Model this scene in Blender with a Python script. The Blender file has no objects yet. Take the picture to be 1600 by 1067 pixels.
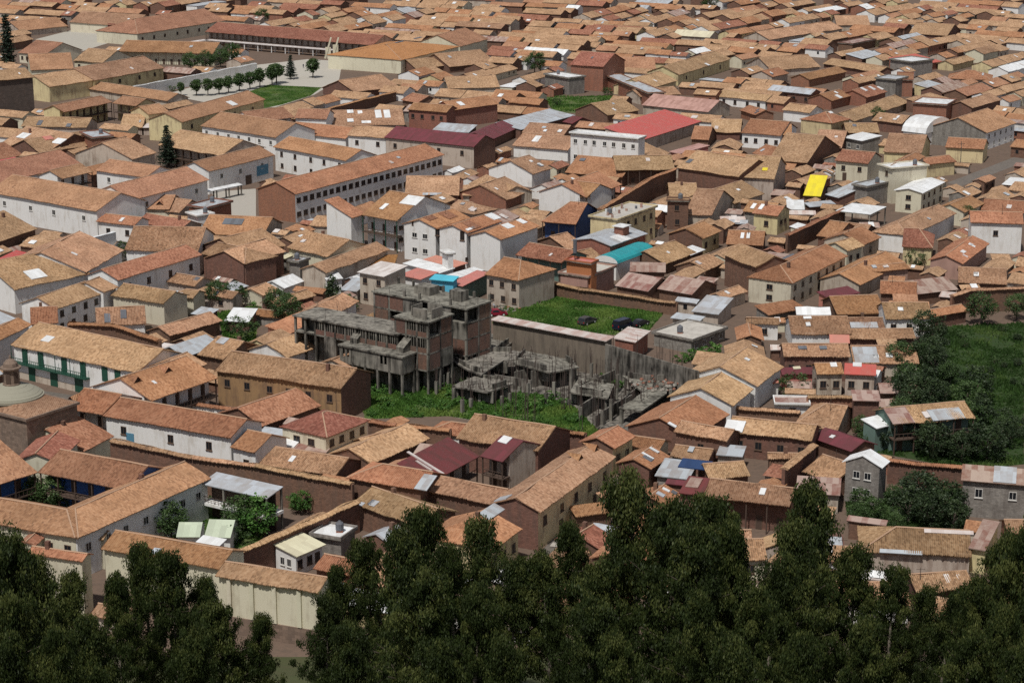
import bpy, math, random
from mathutils import Vector, Matrix, noise

# ---------------------------------------------------------------- camera, sky, sun, exposure
scene = bpy.context.scene
col = scene.collection
R = math.radians
cam_d = bpy.data.cameras.new('camera')
cam = bpy.data.objects.new('camera', cam_d); col.objects.link(cam)
cam_d.sensor_width = 36.0; cam_d.lens = 72.0; cam_d.clip_start = 1.0; cam_d.clip_end = 6000.0
PITCH = math.atan(883.5 / 3200.0)
cam.location = (0, 0, 110); cam.rotation_euler = (math.pi / 2 - PITCH, 0, 0)
scene.camera = cam

SUN_EL, SUN_AZ = 61.0, 22.0                    # azimuth: degrees to the left of straight behind the camera
sun_dir = Vector((-math.sin(R(SUN_AZ)) * math.cos(R(SUN_EL)), -math.cos(R(SUN_AZ)) * math.cos(R(SUN_EL)), math.sin(R(SUN_EL))))
world = bpy.data.worlds.new('World'); scene.world = world; world.use_nodes = True
wn = world.node_tree
for n_ in list(wn.nodes): wn.nodes.remove(n_)
w_out = wn.nodes.new('ShaderNodeOutputWorld'); w_bg = wn.nodes.new('ShaderNodeBackground'); w_sky = wn.nodes.new('ShaderNodeTexSky')
w_sky.sky_type = 'NISHITA'; w_sky.sun_disc = False
w_sky.sun_elevation = R(SUN_EL); w_sky.sun_rotation = math.atan2(sun_dir.x, sun_dir.y)
w_sky.altitude = 3000; w_sky.air_density = 1.0; w_sky.dust_density = 2.5
w_bg.inputs['Strength'].default_value = 0.08
w_hs = wn.nodes.new('ShaderNodeHueSaturation'); w_hs.inputs['Saturation'].default_value = 0.4      # bright broken cloud
wn.links.new(w_sky.outputs[0], w_hs.inputs['Color']); wn.links.new(w_hs.outputs[0], w_bg.inputs[0]); wn.links.new(w_bg.outputs[0], w_out.inputs[0])
sun_l = bpy.data.lights.new('sun', 'SUN'); sun_l.energy = 3.1; sun_l.angle = R(3.0); sun_l.color = (1.0, 0.965, 0.91)
sun = bpy.data.objects.new('sun', sun_l); col.objects.link(sun)
sun.rotation_euler = sun_dir.to_track_quat('Z', 'Y').to_euler(); sun.location = sun_dir * 400 + Vector((0, 400, 0))
scene.view_settings.view_transform = 'Standard'; scene.view_settings.look = 'None'
scene.view_settings.exposure = 0.22; scene.view_settings.gamma = 1.0; scene.view_settings.use_curve_mapping = False
scene.render.engine = 'CYCLES'
scene.cycles.max_bounces = 5; scene.cycles.diffuse_bounces = 3; scene.cycles.glossy_bounces = 2
scene.cycles.transparent_max_bounces = 4; scene.cycles.use_adaptive_sampling = True; scene.cycles.adaptive_threshold = 0.02; scene.cycles.use_denoising = False

# ---------------------------------------------------------------- materials
MATS = {}
class NT:
    def __init__(s, m):
        m.use_nodes = True; s.t = m.node_tree
        for n in list(s.t.nodes): s.t.nodes.remove(n)
        s.out = s.n('ShaderNodeOutputMaterial'); s.b = s.n('ShaderNodeBsdfPrincipled')
        s.l(s.b.outputs[0], s.out.inputs[0]); s.b.inputs['Roughness'].default_value = 0.85
        s.b.inputs['Specular IOR Level'].default_value = 0.2
    def n(s, k, **kw):
        n = s.t.nodes.new(k)
        for a, v in kw.items(): setattr(n, a, v)
        return n
    def l(s, a, b): s.t.links.new(a, b)
    def math(s, op, a, b=None):
        n = s.n('ShaderNodeMath', operation=op)
        for i, v in enumerate((a, b)):
            if v is None: continue
            if isinstance(v, (int, float)): n.inputs[i].default_value = v
            else: s.l(v, n.inputs[i])
        return n.outputs[0]
    def ramp(s, f, stops):
        n = s.n('ShaderNodeValToRGB'); e = n.color_ramp.elements
        while len(e) < len(stops): e.new(0.5)
        for i, (p, c) in enumerate(stops): e[i].position = p; e[i].color = (*c, 1)
        s.l(f, n.inputs[0]); return n.outputs[0]
    def mix(s, f, a, b, mode='MIX'):
        n = s.n('ShaderNodeMix', data_type='RGBA', blend_type=mode)
        if isinstance(f, (int, float)): n.inputs[0].default_value = f
        else: s.l(f, n.inputs[0])
        for i, v in ((6, a), (7, b)):
            if isinstance(v, tuple): n.inputs[i].default_value = (*v, 1)
            else: s.l(v, n.inputs[i])
        return n.outputs[2]
    def noise(s, vec, scale, detail=3, rough=0.6):
        n = s.n('ShaderNodeTexNoise'); n.inputs['Scale'].default_value = scale; n.inputs['Detail'].default_value = detail; n.inputs['Roughness'].default_value = rough
        if vec is not None: s.l(vec, n.inputs['Vector'])
        return n.outputs['Fac']
    def vary(s, c, amount):
        """each object a little lighter or darker"""
        oi = s.n('ShaderNodeObjectInfo'); h = s.n('ShaderNodeHueSaturation')
        v = s.math('ADD', s.math('MULTIPLY', oi.outputs['Random'], amount), 1 - amount / 2)
        s.l(v, h.inputs['Value']); s.l(c, h.inputs['Color']); 
        hu = s.math('ADD', s.math('MULTIPLY', s.math('FRACT', s.math('MULTIPLY', oi.outputs['Random'], 7.31)), 0.02), 0.49); s.l(hu, h.inputs['Hue'])
        return h.outputs[0]
    def bump(s, height, strength, dist):
        b = s.n('ShaderNodeBump'); b.inputs['Strength'].default_value = strength; b.inputs['Distance'].default_value = dist
        s.l(height, b.inputs['Height']); s.l(b.outputs[0], s.b.inputs['Normal'])
def newmat(key):
    m = bpy.data.materials.new(key); MATS[key] = m; return m, NT(m)

def tile_mat(key, name, dark, mid, light, stain=0.35, ribs=True):
    """clay roof tiles: every tile its own shade, lichen and soot in patches"""
    dark = tuple(d * .5 + q * .31 for d, q in zip(dark, mid)); light = tuple(d * .6 + q * .42 for d, q in zip(light, mid))
    m, t = newmat(key); m.name = name
    uv = t.n('ShaderNodeUVMap'); sep = t.n('ShaderNodeSeparateXYZ'); t.l(uv.outputs[0], sep.inputs[0])
    u, v = sep.outputs[0], sep.outputs[1]
    cu = t.math('FLOOR', t.math('DIVIDE', u, 0.30)); cv = t.math('FLOOR', t.math('DIVIDE', v, 0.42))
    cb = t.n('ShaderNodeCombineXYZ'); t.l(cu, cb.inputs[0]); t.l(cv, cb.inputs[1])
    wnz = t.n('ShaderNodeTexWhiteNoise', noise_dimensions='3D'); oi = t.n('ShaderNodeObjectInfo'); t.l(oi.outputs['Random'], cb.inputs[2]); t.l(cb.outputs[0], wnz.inputs[0])
    geo = t.n('ShaderNodeNewGeometry')
    med = t.noise(geo.outputs['Position'], 1.5, 4, 0.7)
    f = t.math('ADD', t.math('MULTIPLY', wnz.outputs[0], 0.52), t.math('MULTIPLY', med, 0.48))
    cb2 = t.n('ShaderNodeCombineXYZ'); t.l(t.math('FLOOR', t.math('DIVIDE', u, 3.7)), cb2.inputs[0]); t.l(t.math('FLOOR', t.math('DIVIDE', v, 2.9)), cb2.inputs[1]); t.l(oi.outputs['Random'], cb2.inputs[2])
    wn2 = t.n('ShaderNodeTexWhiteNoise', noise_dimensions='3D'); t.l(cb2.outputs[0], wn2.inputs[0])
    f = t.math('ADD', f, t.math('MULTIPLY', t.math('SUBTRACT', wn2.outputs[0], 0.5), 0.16))
    c = t.ramp(f, [(0.14, dark), (0.47, mid), (0.80, light), (0.97, tuple(min(1, x * 1.12) for x in light))])
    big = t.noise(geo.outputs['Position'], 0.16, 4, 0.6)
    st = t.ramp(big, [(0.42, (0, 0, 0)), (0.66, (1, 1, 1))])
    c = t.mix(t.math('MULTIPLY', st, stain), c, tuple(x * 0.55 for x in mid))
    moss = t.ramp(t.noise(geo.outputs['Position'], 1.7, 3, 0.7), [(0.60, (0, 0, 0)), (0.72, (1, 1, 1))])
    c = t.mix(t.math('MULTIPLY', moss, 0.15), c, (0.40, 0.33, 0.25))
    c = t.vary(c, 0.36)
    t.l(c, t.b.inputs['Base Color']); t.b.inputs['Roughness'].default_value = 0.92
    wave = t.math('SINE', t.math('MULTIPLY', u, 2 * math.pi / 0.30))
    row = t.math('FRACT', t.math('DIVIDE', v, 0.42))
    hgt = t.math('ADD', t.math('MULTIPLY', wave, 0.5), t.math('MULTIPLY', row, -0.5))
    hgt = t.math('ADD', hgt, t.math('MULTIPLY', wnz.outputs[0], 0.8))
    t.bump(hgt, 0.8, 0.07)
    return m
def plaster(key, name, c, dirt=(0.16, 0.12, 0.09), amount=0.45, rough=0.9, vary=0.14, lo=0.46, hi=0.72):
    m, t = newmat(key); m.name = name
    geo = t.n('ShaderNodeNewGeometry'); mp = t.n('ShaderNodeMapping'); mp.inputs['Scale'].default_value = (1, 1, 0.16); t.l(geo.outputs['Position'], mp.inputs[0])
    n1 = t.noise(mp.outputs[0], 1.1, 5, 0.65); n2 = t.noise(geo.outputs['Position'], 0.35, 4, 0.6); n3 = t.noise(geo.outputs['Position'], 5.0, 3, 0.6)
    f = t.math('MULTIPLY', t.ramp(t.math('ADD', t.math('MULTIPLY', n1, 0.6), t.math('MULTIPLY', n2, 0.4)), [(lo, (0, 0, 0)), (hi, (1, 1, 1))]), amount)
    cc = t.mix(t.math('MULTIPLY', n3, 0.25), tuple(x for x in c), tuple(x * 0.72 for x in c))
    cc = t.mix(f, cc, dirt); cc = t.vary(cc, vary)
    t.l(cc, t.b.inputs['Base Color']); t.b.inputs['Roughness'].default_value = rough
    t.bump(n3, 0.25, 0.03)
    return m
def brickwork(key, name, brick, mortar, bw=0.36, bh=0.16, amount=0.3):
    m, t = newmat(key); m.name = name
    uv = t.n('ShaderNodeUVMap'); bt = t.n('ShaderNodeTexBrick'); t.l(uv.outputs[0], bt.inputs['Vector'])
    bt.inputs['Scale'].default_value = 1.0; bt.inputs['Brick Width'].default_value = bw; bt.inputs['Row Height'].default_value = bh; bt.inputs['Mortar Size'].default_value = 0.012
    bt.inputs['Color1'].default_value = (*brick, 1); bt.inputs['Color2'].default_value = (*[x * 0.68 for x in brick], 1); bt.inputs['Mortar'].default_value = (*mortar, 1)
    geo = t.n('ShaderNodeNewGeometry'); mp = t.n('ShaderNodeMapping'); mp.inputs['Scale'].default_value = (1, 1, 0.2); t.l(geo.outputs['Position'], mp.inputs[0])
    f = t.math('MULTIPLY', t.ramp(t.noise(mp.outputs[0], 0.9, 5, 0.65), [(0.42, (0, 0, 0)), (0.68, (1, 1, 1))]), amount)
    c = t.mix(f, bt.outputs[0], (0.09, 0.075, 0.065)); c = t.vary(c, 0.18)
    t.l(c, t.b.inputs['Base Color']); t.b.inputs['Roughness'].default_value = 0.92
    t.bump(t.math('SUBTRACT', 1.0, bt.outputs['Fac']), 0.4, 0.03)
    return m
def sheet(key, name, c, rust, amount, rough=0.5, metallic=0.0, pitch=0.22):
    """corrugated sheet: ribs in the relief, panels of slightly different age, rust in patches"""
    m, t = newmat(key); m.name = name
    uv = t.n('ShaderNodeUVMap'); sep = t.n('ShaderNodeSeparateXYZ'); t.l(uv.outputs[0], sep.inputs[0]); u, v = sep.outputs[0], sep.outputs[1]
    cb = t.n('ShaderNodeCombineXYZ'); t.l(t.math('FLOOR', t.math('DIVIDE', u, 0.95)), cb.inputs[0]); t.l(t.math('FLOOR', t.math('DIVIDE', v, 2.7)), cb.inputs[1])
    oi = t.n('ShaderNodeObjectInfo'); t.l(oi.outputs['Random'], cb.inputs[2])
    wz = t.n('ShaderNodeTexWhiteNoise', noise_dimensions='3D'); t.l(cb.outputs[0], wz.inputs[0])
    geo = t.n('ShaderNodeNewGeometry'); n = t.noise(geo.outputs['Position'], 0.8, 5, 0.7)
    f = t.math('ADD', t.math('MULTIPLY', n, 0.75), t.math('MULTIPLY', wz.outputs[0], 0.3))
    f = t.math('MULTIPLY', t.ramp(f, [(0.42, (0, 0, 0)), (0.72, (1, 1, 1))]), amount)
    cc = t.mix(t.math('MULTIPLY', wz.outputs[0], 0.4), c, tuple(x * 0.7 for x in c))
    cc = t.mix(f, cc, rust)
    t.l(t.vary(cc, 0.12), t.b.inputs['Base Color']); t.b.inputs['Roughness'].default_value = rough; t.b.inputs['Metallic'].default_value = metallic
    t.bump(t.math('SINE', t.math('MULTIPLY', u, 2 * math.pi / pitch)), 0.35, 0.04)
    return m
def plain(key, name, c, rough=0.6, spec=0.3):
    m, t = newmat(key); m.name = name
    geo = t.n('ShaderNodeNewGeometry'); n = t.noise(geo.outputs['Position'], 3.0, 3, 0.6)
    cc = t.mix(t.math('MULTIPLY', n, 0.5), c, tuple(x * 0.72 for x in c))
    t.l(cc, t.b.inputs['Base Color']); t.b.inputs['Roughness'].default_value = rough; t.b.inputs['Specular IOR Level'].default_value = spec
    return m
def leafmat(key, name, a, b, trans=0.25):
    m, t = newmat(key); m.name = name
    at = t.n('ShaderNodeAttribute'); at.attribute_name = 'tint'
    oi = t.n('ShaderNodeObjectInfo')
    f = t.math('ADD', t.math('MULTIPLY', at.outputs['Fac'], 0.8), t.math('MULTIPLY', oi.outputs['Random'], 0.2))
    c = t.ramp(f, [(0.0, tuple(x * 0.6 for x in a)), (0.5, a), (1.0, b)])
    t.l(c, t.b.inputs['Base Color']); t.b.inputs['Roughness'].default_value = 0.55; t.b.inputs['Specular IOR Level'].default_value = 0.35
    tr = t.n('ShaderNodeBsdfTranslucent'); t.l(c, tr.inputs[0]); ms = t.n('ShaderNodeMixShader'); ms.inputs[0].default_value = trans
    t.l(t.b.outputs[0], ms.inputs[1]); t.l(tr.outputs[0], ms.inputs[2]); t.l(ms.outputs[0], t.out.inputs[0])
    return m

tile_mat('t', 'old tan tiles', (0.19, 0.108, 0.064), (0.40, 0.24, 0.138), (0.55, 0.372, 0.236), 0.5)
tile_mat('o', 'orange tiles', (0.20, 0.09, 0.05), (0.37, 0.182, 0.096), (0.48, 0.275, 0.16), 0.5)
tile_mat('r', 'red-brown tiles', (0.14, 0.058, 0.038), (0.28, 0.118, 0.075), (0.42, 0.22, 0.15), 0.3)
tile_mat('p', 'salmon tiles', (0.21, 0.10, 0.064), (0.37, 0.192, 0.112), (0.48, 0.28, 0.178), 0.42)
tile_mat('Y', 'ochre orange tiles', (0.38, 0.19, 0.075), (0.50, 0.26, 0.10), (0.56, 0.31, 0.13), 0.12)
sheet('m', 'maroon sheet', (0.165, 0.045, 0.048), (0.11, 0.045, 0.04), 0.7)
sheet('R', 'red sheet', (0.50, 0.10, 0.085), (0.42, 0.17, 0.14), 0.5)
sheet('P', 'salmon sheet', (0.56, 0.22, 0.17), (0.46, 0.25, 0.20), 0.4)
sheet('Pu', 'faded pink sheet', (0.46, 0.27, 0.23), (0.30, 0.16, 0.13), 0.7)
sheet('z', 'zinc sheet', (0.44, 0.47, 0.50), (0.26, 0.20, 0.16), 0.5)
sheet('zd', 'dark grey sheet', (0.15, 0.16, 0.18), (0.10, 0.09, 0.09), 0.5)
sheet('sol', 'solar panel', (0.03, 0.06, 0.14), (0.02, 0.03, 0.07), 0.3, 0.25)
sheet('u', 'rusty sheet', (0.40, 0.30, 0.25), (0.22, 0.10, 0.075), 0.9)
sheet('u2', 'patched pale sheet', (0.58, 0.52, 0.48), (0.40, 0.24, 0.19), 0.8)
sheet('W', 'white sheet', (0.76, 0.77, 0.77), (0.50, 0.47, 0.43), 0.35, 0.4)
sheet('Wp', 'off-white sheet', (0.64, 0.59, 0.56), (0.42, 0.33, 0.29), 0.6)
sheet('C', 'cream sheet', (0.66, 0.62, 0.44), (0.48, 0.42, 0.30), 0.5)
sheet('G', 'pale green glazing', (0.52, 0.58, 0.44), (0.38, 0.42, 0.32), 0.5, 0.3)
sheet('T', 'turquoise sheet', (0.03, 0.33, 0.34), (0.04, 0.22, 0.24), 0.5)
sheet('B', 'sky-blue sheet', (0.10, 0.48, 0.66), (0.10, 0.34, 0.48), 0.4)
sheet('Yl', 'yellow tarpaulin', (0.80, 0.65, 0.04), (0.62, 0.50, 0.08), 0.4)
sheet('gt', 'green tarpaulin', (0.10, 0.24, 0.09), (0.07, 0.15, 0.06), 0.4)
plaster('e', 'cement roof', (0.50, 0.47, 0.42), (0.22, 0.20, 0.17), 0.7)
plaster('w', 'whitewashed plaster', (0.76, 0.75, 0.725), (0.40, 0.34, 0.27), 0.6, vary=0.08, lo=0.50, hi=0.70)
plaster('c', 'cream plaster', (0.62, 0.575, 0.44), (0.30, 0.25, 0.18), 0.6, lo=0.50, hi=0.68)
plaster('y', 'pale yellow plaster', (0.62, 0.52, 0.30), (0.26, 0.19, 0.125), 0.75, lo=0.48, hi=0.64)
plaster('y2', 'peeling ochre plaster', (0.33, 0.21, 0.105), (0.13, 0.085, 0.06), 1.0)
plaster('b', 'beige plaster', (0.47, 0.40, 0.33), (0.20, 0.14, 0.10), 0.75, lo=0.49, hi=0.64)
brickwork('a', 'adobe brick', (0.215, 0.117, 0.082), (0.15, 0.09, 0.066), 0.5, 0.22, 0.4)
brickwork('k', 'red brick', (0.33, 0.135, 0.085), (0.30, 0.22, 0.17))
brickwork('n', 'concrete block', (0.30, 0.275, 0.245), (0.21, 0.19, 0.17), 0.5, 0.25, 0.55)
brickwork('s', 'dark stone masonry', (0.135, 0.105, 0.088), (0.08, 0.065, 0.055), 0.9, 0.45, 0.5)
brickwork('s2', 'brown stone masonry', (0.25, 0.18, 0.135), (0.16, 0.12, 0.09), 0.9, 0.45, 0.4)
plaster('B2', 'sky-blue plaster', (0.11, 0.46, 0.62), (0.10, 0.28, 0.38), 0.35)
plaster('Bd', 'deep blue plaster', (0.05, 0.12, 0.33), (0.05, 0.07, 0.14), 0.4)
plaster('B3', 'blue plaster', (0.06, 0.11, 0.23), (0.05, 0.07, 0.13), 0.4)
plaster('T2', 'green grey plaster', (0.14, 0.21, 0.18), (0.08, 0.10, 0.08), 0.5)
plaster('P2', 'pinkish plaster', (0.40, 0.25, 0.20), (0.20, 0.12, 0.10), 0.6)
plaster('o2', 'orange plaster', (0.42, 0.17, 0.075), (0.25, 0.10, 0.06), 0.3)
plaster('conc', 'raw concrete', (0.23, 0.212, 0.18), (0.022, 0.02, 0.017), 1.0, lo=0.42, hi=0.60)
plaster('conc_w', 'weathered concrete', (0.25, 0.232, 0.195), (0.04, 0.036, 0.03), 0.95, lo=0.43, hi=0.62)
plaster('cw', 'retaining wall concrete', (0.22, 0.18, 0.14), (0.07, 0.06, 0.05), 0.8, lo=0.43, hi=0.75)
brickwork('kd', 'stained brick', (0.20, 0.105, 0.075), (0.17, 0.13, 0.105), amount=0.75)
plain('ridge', 'mortared ridge tiles', (0.46, 0.30, 0.20), 0.9)
plain('pane', 'dark glass', (0.018, 0.02, 0.024), 0.12, 0.5)
plain('frame', 'timber frame', (0.13, 0.085, 0.06), 0.7)
plain('frame_w', 'painted frame', (0.62, 0.60, 0.56), 0.6)
plain('green', 'green painted timber', (0.02, 0.075, 0.05), 0.5)
plain('wood', 'dark timber', (0.09, 0.06, 0.045), 0.8)
plain('iron', 'rusty iron', (0.07, 0.05, 0.042), 0.8)
plain('black', 'black rubber', (0.015, 0.015, 0.016), 0.7)
plain('chrome', 'lamp glass', (0.7, 0.7, 0.68), 0.2, 0.6)
plain('redlamp', 'red lamp', (0.35, 0.02, 0.02), 0.3)
plain('bark', 'pale bark', (0.20, 0.17, 0.135), 0.9)
plain('barkd', 'dark bark', (0.09, 0.07, 0.055), 0.9)
plain('skin', 'skin', (0.36, 0.20, 0.14), 0.6)
plain('copper', 'weathered dome', (0.30, 0.285, 0.22), 0.85)
plain('sign', 'maroon sign', (0.19, 0.02, 0.03), 0.6)
plain('mural', 'blue mural', (0.10, 0.25, 0.36), 0.7)
plain('stone_l', 'pale rubble', (0.30, 0.27, 0.23), 0.9)
plaster('ground', 'trodden earth', (0.15, 0.108, 0.078), (0.085, 0.068, 0.053), 0.8)
plaster('pave', 'pale paving', (0.42, 0.39, 0.34), (0.36, 0.32, 0.27), 0.5)
plaster('cobble', 'cobbles', (0.16, 0.14, 0.12), (0.08, 0.07, 0.062), 0.8)
plaster('hillgrass', 'hillside scrub', (0.075, 0.085, 0.035), (0.10, 0.07, 0.045), 0.6)
plaster('lawn', 'grassy soil', (0.075, 0.12, 0.035), (0.15, 0.115, 0.07), 0.9)
plaster('lawnd', 'garden soil', (0.035, 0.06, 0.018), (0.06, 0.055, 0.03), 0.6)
leafmat('grass', 'grass blades', (0.075, 0.17, 0.028), (0.19, 0.27, 0.06))
leafmat('grassd', 'dark green garden plants', (0.045, 0.095, 0.02), (0.12, 0.175, 0.045))  # deeper green than the other grass blades
leafmat('leaf', 'green leaves', (0.045, 0.085, 0.022), (0.10, 0.16, 0.05))
leafmat('leafd', 'dark leaves', (0.026, 0.046, 0.016), (0.055, 0.085, 0.03))
leafmat('leafb', 'bright leaves', (0.06, 0.15, 0.025), (0.13, 0.25, 0.05))
leafmat('leafr', 'reddish leaves', (0.08, 0.04, 0.03), (0.14, 0.08, 0.05))
leafmat('euc', 'eucalyptus leaves', (0.034, 0.052, 0.012), (0.135, 0.150, 0.042), 0.34)
leafmat('con', 'conifer needles', (0.018, 0.032, 0.018), (0.04, 0.06, 0.032), 0.1)
for k_, c_ in (('car_silver', (0.06, 0.057, 0.055)), ('car_navy', (0.012, 0.016, 0.035)), ('car_black', (0.02, 0.02, 0.025)), ('car_red', (0.24, 0.015, 0.035)), ('car_white', (0.75, 0.75, 0.74)), ('cloth_w', (0.6, 0.6, 0.62)), ('cloth_b', (0.05, 0.09, 0.30)), ('cloth_d', (0.03, 0.035, 0.06)), ('hair', (0.015, 0.012, 0.01))):
    plain(k_, k_.replace('_', ' ') + ' surface', c_, 0.3 if k_.startswith('car') else 0.8, 0.5)

# ---------------------------------------------------------------- mesh helpers
class MB:
    def __init__(s): s.v = []; s.f = []; s.uv = []; s.mi = []; s.mats = []; s.tint = None
    def m(s, key):
        if key not in s.mats: s.mats.append(key)
        return s.mats.index(key)
    def face(s, pts, mat, uvs=None):
        b = len(s.v); s.v.extend([tuple(p) for p in pts]); n = len(pts)
        s.f.append(tuple(range(b, b + n))); s.mi.append(s.m(mat))
        if uvs is None:
            p = [Vector(q) for q in pts]; nn = (p[1] - p[0]).cross(p[2] - p[0])
            if abs(nn.z) > 0.7 * nn.length: uvs = [(q.x, q.y) for q in p]
            else:
                d = Vector((-nn.y, nn.x, 0)); d = d.normalized() if d.length > 1e-6 else Vector((1, 0, 0))
                uvs = [(q.dot(d), q.z) for q in p]
        s.uv.extend(uvs)
    def prism(s, base, z0, z1, mat, top=None, bottom=True):
        n = len(base)
        a = sum(base[i][0] * base[(i + 1) % n][1] - base[(i + 1) % n][0] * base[i][1] for i in range(n))
        if a < 0: base = base[::-1]
        s.face([(x, y, z1) for x, y in base], top or mat)
        if bottom: s.face([(x, y, z0) for x, y in base[::-1]], mat)
        for i in range(n):
            (x, y), (x2, y2) = base[i], base[(i + 1) % n]
            s.face([(x, y, z0), (x2, y2, z0), (x2, y2, z1), (x, y, z1)], mat)
    def box(s, c, e, n, du, dv, z0, z1, mat, top=None):
        """box centred at c in plan with half extents du along e, dv along n"""
        P = [(c[0] + e[0] * a * du + n[0] * b * dv, c[1] + e[1] * a * du + n[1] * b * dv) for a, b in ((-1, -1), (1, -1), (1, 1), (-1, 1))]
        s.prism(P, z0, z1, mat, top)
    def tube(s, p, q, r0, r1, mat, sides=6):
        p, q = Vector(p), Vector(q); d = (q - p).normalized(); a = d.orthogonal().normalized(); b = d.cross(a)
        c0 = [p + (a * math.cos(i * 2 * math.pi / sides) + b * math.sin(i * 2 * math.pi / sides)) * r0 for i in range(sides)]
        c1 = [q + (a * math.cos(i * 2 * math.pi / sides) + b * math.sin(i * 2 * math.pi / sides)) * r1 for i in range(sides)]
        for i in range(sides):
            j = (i + 1) % sides; s.face([c0[i], c0[j], c1[j], c1[i]], mat)
        s.face(c1, mat); s.face(c0[::-1], mat)
    def lathe(s, c, prof, mat, sides=16):
        for (r0, z0), (r1, z1) in zip(prof, prof[1:]):
            for i in range(sides):
                a, b = i * 2 * math.pi / sides, (i + 1) * 2 * math.pi / sides
                P = [(c[0] + r0 * math.cos(a), c[1] + r0 * math.sin(a), z0), (c[0] + r0 * math.cos(b), c[1] + r0 * math.sin(b), z0), (c[0] + r1 * math.cos(b), c[1] + r1 * math.sin(b), z1), (c[0] + r1 * math.cos(a), c[1] + r1 * math.sin(a), z1)]
                if r1 < 1e-4: P = P[:3]
                elif r0 < 1e-4: P = [P[0], P[2], P[3]]
                s.face(P, mat)
    def grid(s, rows, mat, uvrows):
        """rows of points joined into quads, shared vertices"""
        b = len(s.v); nr, nc = len(rows), len(rows[0])
        for r in rows: s.v.extend([tuple(p) for p in r])
        k = s.m(mat)
        for i in range(nr - 1):
            for j in range(nc - 1):
                s.f.append((b + i * nc + j, b + i * nc + j + 1, b + (i + 1) * nc + j + 1, b + (i + 1) * nc + j)); s.mi.append(k)
                s.uv.extend([uvrows[i][j], uvrows[i][j + 1], uvrows[i + 1][j + 1], uvrows[i + 1][j]])
    def mesh(s, name):
        me = bpy.data.meshes.new(name); me.from_pydata(s.v, [], s.f)
        for k in s.mats: me.materials.append(MATS[k])
        me.polygons.foreach_set('material_index', s.mi)
        uvl = me.uv_layers.new(name='UVMap'); flat = [x for p in s.uv for x in p]
        if len(flat) == 2 * len(me.loops): uvl.data.foreach_set('uv', flat)
        if s.tint is not None:
            at = me.attributes.new('tint', 'FLOAT', 'FACE'); at.data.foreach_set('value', s.tint)
        me.update(); return me
    def build(s, name, parent=None):
        return link(name, s.mesh(name), parent)
def link(name, data, parent=None):
    o = bpy.data.objects.new(name, data); col.objects.link(o)
    if parent is not None: o.parent = parent
    return o
def thing(name, label, cat, loc=(0, 0, 0), group=None, kind=None):
    o = link(name, None); o.location = loc; o.empty_display_size = 0.5
    return tag(o, label, cat, group, kind)
def tag(o, label=None, cat=None, group=None, kind=None):
    if label: o['label'] = label
    if cat: o['category'] = cat
    if group: o['group'] = group
    if kind: o['kind'] = kind
    return o
def copy_tree(o, parent=None):
    c = o.copy(); col.objects.link(c); c.parent = parent
    for ch in list(o.children): copy_tree(ch, c)
    return c
rng = random.Random(11)
def nz(x, y, z=0.0): return noise.noise(Vector((x, y, z)))
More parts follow.
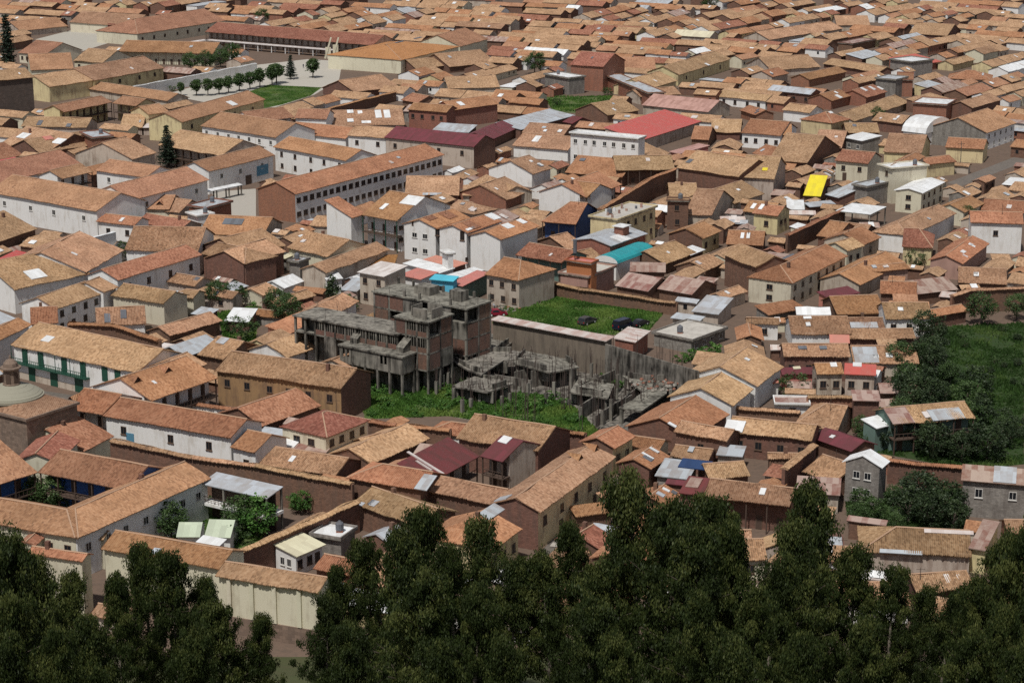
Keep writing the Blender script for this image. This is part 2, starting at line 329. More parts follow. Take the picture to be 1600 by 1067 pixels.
# ---------------------------------------------------------------- measured layout, metres
HOUSES = [  # label, then wings: form, eave start x y, eave end x y, half depth, eave height, pitch, wall, roof, options
 ('long salmon-tiled convent around a garden court at the lower left', ('g', -61.1, 270.8, -46.0, 296.2, 5.0, 6.5, 21, 'w', 'p', 'hl w1x7'), ('g', -78.7, 278.7, -61.6, 270.8, 4.9, 6.5, 21, 'c', 'p', 'hr w1x6'), ('g', -73.2, 299.2, -58.0, 291.1, 5.5, 6.5, 21, 'Bd', 'p', 'gal'), ('g', -83.1, 286.9, -73.2, 299.2, 10.1, 6.5, 21, 'Bd', 'p', 'gal'), ('g', -70.5, 302.3, -69.4, 313.5, 3.7, 7.0, 21, 'c', 'r', '')),
 ('mottled red-tiled wing between the stone church and the brown yard wall', ('g', -68.9, 313.5, -65.6, 321.4, 7.3, 5.1, 21, 'c', 'r', '')),
 ('long orange-tiled cream building behind the front eucalyptus trees', ('g', -56.4, 262.9, -39.1, 255.3, 3.7, 8.0, 21, 'c', 'o', '')),
 ('low red-tiled cream wall building at the bottom left', ('g', -66.1, 261.0, -57.9, 258.1, 1.5, 8.0, 21, 'c', 'o', '')),
 ('tan-tiled cream building with stained pilasters, left of the tall eucalyptus', ('g', -39.3, 252.9, -25.1, 247.2, 2.8, 8.0, 21, 'c', 't', '')),
 ('small tan-tiled cream link house beside the convent corner', ('g', -62.4, 275.7, -58.4, 274.9, 1.8, 4.7, 21, 'c', 't', '')),
 ('narrow red-tiled passage roof behind the low cream wall', ('g', -67.1, 270.4, -66.0, 276.9, 1.4, 5.5, 21, 'c', 'r', '')),
 ('long grey sheet-roofed veranda with a white railing above the garden', ('s', -47.6, 295.4, -36.6, 288.6, 4.0, 6.0, 10, 'w', 'z', 'open2')),
 ('pale green gabled greenhouse beside the garden shrubs', ('g', -49.2, 281.5, -45.7, 281.5, 3.1, 2.6, 21, 'w', 'G', '')),
 ('larger pale green greenhouse in the convent garden', ('g', -45.1, 281.5, -41.2, 281.2, 3.7, 2.6, 21, 'w', 'G', '')),
 ('flat white sheet lean-to in front of the greenhouses', ('s', -46.1, 279.8, -42.4, 278.1, 2.1, 2.5, 10, 'w', 'W', '')),
 ('small white cabin with cream sheet roof in the walled yard', ('s', -30.5, 272.1, -26.8, 277.0, 5.0, 3.2, 10, 'w', 'C', 'w1x3 sw2')),
 ('white slab terrace in the walled yard behind the cabin', ('f', -29.6, 280.1, -24.8, 278.0, 5.4, 3.5, 0, 'n', 'W', '')),
 ('long tan-tiled roof at the back of the walled yard', ('g', -24.3, 292.0, -13.8, 282.1, 4.3, 4.0, 21, 'a', 't', 'keep')),
 ('grey metal gabled shed at the right of the walled yard', ('g', -17.7, 277.0, -14.7, 280.9, 2.6, 3.2, 21, 'a', 'z', '')),
 ('orange hip-roofed yellow house above the white car', ('g', -2.7, 269.9, 1.5, 278.4, 5.8, 5.0, 21, 'y', 'o', 'hl w1x3')),
 ('bright orange long hip roof in front of the maroon-roofed court', ('g', -25.5, 297.4, -13.8, 291.7, 4.2, 6.2, 21, 'a', 'o', 'hl keep')),
 ('tan-tiled wing in front of the maroon-roofed court, left of the stepped street', ('g', -13.8, 295.0, -2.4, 288.4, 3.7, 5.0, 21, 'a', 't', 'keep')),
 ('tall tan-tiled house along the stepped street with stained yellow wall', ('g', 4.2, 282.1, 16.4, 307.0, 4.2, 6.2, 21, 'y', 't', 'sa w1x5 d2')),
 ('sloping orange roof of the adobe house right of the stepped street', ('s', 9.6, 289.8, 15.4, 291.7, 3.2, 2.7, 10, 'a', 'o', '')),
 ('tan lean-to roof just above the stepped street, behind the treetop', ('s', 13.9, 297.3, 18.9, 301.0, 1.6, 3.0, 10, 'a', 't', '')),
 ('red-tiled gable beside the treetops at the foot of the stepped street', ('g', 12.6, 276.4, 15.2, 280.6, 3.8, 2.7, 21, 'a', 'r', '')),
 ('long tan-tiled adobe house with open dark gallery behind the treetops', ('g', 28.9, 292.6, 41.4, 287.9, 4.0, 5.0, 21, 'a', 't', 'gal'), ('s', 25.3, 294.0, 28.9, 292.6, 5.5, 5.0, 10, 'a', 'm', '')),
 ('small maroon sheet-roofed shed left of the gallery house', ('s', 24.1, 304.8, 27.0, 303.9, 1.6, 2.7, 10, 'a', 'm', '')),
 ('rusty pink-roofed plastered house in front of the grey gabled house', ('g', 43.8, 298.8, 50.5, 297.5, 3.9, 3.3, 21, 'b', 'u', '')),
 ('dark grey house with pale metal gable roof and white window frames', ('g', 57.5, 301.1, 59.3, 304.4, 3.3, 6.5, 25, 'n', 'W', 'sn sw2')),
 ('low rusty shed under the garden shrubs', ('g', 49.9, 287.4, 55.4, 285.1, 1.2, 3.0, 21, 'a', 'u', '')),
 ('big tan-tiled house with a sheet patch at the lower right', ('g', 49.7, 274.7, 65.4, 272.5, 5.3, 3.0, 21, 'b', 't', 'hl')),
 ('long rusty sheet roof at the lower right edge', ('s', 65.1, 273.8, 67.3, 272.7, 8.0, 3.9, 12, 'y', 'u', '')),
 ('tan-tiled roof half hidden by the lower right treetops', ('g', 55.2, 259.9, 63.5, 261.3, 3.5, 2.7, 21, 'a', 't', '')),
 ('small tan roof glimpsed between the lower right trees', ('g', 54.1, 251.1, 56.8, 249.8, 4.2, 2.7, 21, 'a', 't', '')),
 ('grey-brown block house with rusty roof at the right edge', ('g', 68.8, 296.9, 78.8, 294.3, 3.7, 6.0, 21, 'n', 'u', 'w1x2')),
 ('white colonial house with long green balcony and tan tiled roof', ('g', -94.8, 372.8, -67.6, 353.5, 7.3, 6.5, 21, 'w', 't', 'keep')),
 ('orange-tiled courtyard house with three roof dormers and white front wall', ('g', -61.9, 336.5, -52.4, 350.4, 7.5, 6.5, 21, 'w', 'o', 'gal'), ('g', -76.1, 332.4, -68.9, 328.6, 5.5, 6.5, 21, 'w', 'o', 'gal'), ('g', -68.8, 328.3, -45.7, 316.0, 4.9, 6.5, 21, 'w', 'o', 'w1x3')),
 ('small orange-tiled annex at the right end of the dormer courtyard house', ('g', -45.8, 315.8, -41.5, 313.1, 4.6, 5.0, 21, 'w', 'o', 'w1x1')),
 ('peeling ochre adobe house with tan roof beside the overgrown lot', ('g', -53.8, 355.2, -30.0, 343.7, 5.8, 6.5, 21, 'y2', 't', 'sa w1x6')),
 ('tan gabled roof rising above the orange courtyard roof', ('g', -57.9, 352.1, -55.3, 357.3, 4.3, 7.2, 21, 'a', 't', '')),
 ('tan hip roof left of the peeling ochre house', ('g', -59.9, 374.7, -54.3, 370.9, 6.0, 3.9, 21, 'a', 't', '')),
 ('tan gabled adobe house above the overgrown bank', ('g', -67.8, 391.8, -59.0, 403.4, 3.4, 3.0, 21, 'a', 't', '')),
 ('orange-tiled house at the left edge beside the green balcony house', ('g', -99.6, 372.0, -94.4, 389.0, 3.0, 6.0, 21, 'w', 'o', 'w1x2')),
 ('small orange-tiled roof left above the green balcony house', ('g', -95.9, 394.1, -90.6, 395.3, 5.4, 4.7, 21, 'w', 'o', '')),
 ('tan-tiled roof with dark glass skylights behind the green balcony house', ('g', -83.2, 395.8, -73.5, 397.8, 5.8, 3.9, 21, 'w', 't', '')),
 ('white and blue tarpaulin lean-to beside the weedy bank', ('s', -58.9, 404.9, -53.7, 404.0, 6.6, 2.6, 10, 'a', 'W', '')),
 ('tan-tiled house touching the unfinished concrete frame', ('g', -42.3, 371.1, -35.0, 381.8, 5.2, 4.3, 21, 'w', 't', '')),
 ('red-tiled long house in front of the peeling ochre house', ('g', -42.6, 333.1, -33.6, 345.0, 5.8, 3.0, 21, 'a', 'r', '')),
 ('cream two-storey house with square hip roof beside the overgrown lot', ('g', -30.3, 319.3, -23.8, 328.8, 5.2, 5.5, 21, 'c', 'r', 'h w2x4 sw2')),
 ('rusty lean-to at the foot of the cream hip-roofed house', ('s', -38.7, 322.2, -30.5, 319.1, 3.0, 3.0, 10, 'b', 'u', '')),
 ('tan roof right of the cream hip-roofed house', ('g', -23.7, 322.3, -17.4, 328.1, 2.7, 2.7, 21, 'a', 't', '')),
 ('long tan roof in front of the cream hip-roofed house', ('g', -22.7, 314.1, -13.8, 327.4, 4.7, 2.7, 21, 'a', 't', '')),
 ('tan-tiled roof behind the long tile-capped brown wall', ('g', -41.5, 314.5, -28.0, 308.2, 4.4, 2.7, 21, 'a', 't', '')),
 ('maroon sheet-roofed court house with timber galleries', ('s', -12.6, 295.4, -5.1, 308.4, 5.9, 6.0, 21, 'b', 'm', 'gal'), ('g', -5.1, 308.4, -1.5, 305.6, 5.4, 6.0, 21, 'b', 'm', 'gal')),
 ('tan-tiled adobe house between the maroon-roofed court and the overgrown lot', ('g', -9.2, 318.9, 4.2, 311.9, 6.4, 5.5, 21, 'a', 't', 'keep')),
 ('small orange gabled house at the head of the stepped street', ('g', 16.7, 315.2, 20.5, 321.7, 3.4, 5.0, 21, 'y', 'o', 'sa w1x2')),
 ('orange gabled house with three roof lights right of the stepped street', ('g', 22.2, 309.0, 25.7, 315.5, 3.2, 3.6, 21, 'a', 'o', '')),
 ('adobe house with broad gable, nearest of the three stepped gables', ('g', 30.5, 326.0, 37.8, 339.1, 6.5, 3.3, 21, 'a', 'o', '')),
 ('middle tan roof of the three stepped gables', ('g', 38.6, 340.9, 43.3, 351.0, 6.2, 4.3, 21, 'w', 't', '')),
 ('farthest tan roof of the three stepped gables', ('g', 44.0, 351.2, 50.3, 364.0, 7.3, 4.7, 21, 'w', 't', '')),
 ('long tan roof in front of the nearest stepped gable', ('g', 26.9, 325.8, 35.4, 320.7, 2.9, 4.5, 21, 'a', 't', 'w1x1')),
 ('tan roof right of the gabled house with roof lights', ('g', 25.8, 318.2, 31.9, 315.7, 2.9, 2.7, 21, 'a', 't', '')),
 ('grey sheet and solar panel roof beside the gabled house with roof lights', ('s', 22.7, 308.6, 28.0, 306.7, 6.0, 2.7, 10, 'n', 'z', '')),
 ('long adobe house with tan roof and a white sheet patch', ('g', 35.8, 325.8, 49.4, 320.9, 3.9, 4.5, 21, 'a', 't', 'w1x4')),
 ('pale metal lean-to in front of the long adobe house', ('s', 33.5, 319.0, 37.7, 317.8, 3.8, 2.7, 10, 'b', 'z', '')),
 ('low tan hip roof behind the gallery house', ('g', 31.2, 306.7, 38.0, 308.2, 3.6, 2.7, 21, 'a', 't', '')),
 ('maroon sheet roof stepping down behind the grey gabled house', ('g', 50.2, 326.9, 55.7, 319.6, 3.2, 3.0, 21, 'a', 'm', '')),
 ('tan hip roof above the maroon sheet roof', ('g', 48.4, 335.3, 55.5, 332.2, 6.3, 2.7, 21, 'b', 't', 'hl')),
 ('narrow tan strip roof left of the maroon sheet roof', ('g', 41.6, 316.1, 46.6, 315.8, 1.4, 3.0, 21, 'a', 't', '')),
 ('tan roof with a white pipe left of the grey gabled house', ('g', 46.4, 310.6, 50.9, 305.2, 4.8, 2.7, 21, 'a', 't', '')),
 ('long tan roof with two roof lights above the pink gable', ('g', 55.3, 391.2, 67.2, 391.2, 5.7, 3.5, 21, 'w', 't', '')),
 ('tan roof right of the long roof with two roof lights', ('g', 67.8, 397.1, 75.0, 397.1, 3.4, 3.1, 21, 'w', 't', '')),
 ('small pink metal gable', ('g', 62.4, 387.7, 66.3, 387.3, 2.6, 2.7, 21, 'a', 'P', '')),
 ('low wide tan roof right of the small pink gable', ('g', 66.6, 390.3, 79.9, 390.7, 3.2, 2.7, 21, 'a', 't', '')),
 ('tan roof with two small skylights over a dark windowed adobe house', ('g', 51.0, 369.7, 63.6, 369.7, 3.8, 5.0, 21, 'a', 't', 'w1x4')),
 ('tan roof half covered with grey sheets beside the dark shrubs', ('g', 64.7, 372.9, 77.1, 372.6, 5.3, 2.7, 21, 'b', 't', '')),
 ('maroon sheet roof left of the red-roofed garden house', ('g', 50.2, 365.4, 57.0, 365.8, 2.1, 2.7, 21, 'P', 'm', '')),
 ('small orange tiled roof left of the red-roofed garden house', ('g', 55.8, 359.7, 60.8, 359.9, 3.1, 4.5, 21, 'b', 'o', 'w1x2')),
 ('red sheet-roofed garden house', ('s', 60.8, 359.9, 66.5, 358.9, 4.5, 4.5, 10, 'b', 'R', 'w1x2')),
 ('pink lean-to left of the garden houses', ('s', 46.9, 359.9, 49.2, 360.4, 3.8, 2.7, 10, 'w', 'P', '')),
 ('long rusty sheet roof by the dark garden', ('g', 66.2, 352.5, 74.5, 352.3, 2.9, 3.0, 21, 'a', 'u', '')),
 ('brown cube house with rusty sheet roof and dark doorway', ('s', 58.9, 338.4, 63.7, 338.1, 4.1, 6.0, 10, 'a', 'u', 'd1')),
 ('garden house with tile and sheet roof and green veranda', ('g', 63.9, 326.2, 78.4, 330.1, 4.3, 5.5, 21, 'T2', 't', 'gal'), ('s', 61.2, 327.3, 64.4, 329.5, 3.9, 4.5, 10, 'T2', 'W', '')),
 ('white church-like convent hall with long salmon roof', ('g', -134.8, 517.3, -102.1, 492.8, 8.5, 7.0, 21, 'w', 'p', 'w1x4'), ('g', -113.7, 549.8, -97.9, 539.0, 5.8, 6.5, 21, 'w', 'p', 'w1x2'), ('g', -120.4, 540.3, -114.1, 550.8, 4.6, 6.0, 21, 'w', 'p', 'gal'), ('g', -96.0, 509.5, -80.4, 536.1, 7.5, 6.5, 21, 'w', 'p', 'w1x3')),
 ('broad salmon roof at the left edge behind the white convent hall', ('g', -139.8, 541.8, -120.9, 570.0, 9.0, 4.3, 21, 'w', 'p', '')),
 ('white hall with salmon roof, dark arch and mural panel', ('g', -82.1, 548.0, -67.1, 573.0, 5.5, 6.5, 21, 'w', 'p', 'w1x3')),
 ('white flat canopy in front of the white hall with the mural', ('s', -82.0, 536.3, -73.2, 547.4, 1.7, 3.0, 10, 'w', 'W', 'open')),
 ('salmon roof with small gablet right of the white convent hall', ('g', -97.2, 514.9, -87.6, 513.9, 6.5, 3.1, 21, 'c', 'p', '')),
 ('ragged tan roof behind the white metal canopy', ('g', -92.0, 515.8, -84.9, 512.4, 5.9, 2.5, 21, 'b', 't', '')),
 ('tiny white sheet-roofed box right of the salmon roofs', ('f', -81.9, 502.8, -78.3, 498.4, 5.3, 4.5, 0, 'w', 'W', '')),
 ('low dark brick block beside the long white school', ('f', -76.9, 505.7, -71.3, 514.8, 6.5, 5.0, 0, 'k', 'z', '')),
 ('orange roof over a white arched gateway', ('g', -102.2, 492.7, -91.9, 488.1, 3.5, 4.5, 21, 'w', 'o', 'w1x2')),
 ('big brown-walled tiled house with white verge at the left edge', ('g', -121.1, 473.3, -115.3, 487.2, 9.6, 3.9, 21, 'a', 't', '')),
 ('brown-tiled roof behind the broad courtyard house', ('g', -93.8, 498.4, -81.3, 489.5, 4.3, 3.0, 21, 'b', 'r', '')),
 ('broad tan-tiled courtyard house with a tree in its dark court', ('g', -92.5, 433.1, -88.2, 454.5, 10.5, 6.0, 21, 'w', 't', ''), ('g', -88.2, 454.5, -71.2, 453.3, 9.3, 6.0, 21, 'w', 't', ''), ('g', -83.8, 423.8, -69.5, 448.0, 4.7, 6.5, 21, 'w', 'r', 'w1x4'), ('g', -105.0, 419.6, -92.0, 434.0, 10.6, 5.5, 21, 'w', 't', '')),
 ('white two-storey house with tan roof in the left row', ('g', -92.6, 403.2, -85.4, 416.8, 5.0, 5.5, 21, 'w', 't', 'w2x4'), ('g', -85.1, 415.1, -83.1, 420.1, 4.6, 6.0, 21, 'w', 't', '')),
 ('tan roof left of the white two-storey row house', ('g', -104.1, 424.3, -97.2, 431.4, 3.2, 3.0, 21, 'a', 't', '')),
 ('tan-roofed cream house with a dark door right of the white row house', ('g', -84.3, 416.8, -72.0, 409.6, 4.3, 5.0, 21, 'c', 't', 'd1')),
 ('low tan roof above the round shrub', ('g', -76.4, 438.1, -69.3, 433.7, 3.3, 2.7, 21, 'b', 't', '')),
 ('brown block house with tan hip roof right of the broad courtyard house', ('g', -70.6, 452.9, -59.4, 443.1, 5.1, 5.5, 21, 'a', 't', 'hr w1x1'), ('g', -59.4, 443.1, -51.5, 455.8, 5.9, 5.5, 21, 'a', 't', '')),
 ('large orange roof behind the brown hip block', ('g', -76.1, 485.8, -60.1, 482.3, 8.0, 3.0, 21, 'b', 'o', '')),
 ('faded red sheet roof at the left edge', ('s', -116.4, 450.3, -112.7, 466.1, 3.2, 2.7, 10, 'a', 'R', '')),
 ('very long white school block with a row of windows and a brick gable', ('g', -54.9, 511.7, -18.9, 568.0, 6.6, 7.5, 21, 'w', 'o', 'sk w2x24')),
 ('white school wing with two bands of large windows', ('g', -68.9, 583.7, -46.2, 561.5, 6.0, 7.0, 21, 'w', 'o', 'w2x5')),
 ('white courtyard hotel with arcades and roof lights', ('s', -38.3, 480.6, -35.2, 485.0, 8.7, 8.0, 21, 'w', 'o', ''), ('g', -36.4, 483.7, -27.4, 477.3, 11.0, 8.0, 21, 'w', 'o', 'gal2')),
 ('big white gabled house with red tile patches, left gable', ('g', -17.5, 466.4, -9.9, 478.6, 5.0, 8.5, 18, 'w', 'o', 'sw2'), ('g', -10.2, 461.9, -2.3, 474.6, 4.3, 8.4, 18, 'w', 'o', ''), ('g', -2.4, 457.0, 6.6, 471.4, 4.6, 7.9, 18, 'w', 'o', '')),
 ('tan roof with white sheet right behind the white arcaded hotel', ('g', -28.4, 533.1, -14.0, 533.1, 9.1, 2.9, 21, 'a', 't', '')),
 ('tan hip roof directly behind the big white gabled house', ('g', -16.8, 513.4, -9.5, 507.1, 4.6, 3.2, 21, 'b', 't', 'hr')),
 ('tan roof stepping down right of the long white school', ('g', -11.8, 549.0, -3.4, 533.1, 5.3, 2.9, 21, 'b', 't', '')),
 ('small tan lean-to with green tarpaulin', ('s', -13.2, 534.2, -7.6, 534.2, 8.0, 2.6, 10, 'b', 't', '')),
 ('tan roof with cream gallery left of the beige cube house', ('g', -52.1, 461.3, -41.7, 452.4, 7.1, 5.0, 21, 'c', 't', ''), ('g', -40.7, 436.9, -28.0, 459.7, 3.6, 5.0, 21, 'b', 't', ''), ('g', -60.7, 451.0, -52.1, 461.6, 7.7, 5.5, 21, 'a', 't', '')),
 ('cream sheet canopy on a concrete block house', ('s', -58.1, 464.8, -52.2, 459.0, 3.0, 3.0, 10, 'n', 'C', '')),
 ('small grey cabin beside the cream canopy', ('f', -50.7, 450.2, -47.9, 448.6, 4.6, 4.5, 0, 'n', 'z', '')),
 ('ochre-orange flat roof behind the beige cube house', ('s', -34.9, 452.6, -26.8, 451.9, 7.1, 2.7, 10, 'b', 'Y', '')),
 ('beige cube house with pale sheet roof by the unfinished frame', ('s', -33.4, 429.3, -27.3, 424.9, 8.2, 7.0, 6, 'b', 'Wp', 'w2x2')),
 ('salmon sheet roof over a dark open terrace', ('s', -24.8, 437.8, -19.9, 433.5, 5.7, 4.3, 6, 'w', 'P', '')),
 ('long white sheet roof below the big white wall', ('s', -24.7, 449.0, -15.9, 439.5, 4.5, 4.3, 5, 'w', 'W', '')),
 ('salmon sheet roof at the foot of the big white wall', ('s', -20.5, 456.9, -13.0, 449.0, 4.2, 3.3, 5, 'a', 'P', '')),
 ('small white stair tower with a pale roof', ('f', -16.1, 444.6, -14.5, 441.5, 2.3, 8.0, 0, 'w', 'W', '')),
 ('bright sky-blue house with curved blue roof', ('s', -17.8, 426.8, -12.5, 424.7, 3.2, 6.0, 8, 'B2', 'B', 'w1x1')),
 ('white sheet roof right of the sky-blue house', ('s', -12.3, 435.9, -6.1, 444.0, 3.1, 3.9, 6, 'b', 'W', '')),
 ('salmon sheet awning roof right of the sky-blue house', ('s', -10.6, 426.5, -4.8, 438.9, 3.2, 4.5, 6, 'T2', 'P', '')),
 ('orange hip-roofed beige house right of the sky-blue house', ('g', -6.0, 429.1, 1.4, 423.3, 6.8, 6.5, 21, 'b', 'o', 'hr w2x3')),
 ('dark patched sheet roof left of the beige cube house', ('s', -37.5, 430.9, -33.5, 429.1, 6.9, 2.7, 10, 'b', 'z', '')),
 ('bright white skylit roof over a small white house', ('s', -40.7, 436.3, -37.1, 437.8, 3.9, 3.5, 10, 'w', 'W', '')),
 ('tan gabled white house left of the open patio', ('g', 5.8, 558.2, 11.4, 566.8, 7.7, 3.9, 21, 'w', 't', '')),
 ('orange-roofed house with white side wall against the tall brown wall', ('g', 19.2, 519.9, 29.4, 537.1, 7.4, 5.0, 21, 'w', 'o', 'gal'), ('g', 13.3, 524.1, 19.4, 519.9, 6.5, 5.0, 21, 'w', 'o', 'gal')),
 ('broad orange roof left of the tall brown wall', ('g', 14.8, 565.8, 30.5, 558.2, 8.9, 2.9, 21, 'a', 'o', '')),
 ('long tan roof with dark gallery behind the tall brown wall', ('g', 28.8, 559.9, 45.3, 561.1, 7.2, 4.6, 21, 'a', 't', 'gal')),
 ('very broad tan roof over a dark timber gallery', ('g', 45.0, 553.9, 60.6, 539.9, 9.2, 6.5, 21, 'a', 't', ''), ('g', 60.9, 542.5, 70.2, 539.8, 10.9, 6.0, 21, 'b', 't', '')),
 ('orange-tiled house with deep blue gallery', ('g', 7.1, 492.2, 15.6, 489.1, 9.2, 4.6, 21, 'B3', 'o', 'hl gal')),
 ('tan roof left of the blue gallery house', ('g', -1.3, 528.7, 5.4, 540.5, 8.3, 2.6, 21, 'k', 't', '')),
 ('cream apartment block with flat cluttered concrete roof', ('f', 25.1, 477.6, 35.9, 494.2, 8.2, 8.0, 0, 'y', 'e', 'w2x5')),
 ('brick house with grey sheet roof and a red dormer box', ('g', 22.9, 461.1, 32.2, 474.5, 5.5, 5.5, 12, 'k', 'z', 'w1x2')),
 ('turquoise vaulted roof over a long shed', ('v', 23.8, 449.5, 33.0, 463.7, 6.2, 4.0, 0, 'w', 'T', '')),
 ('thin orange roof strip in front of the turquoise vault', ('g', 25.5, 453.4, 37.1, 470.4, 1.4, 2.7, 21, 'a', 'o', '')),
 ('small ragged tan roof in front of the blue gallery house', ('g', 13.2, 469.4, 17.6, 474.0, 6.0, 2.7, 21, 'a', 't', '')),
 ('brown-tiled house with dark green gallery and white rail', ('g', 0.7, 454.4, 11.1, 446.0, 5.1, 5.0, 21, 'T2', 'r', 'gal')),
 ('small tan roof right of the green gallery house', ('g', 18.3, 455.3, 21.9, 458.5, 5.3, 2.7, 21, 'a', 't', '')),
 ('flat-roofed pink house with an orange roof box', ('f', 16.7, 432.4, 23.3, 442.9, 7.9, 5.0, 0, 'P2', 'e', ''), ('f', 11.4, 435.9, 17.2, 432.5, 3.6, 8.0, 0, 'o2', 'P', '')),
 ('patched metal shed behind the brown lot wall, left one', ('g', 22.3, 432.4, 29.2, 427.1, 5.3, 3.2, 21, 'a', 'u', '')),
 ('striped rusty metal shed behind the brown lot wall, right one', ('g', 31.3, 429.6, 38.4, 424.3, 5.5, 3.2, 21, 'a', 'u', '')),
 ('pale rusty roof behind the patched metal sheds', ('g', 26.3, 445.4, 34.3, 444.8, 3.6, 3.2, 21, 'a', 'u', '')),
 ('ragged tan roof right of the turquoise vault', ('g', 35.0, 455.0, 43.0, 466.4, 5.8, 2.7, 21, 'a', 't', '')),
 ('white sheet roof right of the turquoise vault', ('s', 41.6, 463.9, 45.5, 469.7, 3.6, 2.7, 10, 'a', 'W', '')),
 ('small yellow-sided house with orange gable roof', ('g', 45.5, 474.8, 50.6, 483.1, 5.0, 4.2, 21, 'y', 'o', 'sa w1x2')),
 ('steep tan roof beside the brown tower house', ('g', 43.5, 506.5, 50.2, 504.0, 11.3, 3.6, 21, 'b', 't', '')),
 ('tan roof right of the steep tan roof', ('g', 57.8, 522.6, 67.2, 535.3, 7.2, 2.9, 21, 'b', 't', '')),
 ('ragged low tan roof behind the brown tower house', ('g', 41.5, 529.7, 49.1, 529.7, 7.4, 2.6, 21, 'a', 't', '')),
 ('brown adobe tower house right of the cream apartment block', ('f', 38.6, 503.5, 44.4, 502.9, 3.5, 7.5, 0, 'a', 't', 'w2x1')),
 ('grey block house with orange roof and twin skylights', ('g', 58.3, 508.1, 65.3, 504.5, 5.0, 3.9, 21, 'n', 'o', '')),
 ('orange roof with white skylights in the middle right', ('g', 50.7, 474.4, 59.4, 472.7, 5.7, 3.0, 21, 'a', 'o', '')),
 ('tall brown house with tan gable above the zinc yard', ('g', 46.9, 445.3, 53.0, 433.4, 5.1, 7.0, 21, 'a', 't', 'sw1')),
 ('small tan gable beside the zinc yard', ('g', 45.3, 422.4, 51.1, 429.7, 2.4, 2.7, 21, 'b', 't', '')),
 ('zinc sheet roof beside the white slab', ('s', 37.3, 412.3, 42.7, 409.6, 8.8, 2.7, 10, 'b', 'z', '')),
 ('pale concrete slab roof with bare rebar beside the parking lot', ('f', 35.6, 388.9, 43.6, 398.8, 10.0, 2.7, 0, 'n', 'e', 'w1x4')),
 ('small zinc roof behind the white slab', ('s', 32.5, 406.7, 38.1, 403.2, 2.9, 2.8, 10, 'b', 'z', '')),
 ('long thin patched roof on the retaining wall of the lot', ('s', -4.3, 388.4, 17.8, 372.6, 2.9, 7.2, 5, 'cw', 'u2', '')),
 ('pale patched roof at the corner of the parking lot', ('s', 23.9, 382.5, 27.5, 391.1, 4.8, 4.2, 5, 'k', 'u2', '')),
 ('bright yellow tarpaulin roof', ('s', 77.3, 534.6, 81.8, 533.3, 12.9, 2.6, 14, 'a', 'Yl', '')),
 ('grey tarpaulin roof right of the yellow one', ('s', 83.3, 536.1, 86.2, 531.2, 10.6, 2.6, 14, 'a', 'z', '')),
 ('grey flat-roofed cabin right of the tarpaulins', ('f', 90.0, 534.6, 93.6, 530.9, 11.6, 5.5, 0, 'n', 'z', '')),
 ('cream balconied apartment house with pale roof', ('f', 97.8, 542.0, 100.7, 535.5, 12.0, 9.5, 0, 'c', 'W', 'w3x1'), ('g', 103.8, 539.2, 114.4, 559.5, 2.8, 8.5, 21, 'b', 'o', '')),
 ('white metal-roofed hall with cream walls', ('g', 106.6, 522.1, 115.5, 537.3, 4.0, 5.7, 12, 'c', 'W', 'w2x4 sw1')),
 ('white sheet canopy over a cluttered yard', ('f', 89.4, 500.9, 95.2, 510.7, 9.3, 4.5, 0, 'n', 'W', 'open')),
 ('white sheet roof in front of the tarpaulins', ('s', 70.8, 517.2, 75.3, 516.8, 6.6, 2.5, 10, 'b', 'W', '')),
 ('grey sheet roof in front of the tarpaulins', ('s', 77.0, 519.8, 84.5, 522.9, 3.3, 2.5, 10, 'a', 'z', '')),
 ('pale yellow house with orange gable', ('g', 59.8, 500.5, 65.8, 497.0, 4.3, 5.0, 21, 'y', 'o', 'w1x1 sw2')),
 ('low orange roof beside the slanting wall', ('g', 73.6, 484.5, 77.8, 481.5, 6.9, 2.7, 21, 'a', 'o', '')),
 ('small tan roof in the crowded middle right', ('g', 80.1, 488.1, 85.3, 485.0, 4.5, 2.7, 21, 'a', 't', '')),
 ('orange roof with beige wall near the long cream row', ('g', 82.4, 467.9, 88.0, 476.5, 5.4, 4.2, 21, 'b', 'o', 'w1x1')),
 ('long cream street row with orange roof and small windows', ('g', 60.0, 425.0, 75.9, 451.0, 5.5, 5.5, 21, 'c', 'o', 'hl w2x7 sw1')),
 ('tan roof at the upper end of the long cream street row', ('g', 77.4, 460.1, 82.1, 465.3, 3.7, 4.6, 21, 'c', 't', 'w1x2')),
 ('dark grey sheet roof left of the long cream street row', ('s', 56.8, 442.2, 67.1, 457.6, 3.1, 3.6, 10, 'a', 'zd', '')),
 ('long tan roof with rounded hip beside the street', ('g', 94.5, 476.8, 111.5, 503.2, 4.8, 4.3, 21, 'w', 't', 'hl')),
 ('deep red ribbed tile roof over a yellow gallery', ('g', 90.8, 465.7, 97.7, 464.1, 7.5, 4.3, 21, 'y', 'r', 'hr')),
 ('orange gabled house with arched window and pinkish wall', ('g', 101.8, 449.9, 112.3, 470.4, 4.1, 3.9, 21, 'P2', 'o', '')),
 ('broad orange roof beside the lower street', ('g', 75.8, 432.5, 89.6, 454.1, 5.1, 3.3, 21, 'b', 'o', '')),
 ('orange roof over a blank pinkish wall', ('g', 78.0, 441.4, 89.0, 445.3, 2.4, 3.9, 21, 'P2', 'o', '')),
 ('tall blank whitewashed house with orange roof at the right edge', ('g', 109.2, 477.8, 121.5, 476.0, 4.7, 7.5, 21, 'w', 'o', 'w1x1')),
 ('orange hip roof behind the tall whitewashed house', ('g', 120.2, 515.3, 130.4, 511.3, 5.4, 2.6, 21, 'b', 'o', '')),
 ('ribbed tan roof above the long brown wall', ('g', 98.1, 437.4, 108.4, 435.5, 5.7, 2.7, 21, 'a', 't', '')),
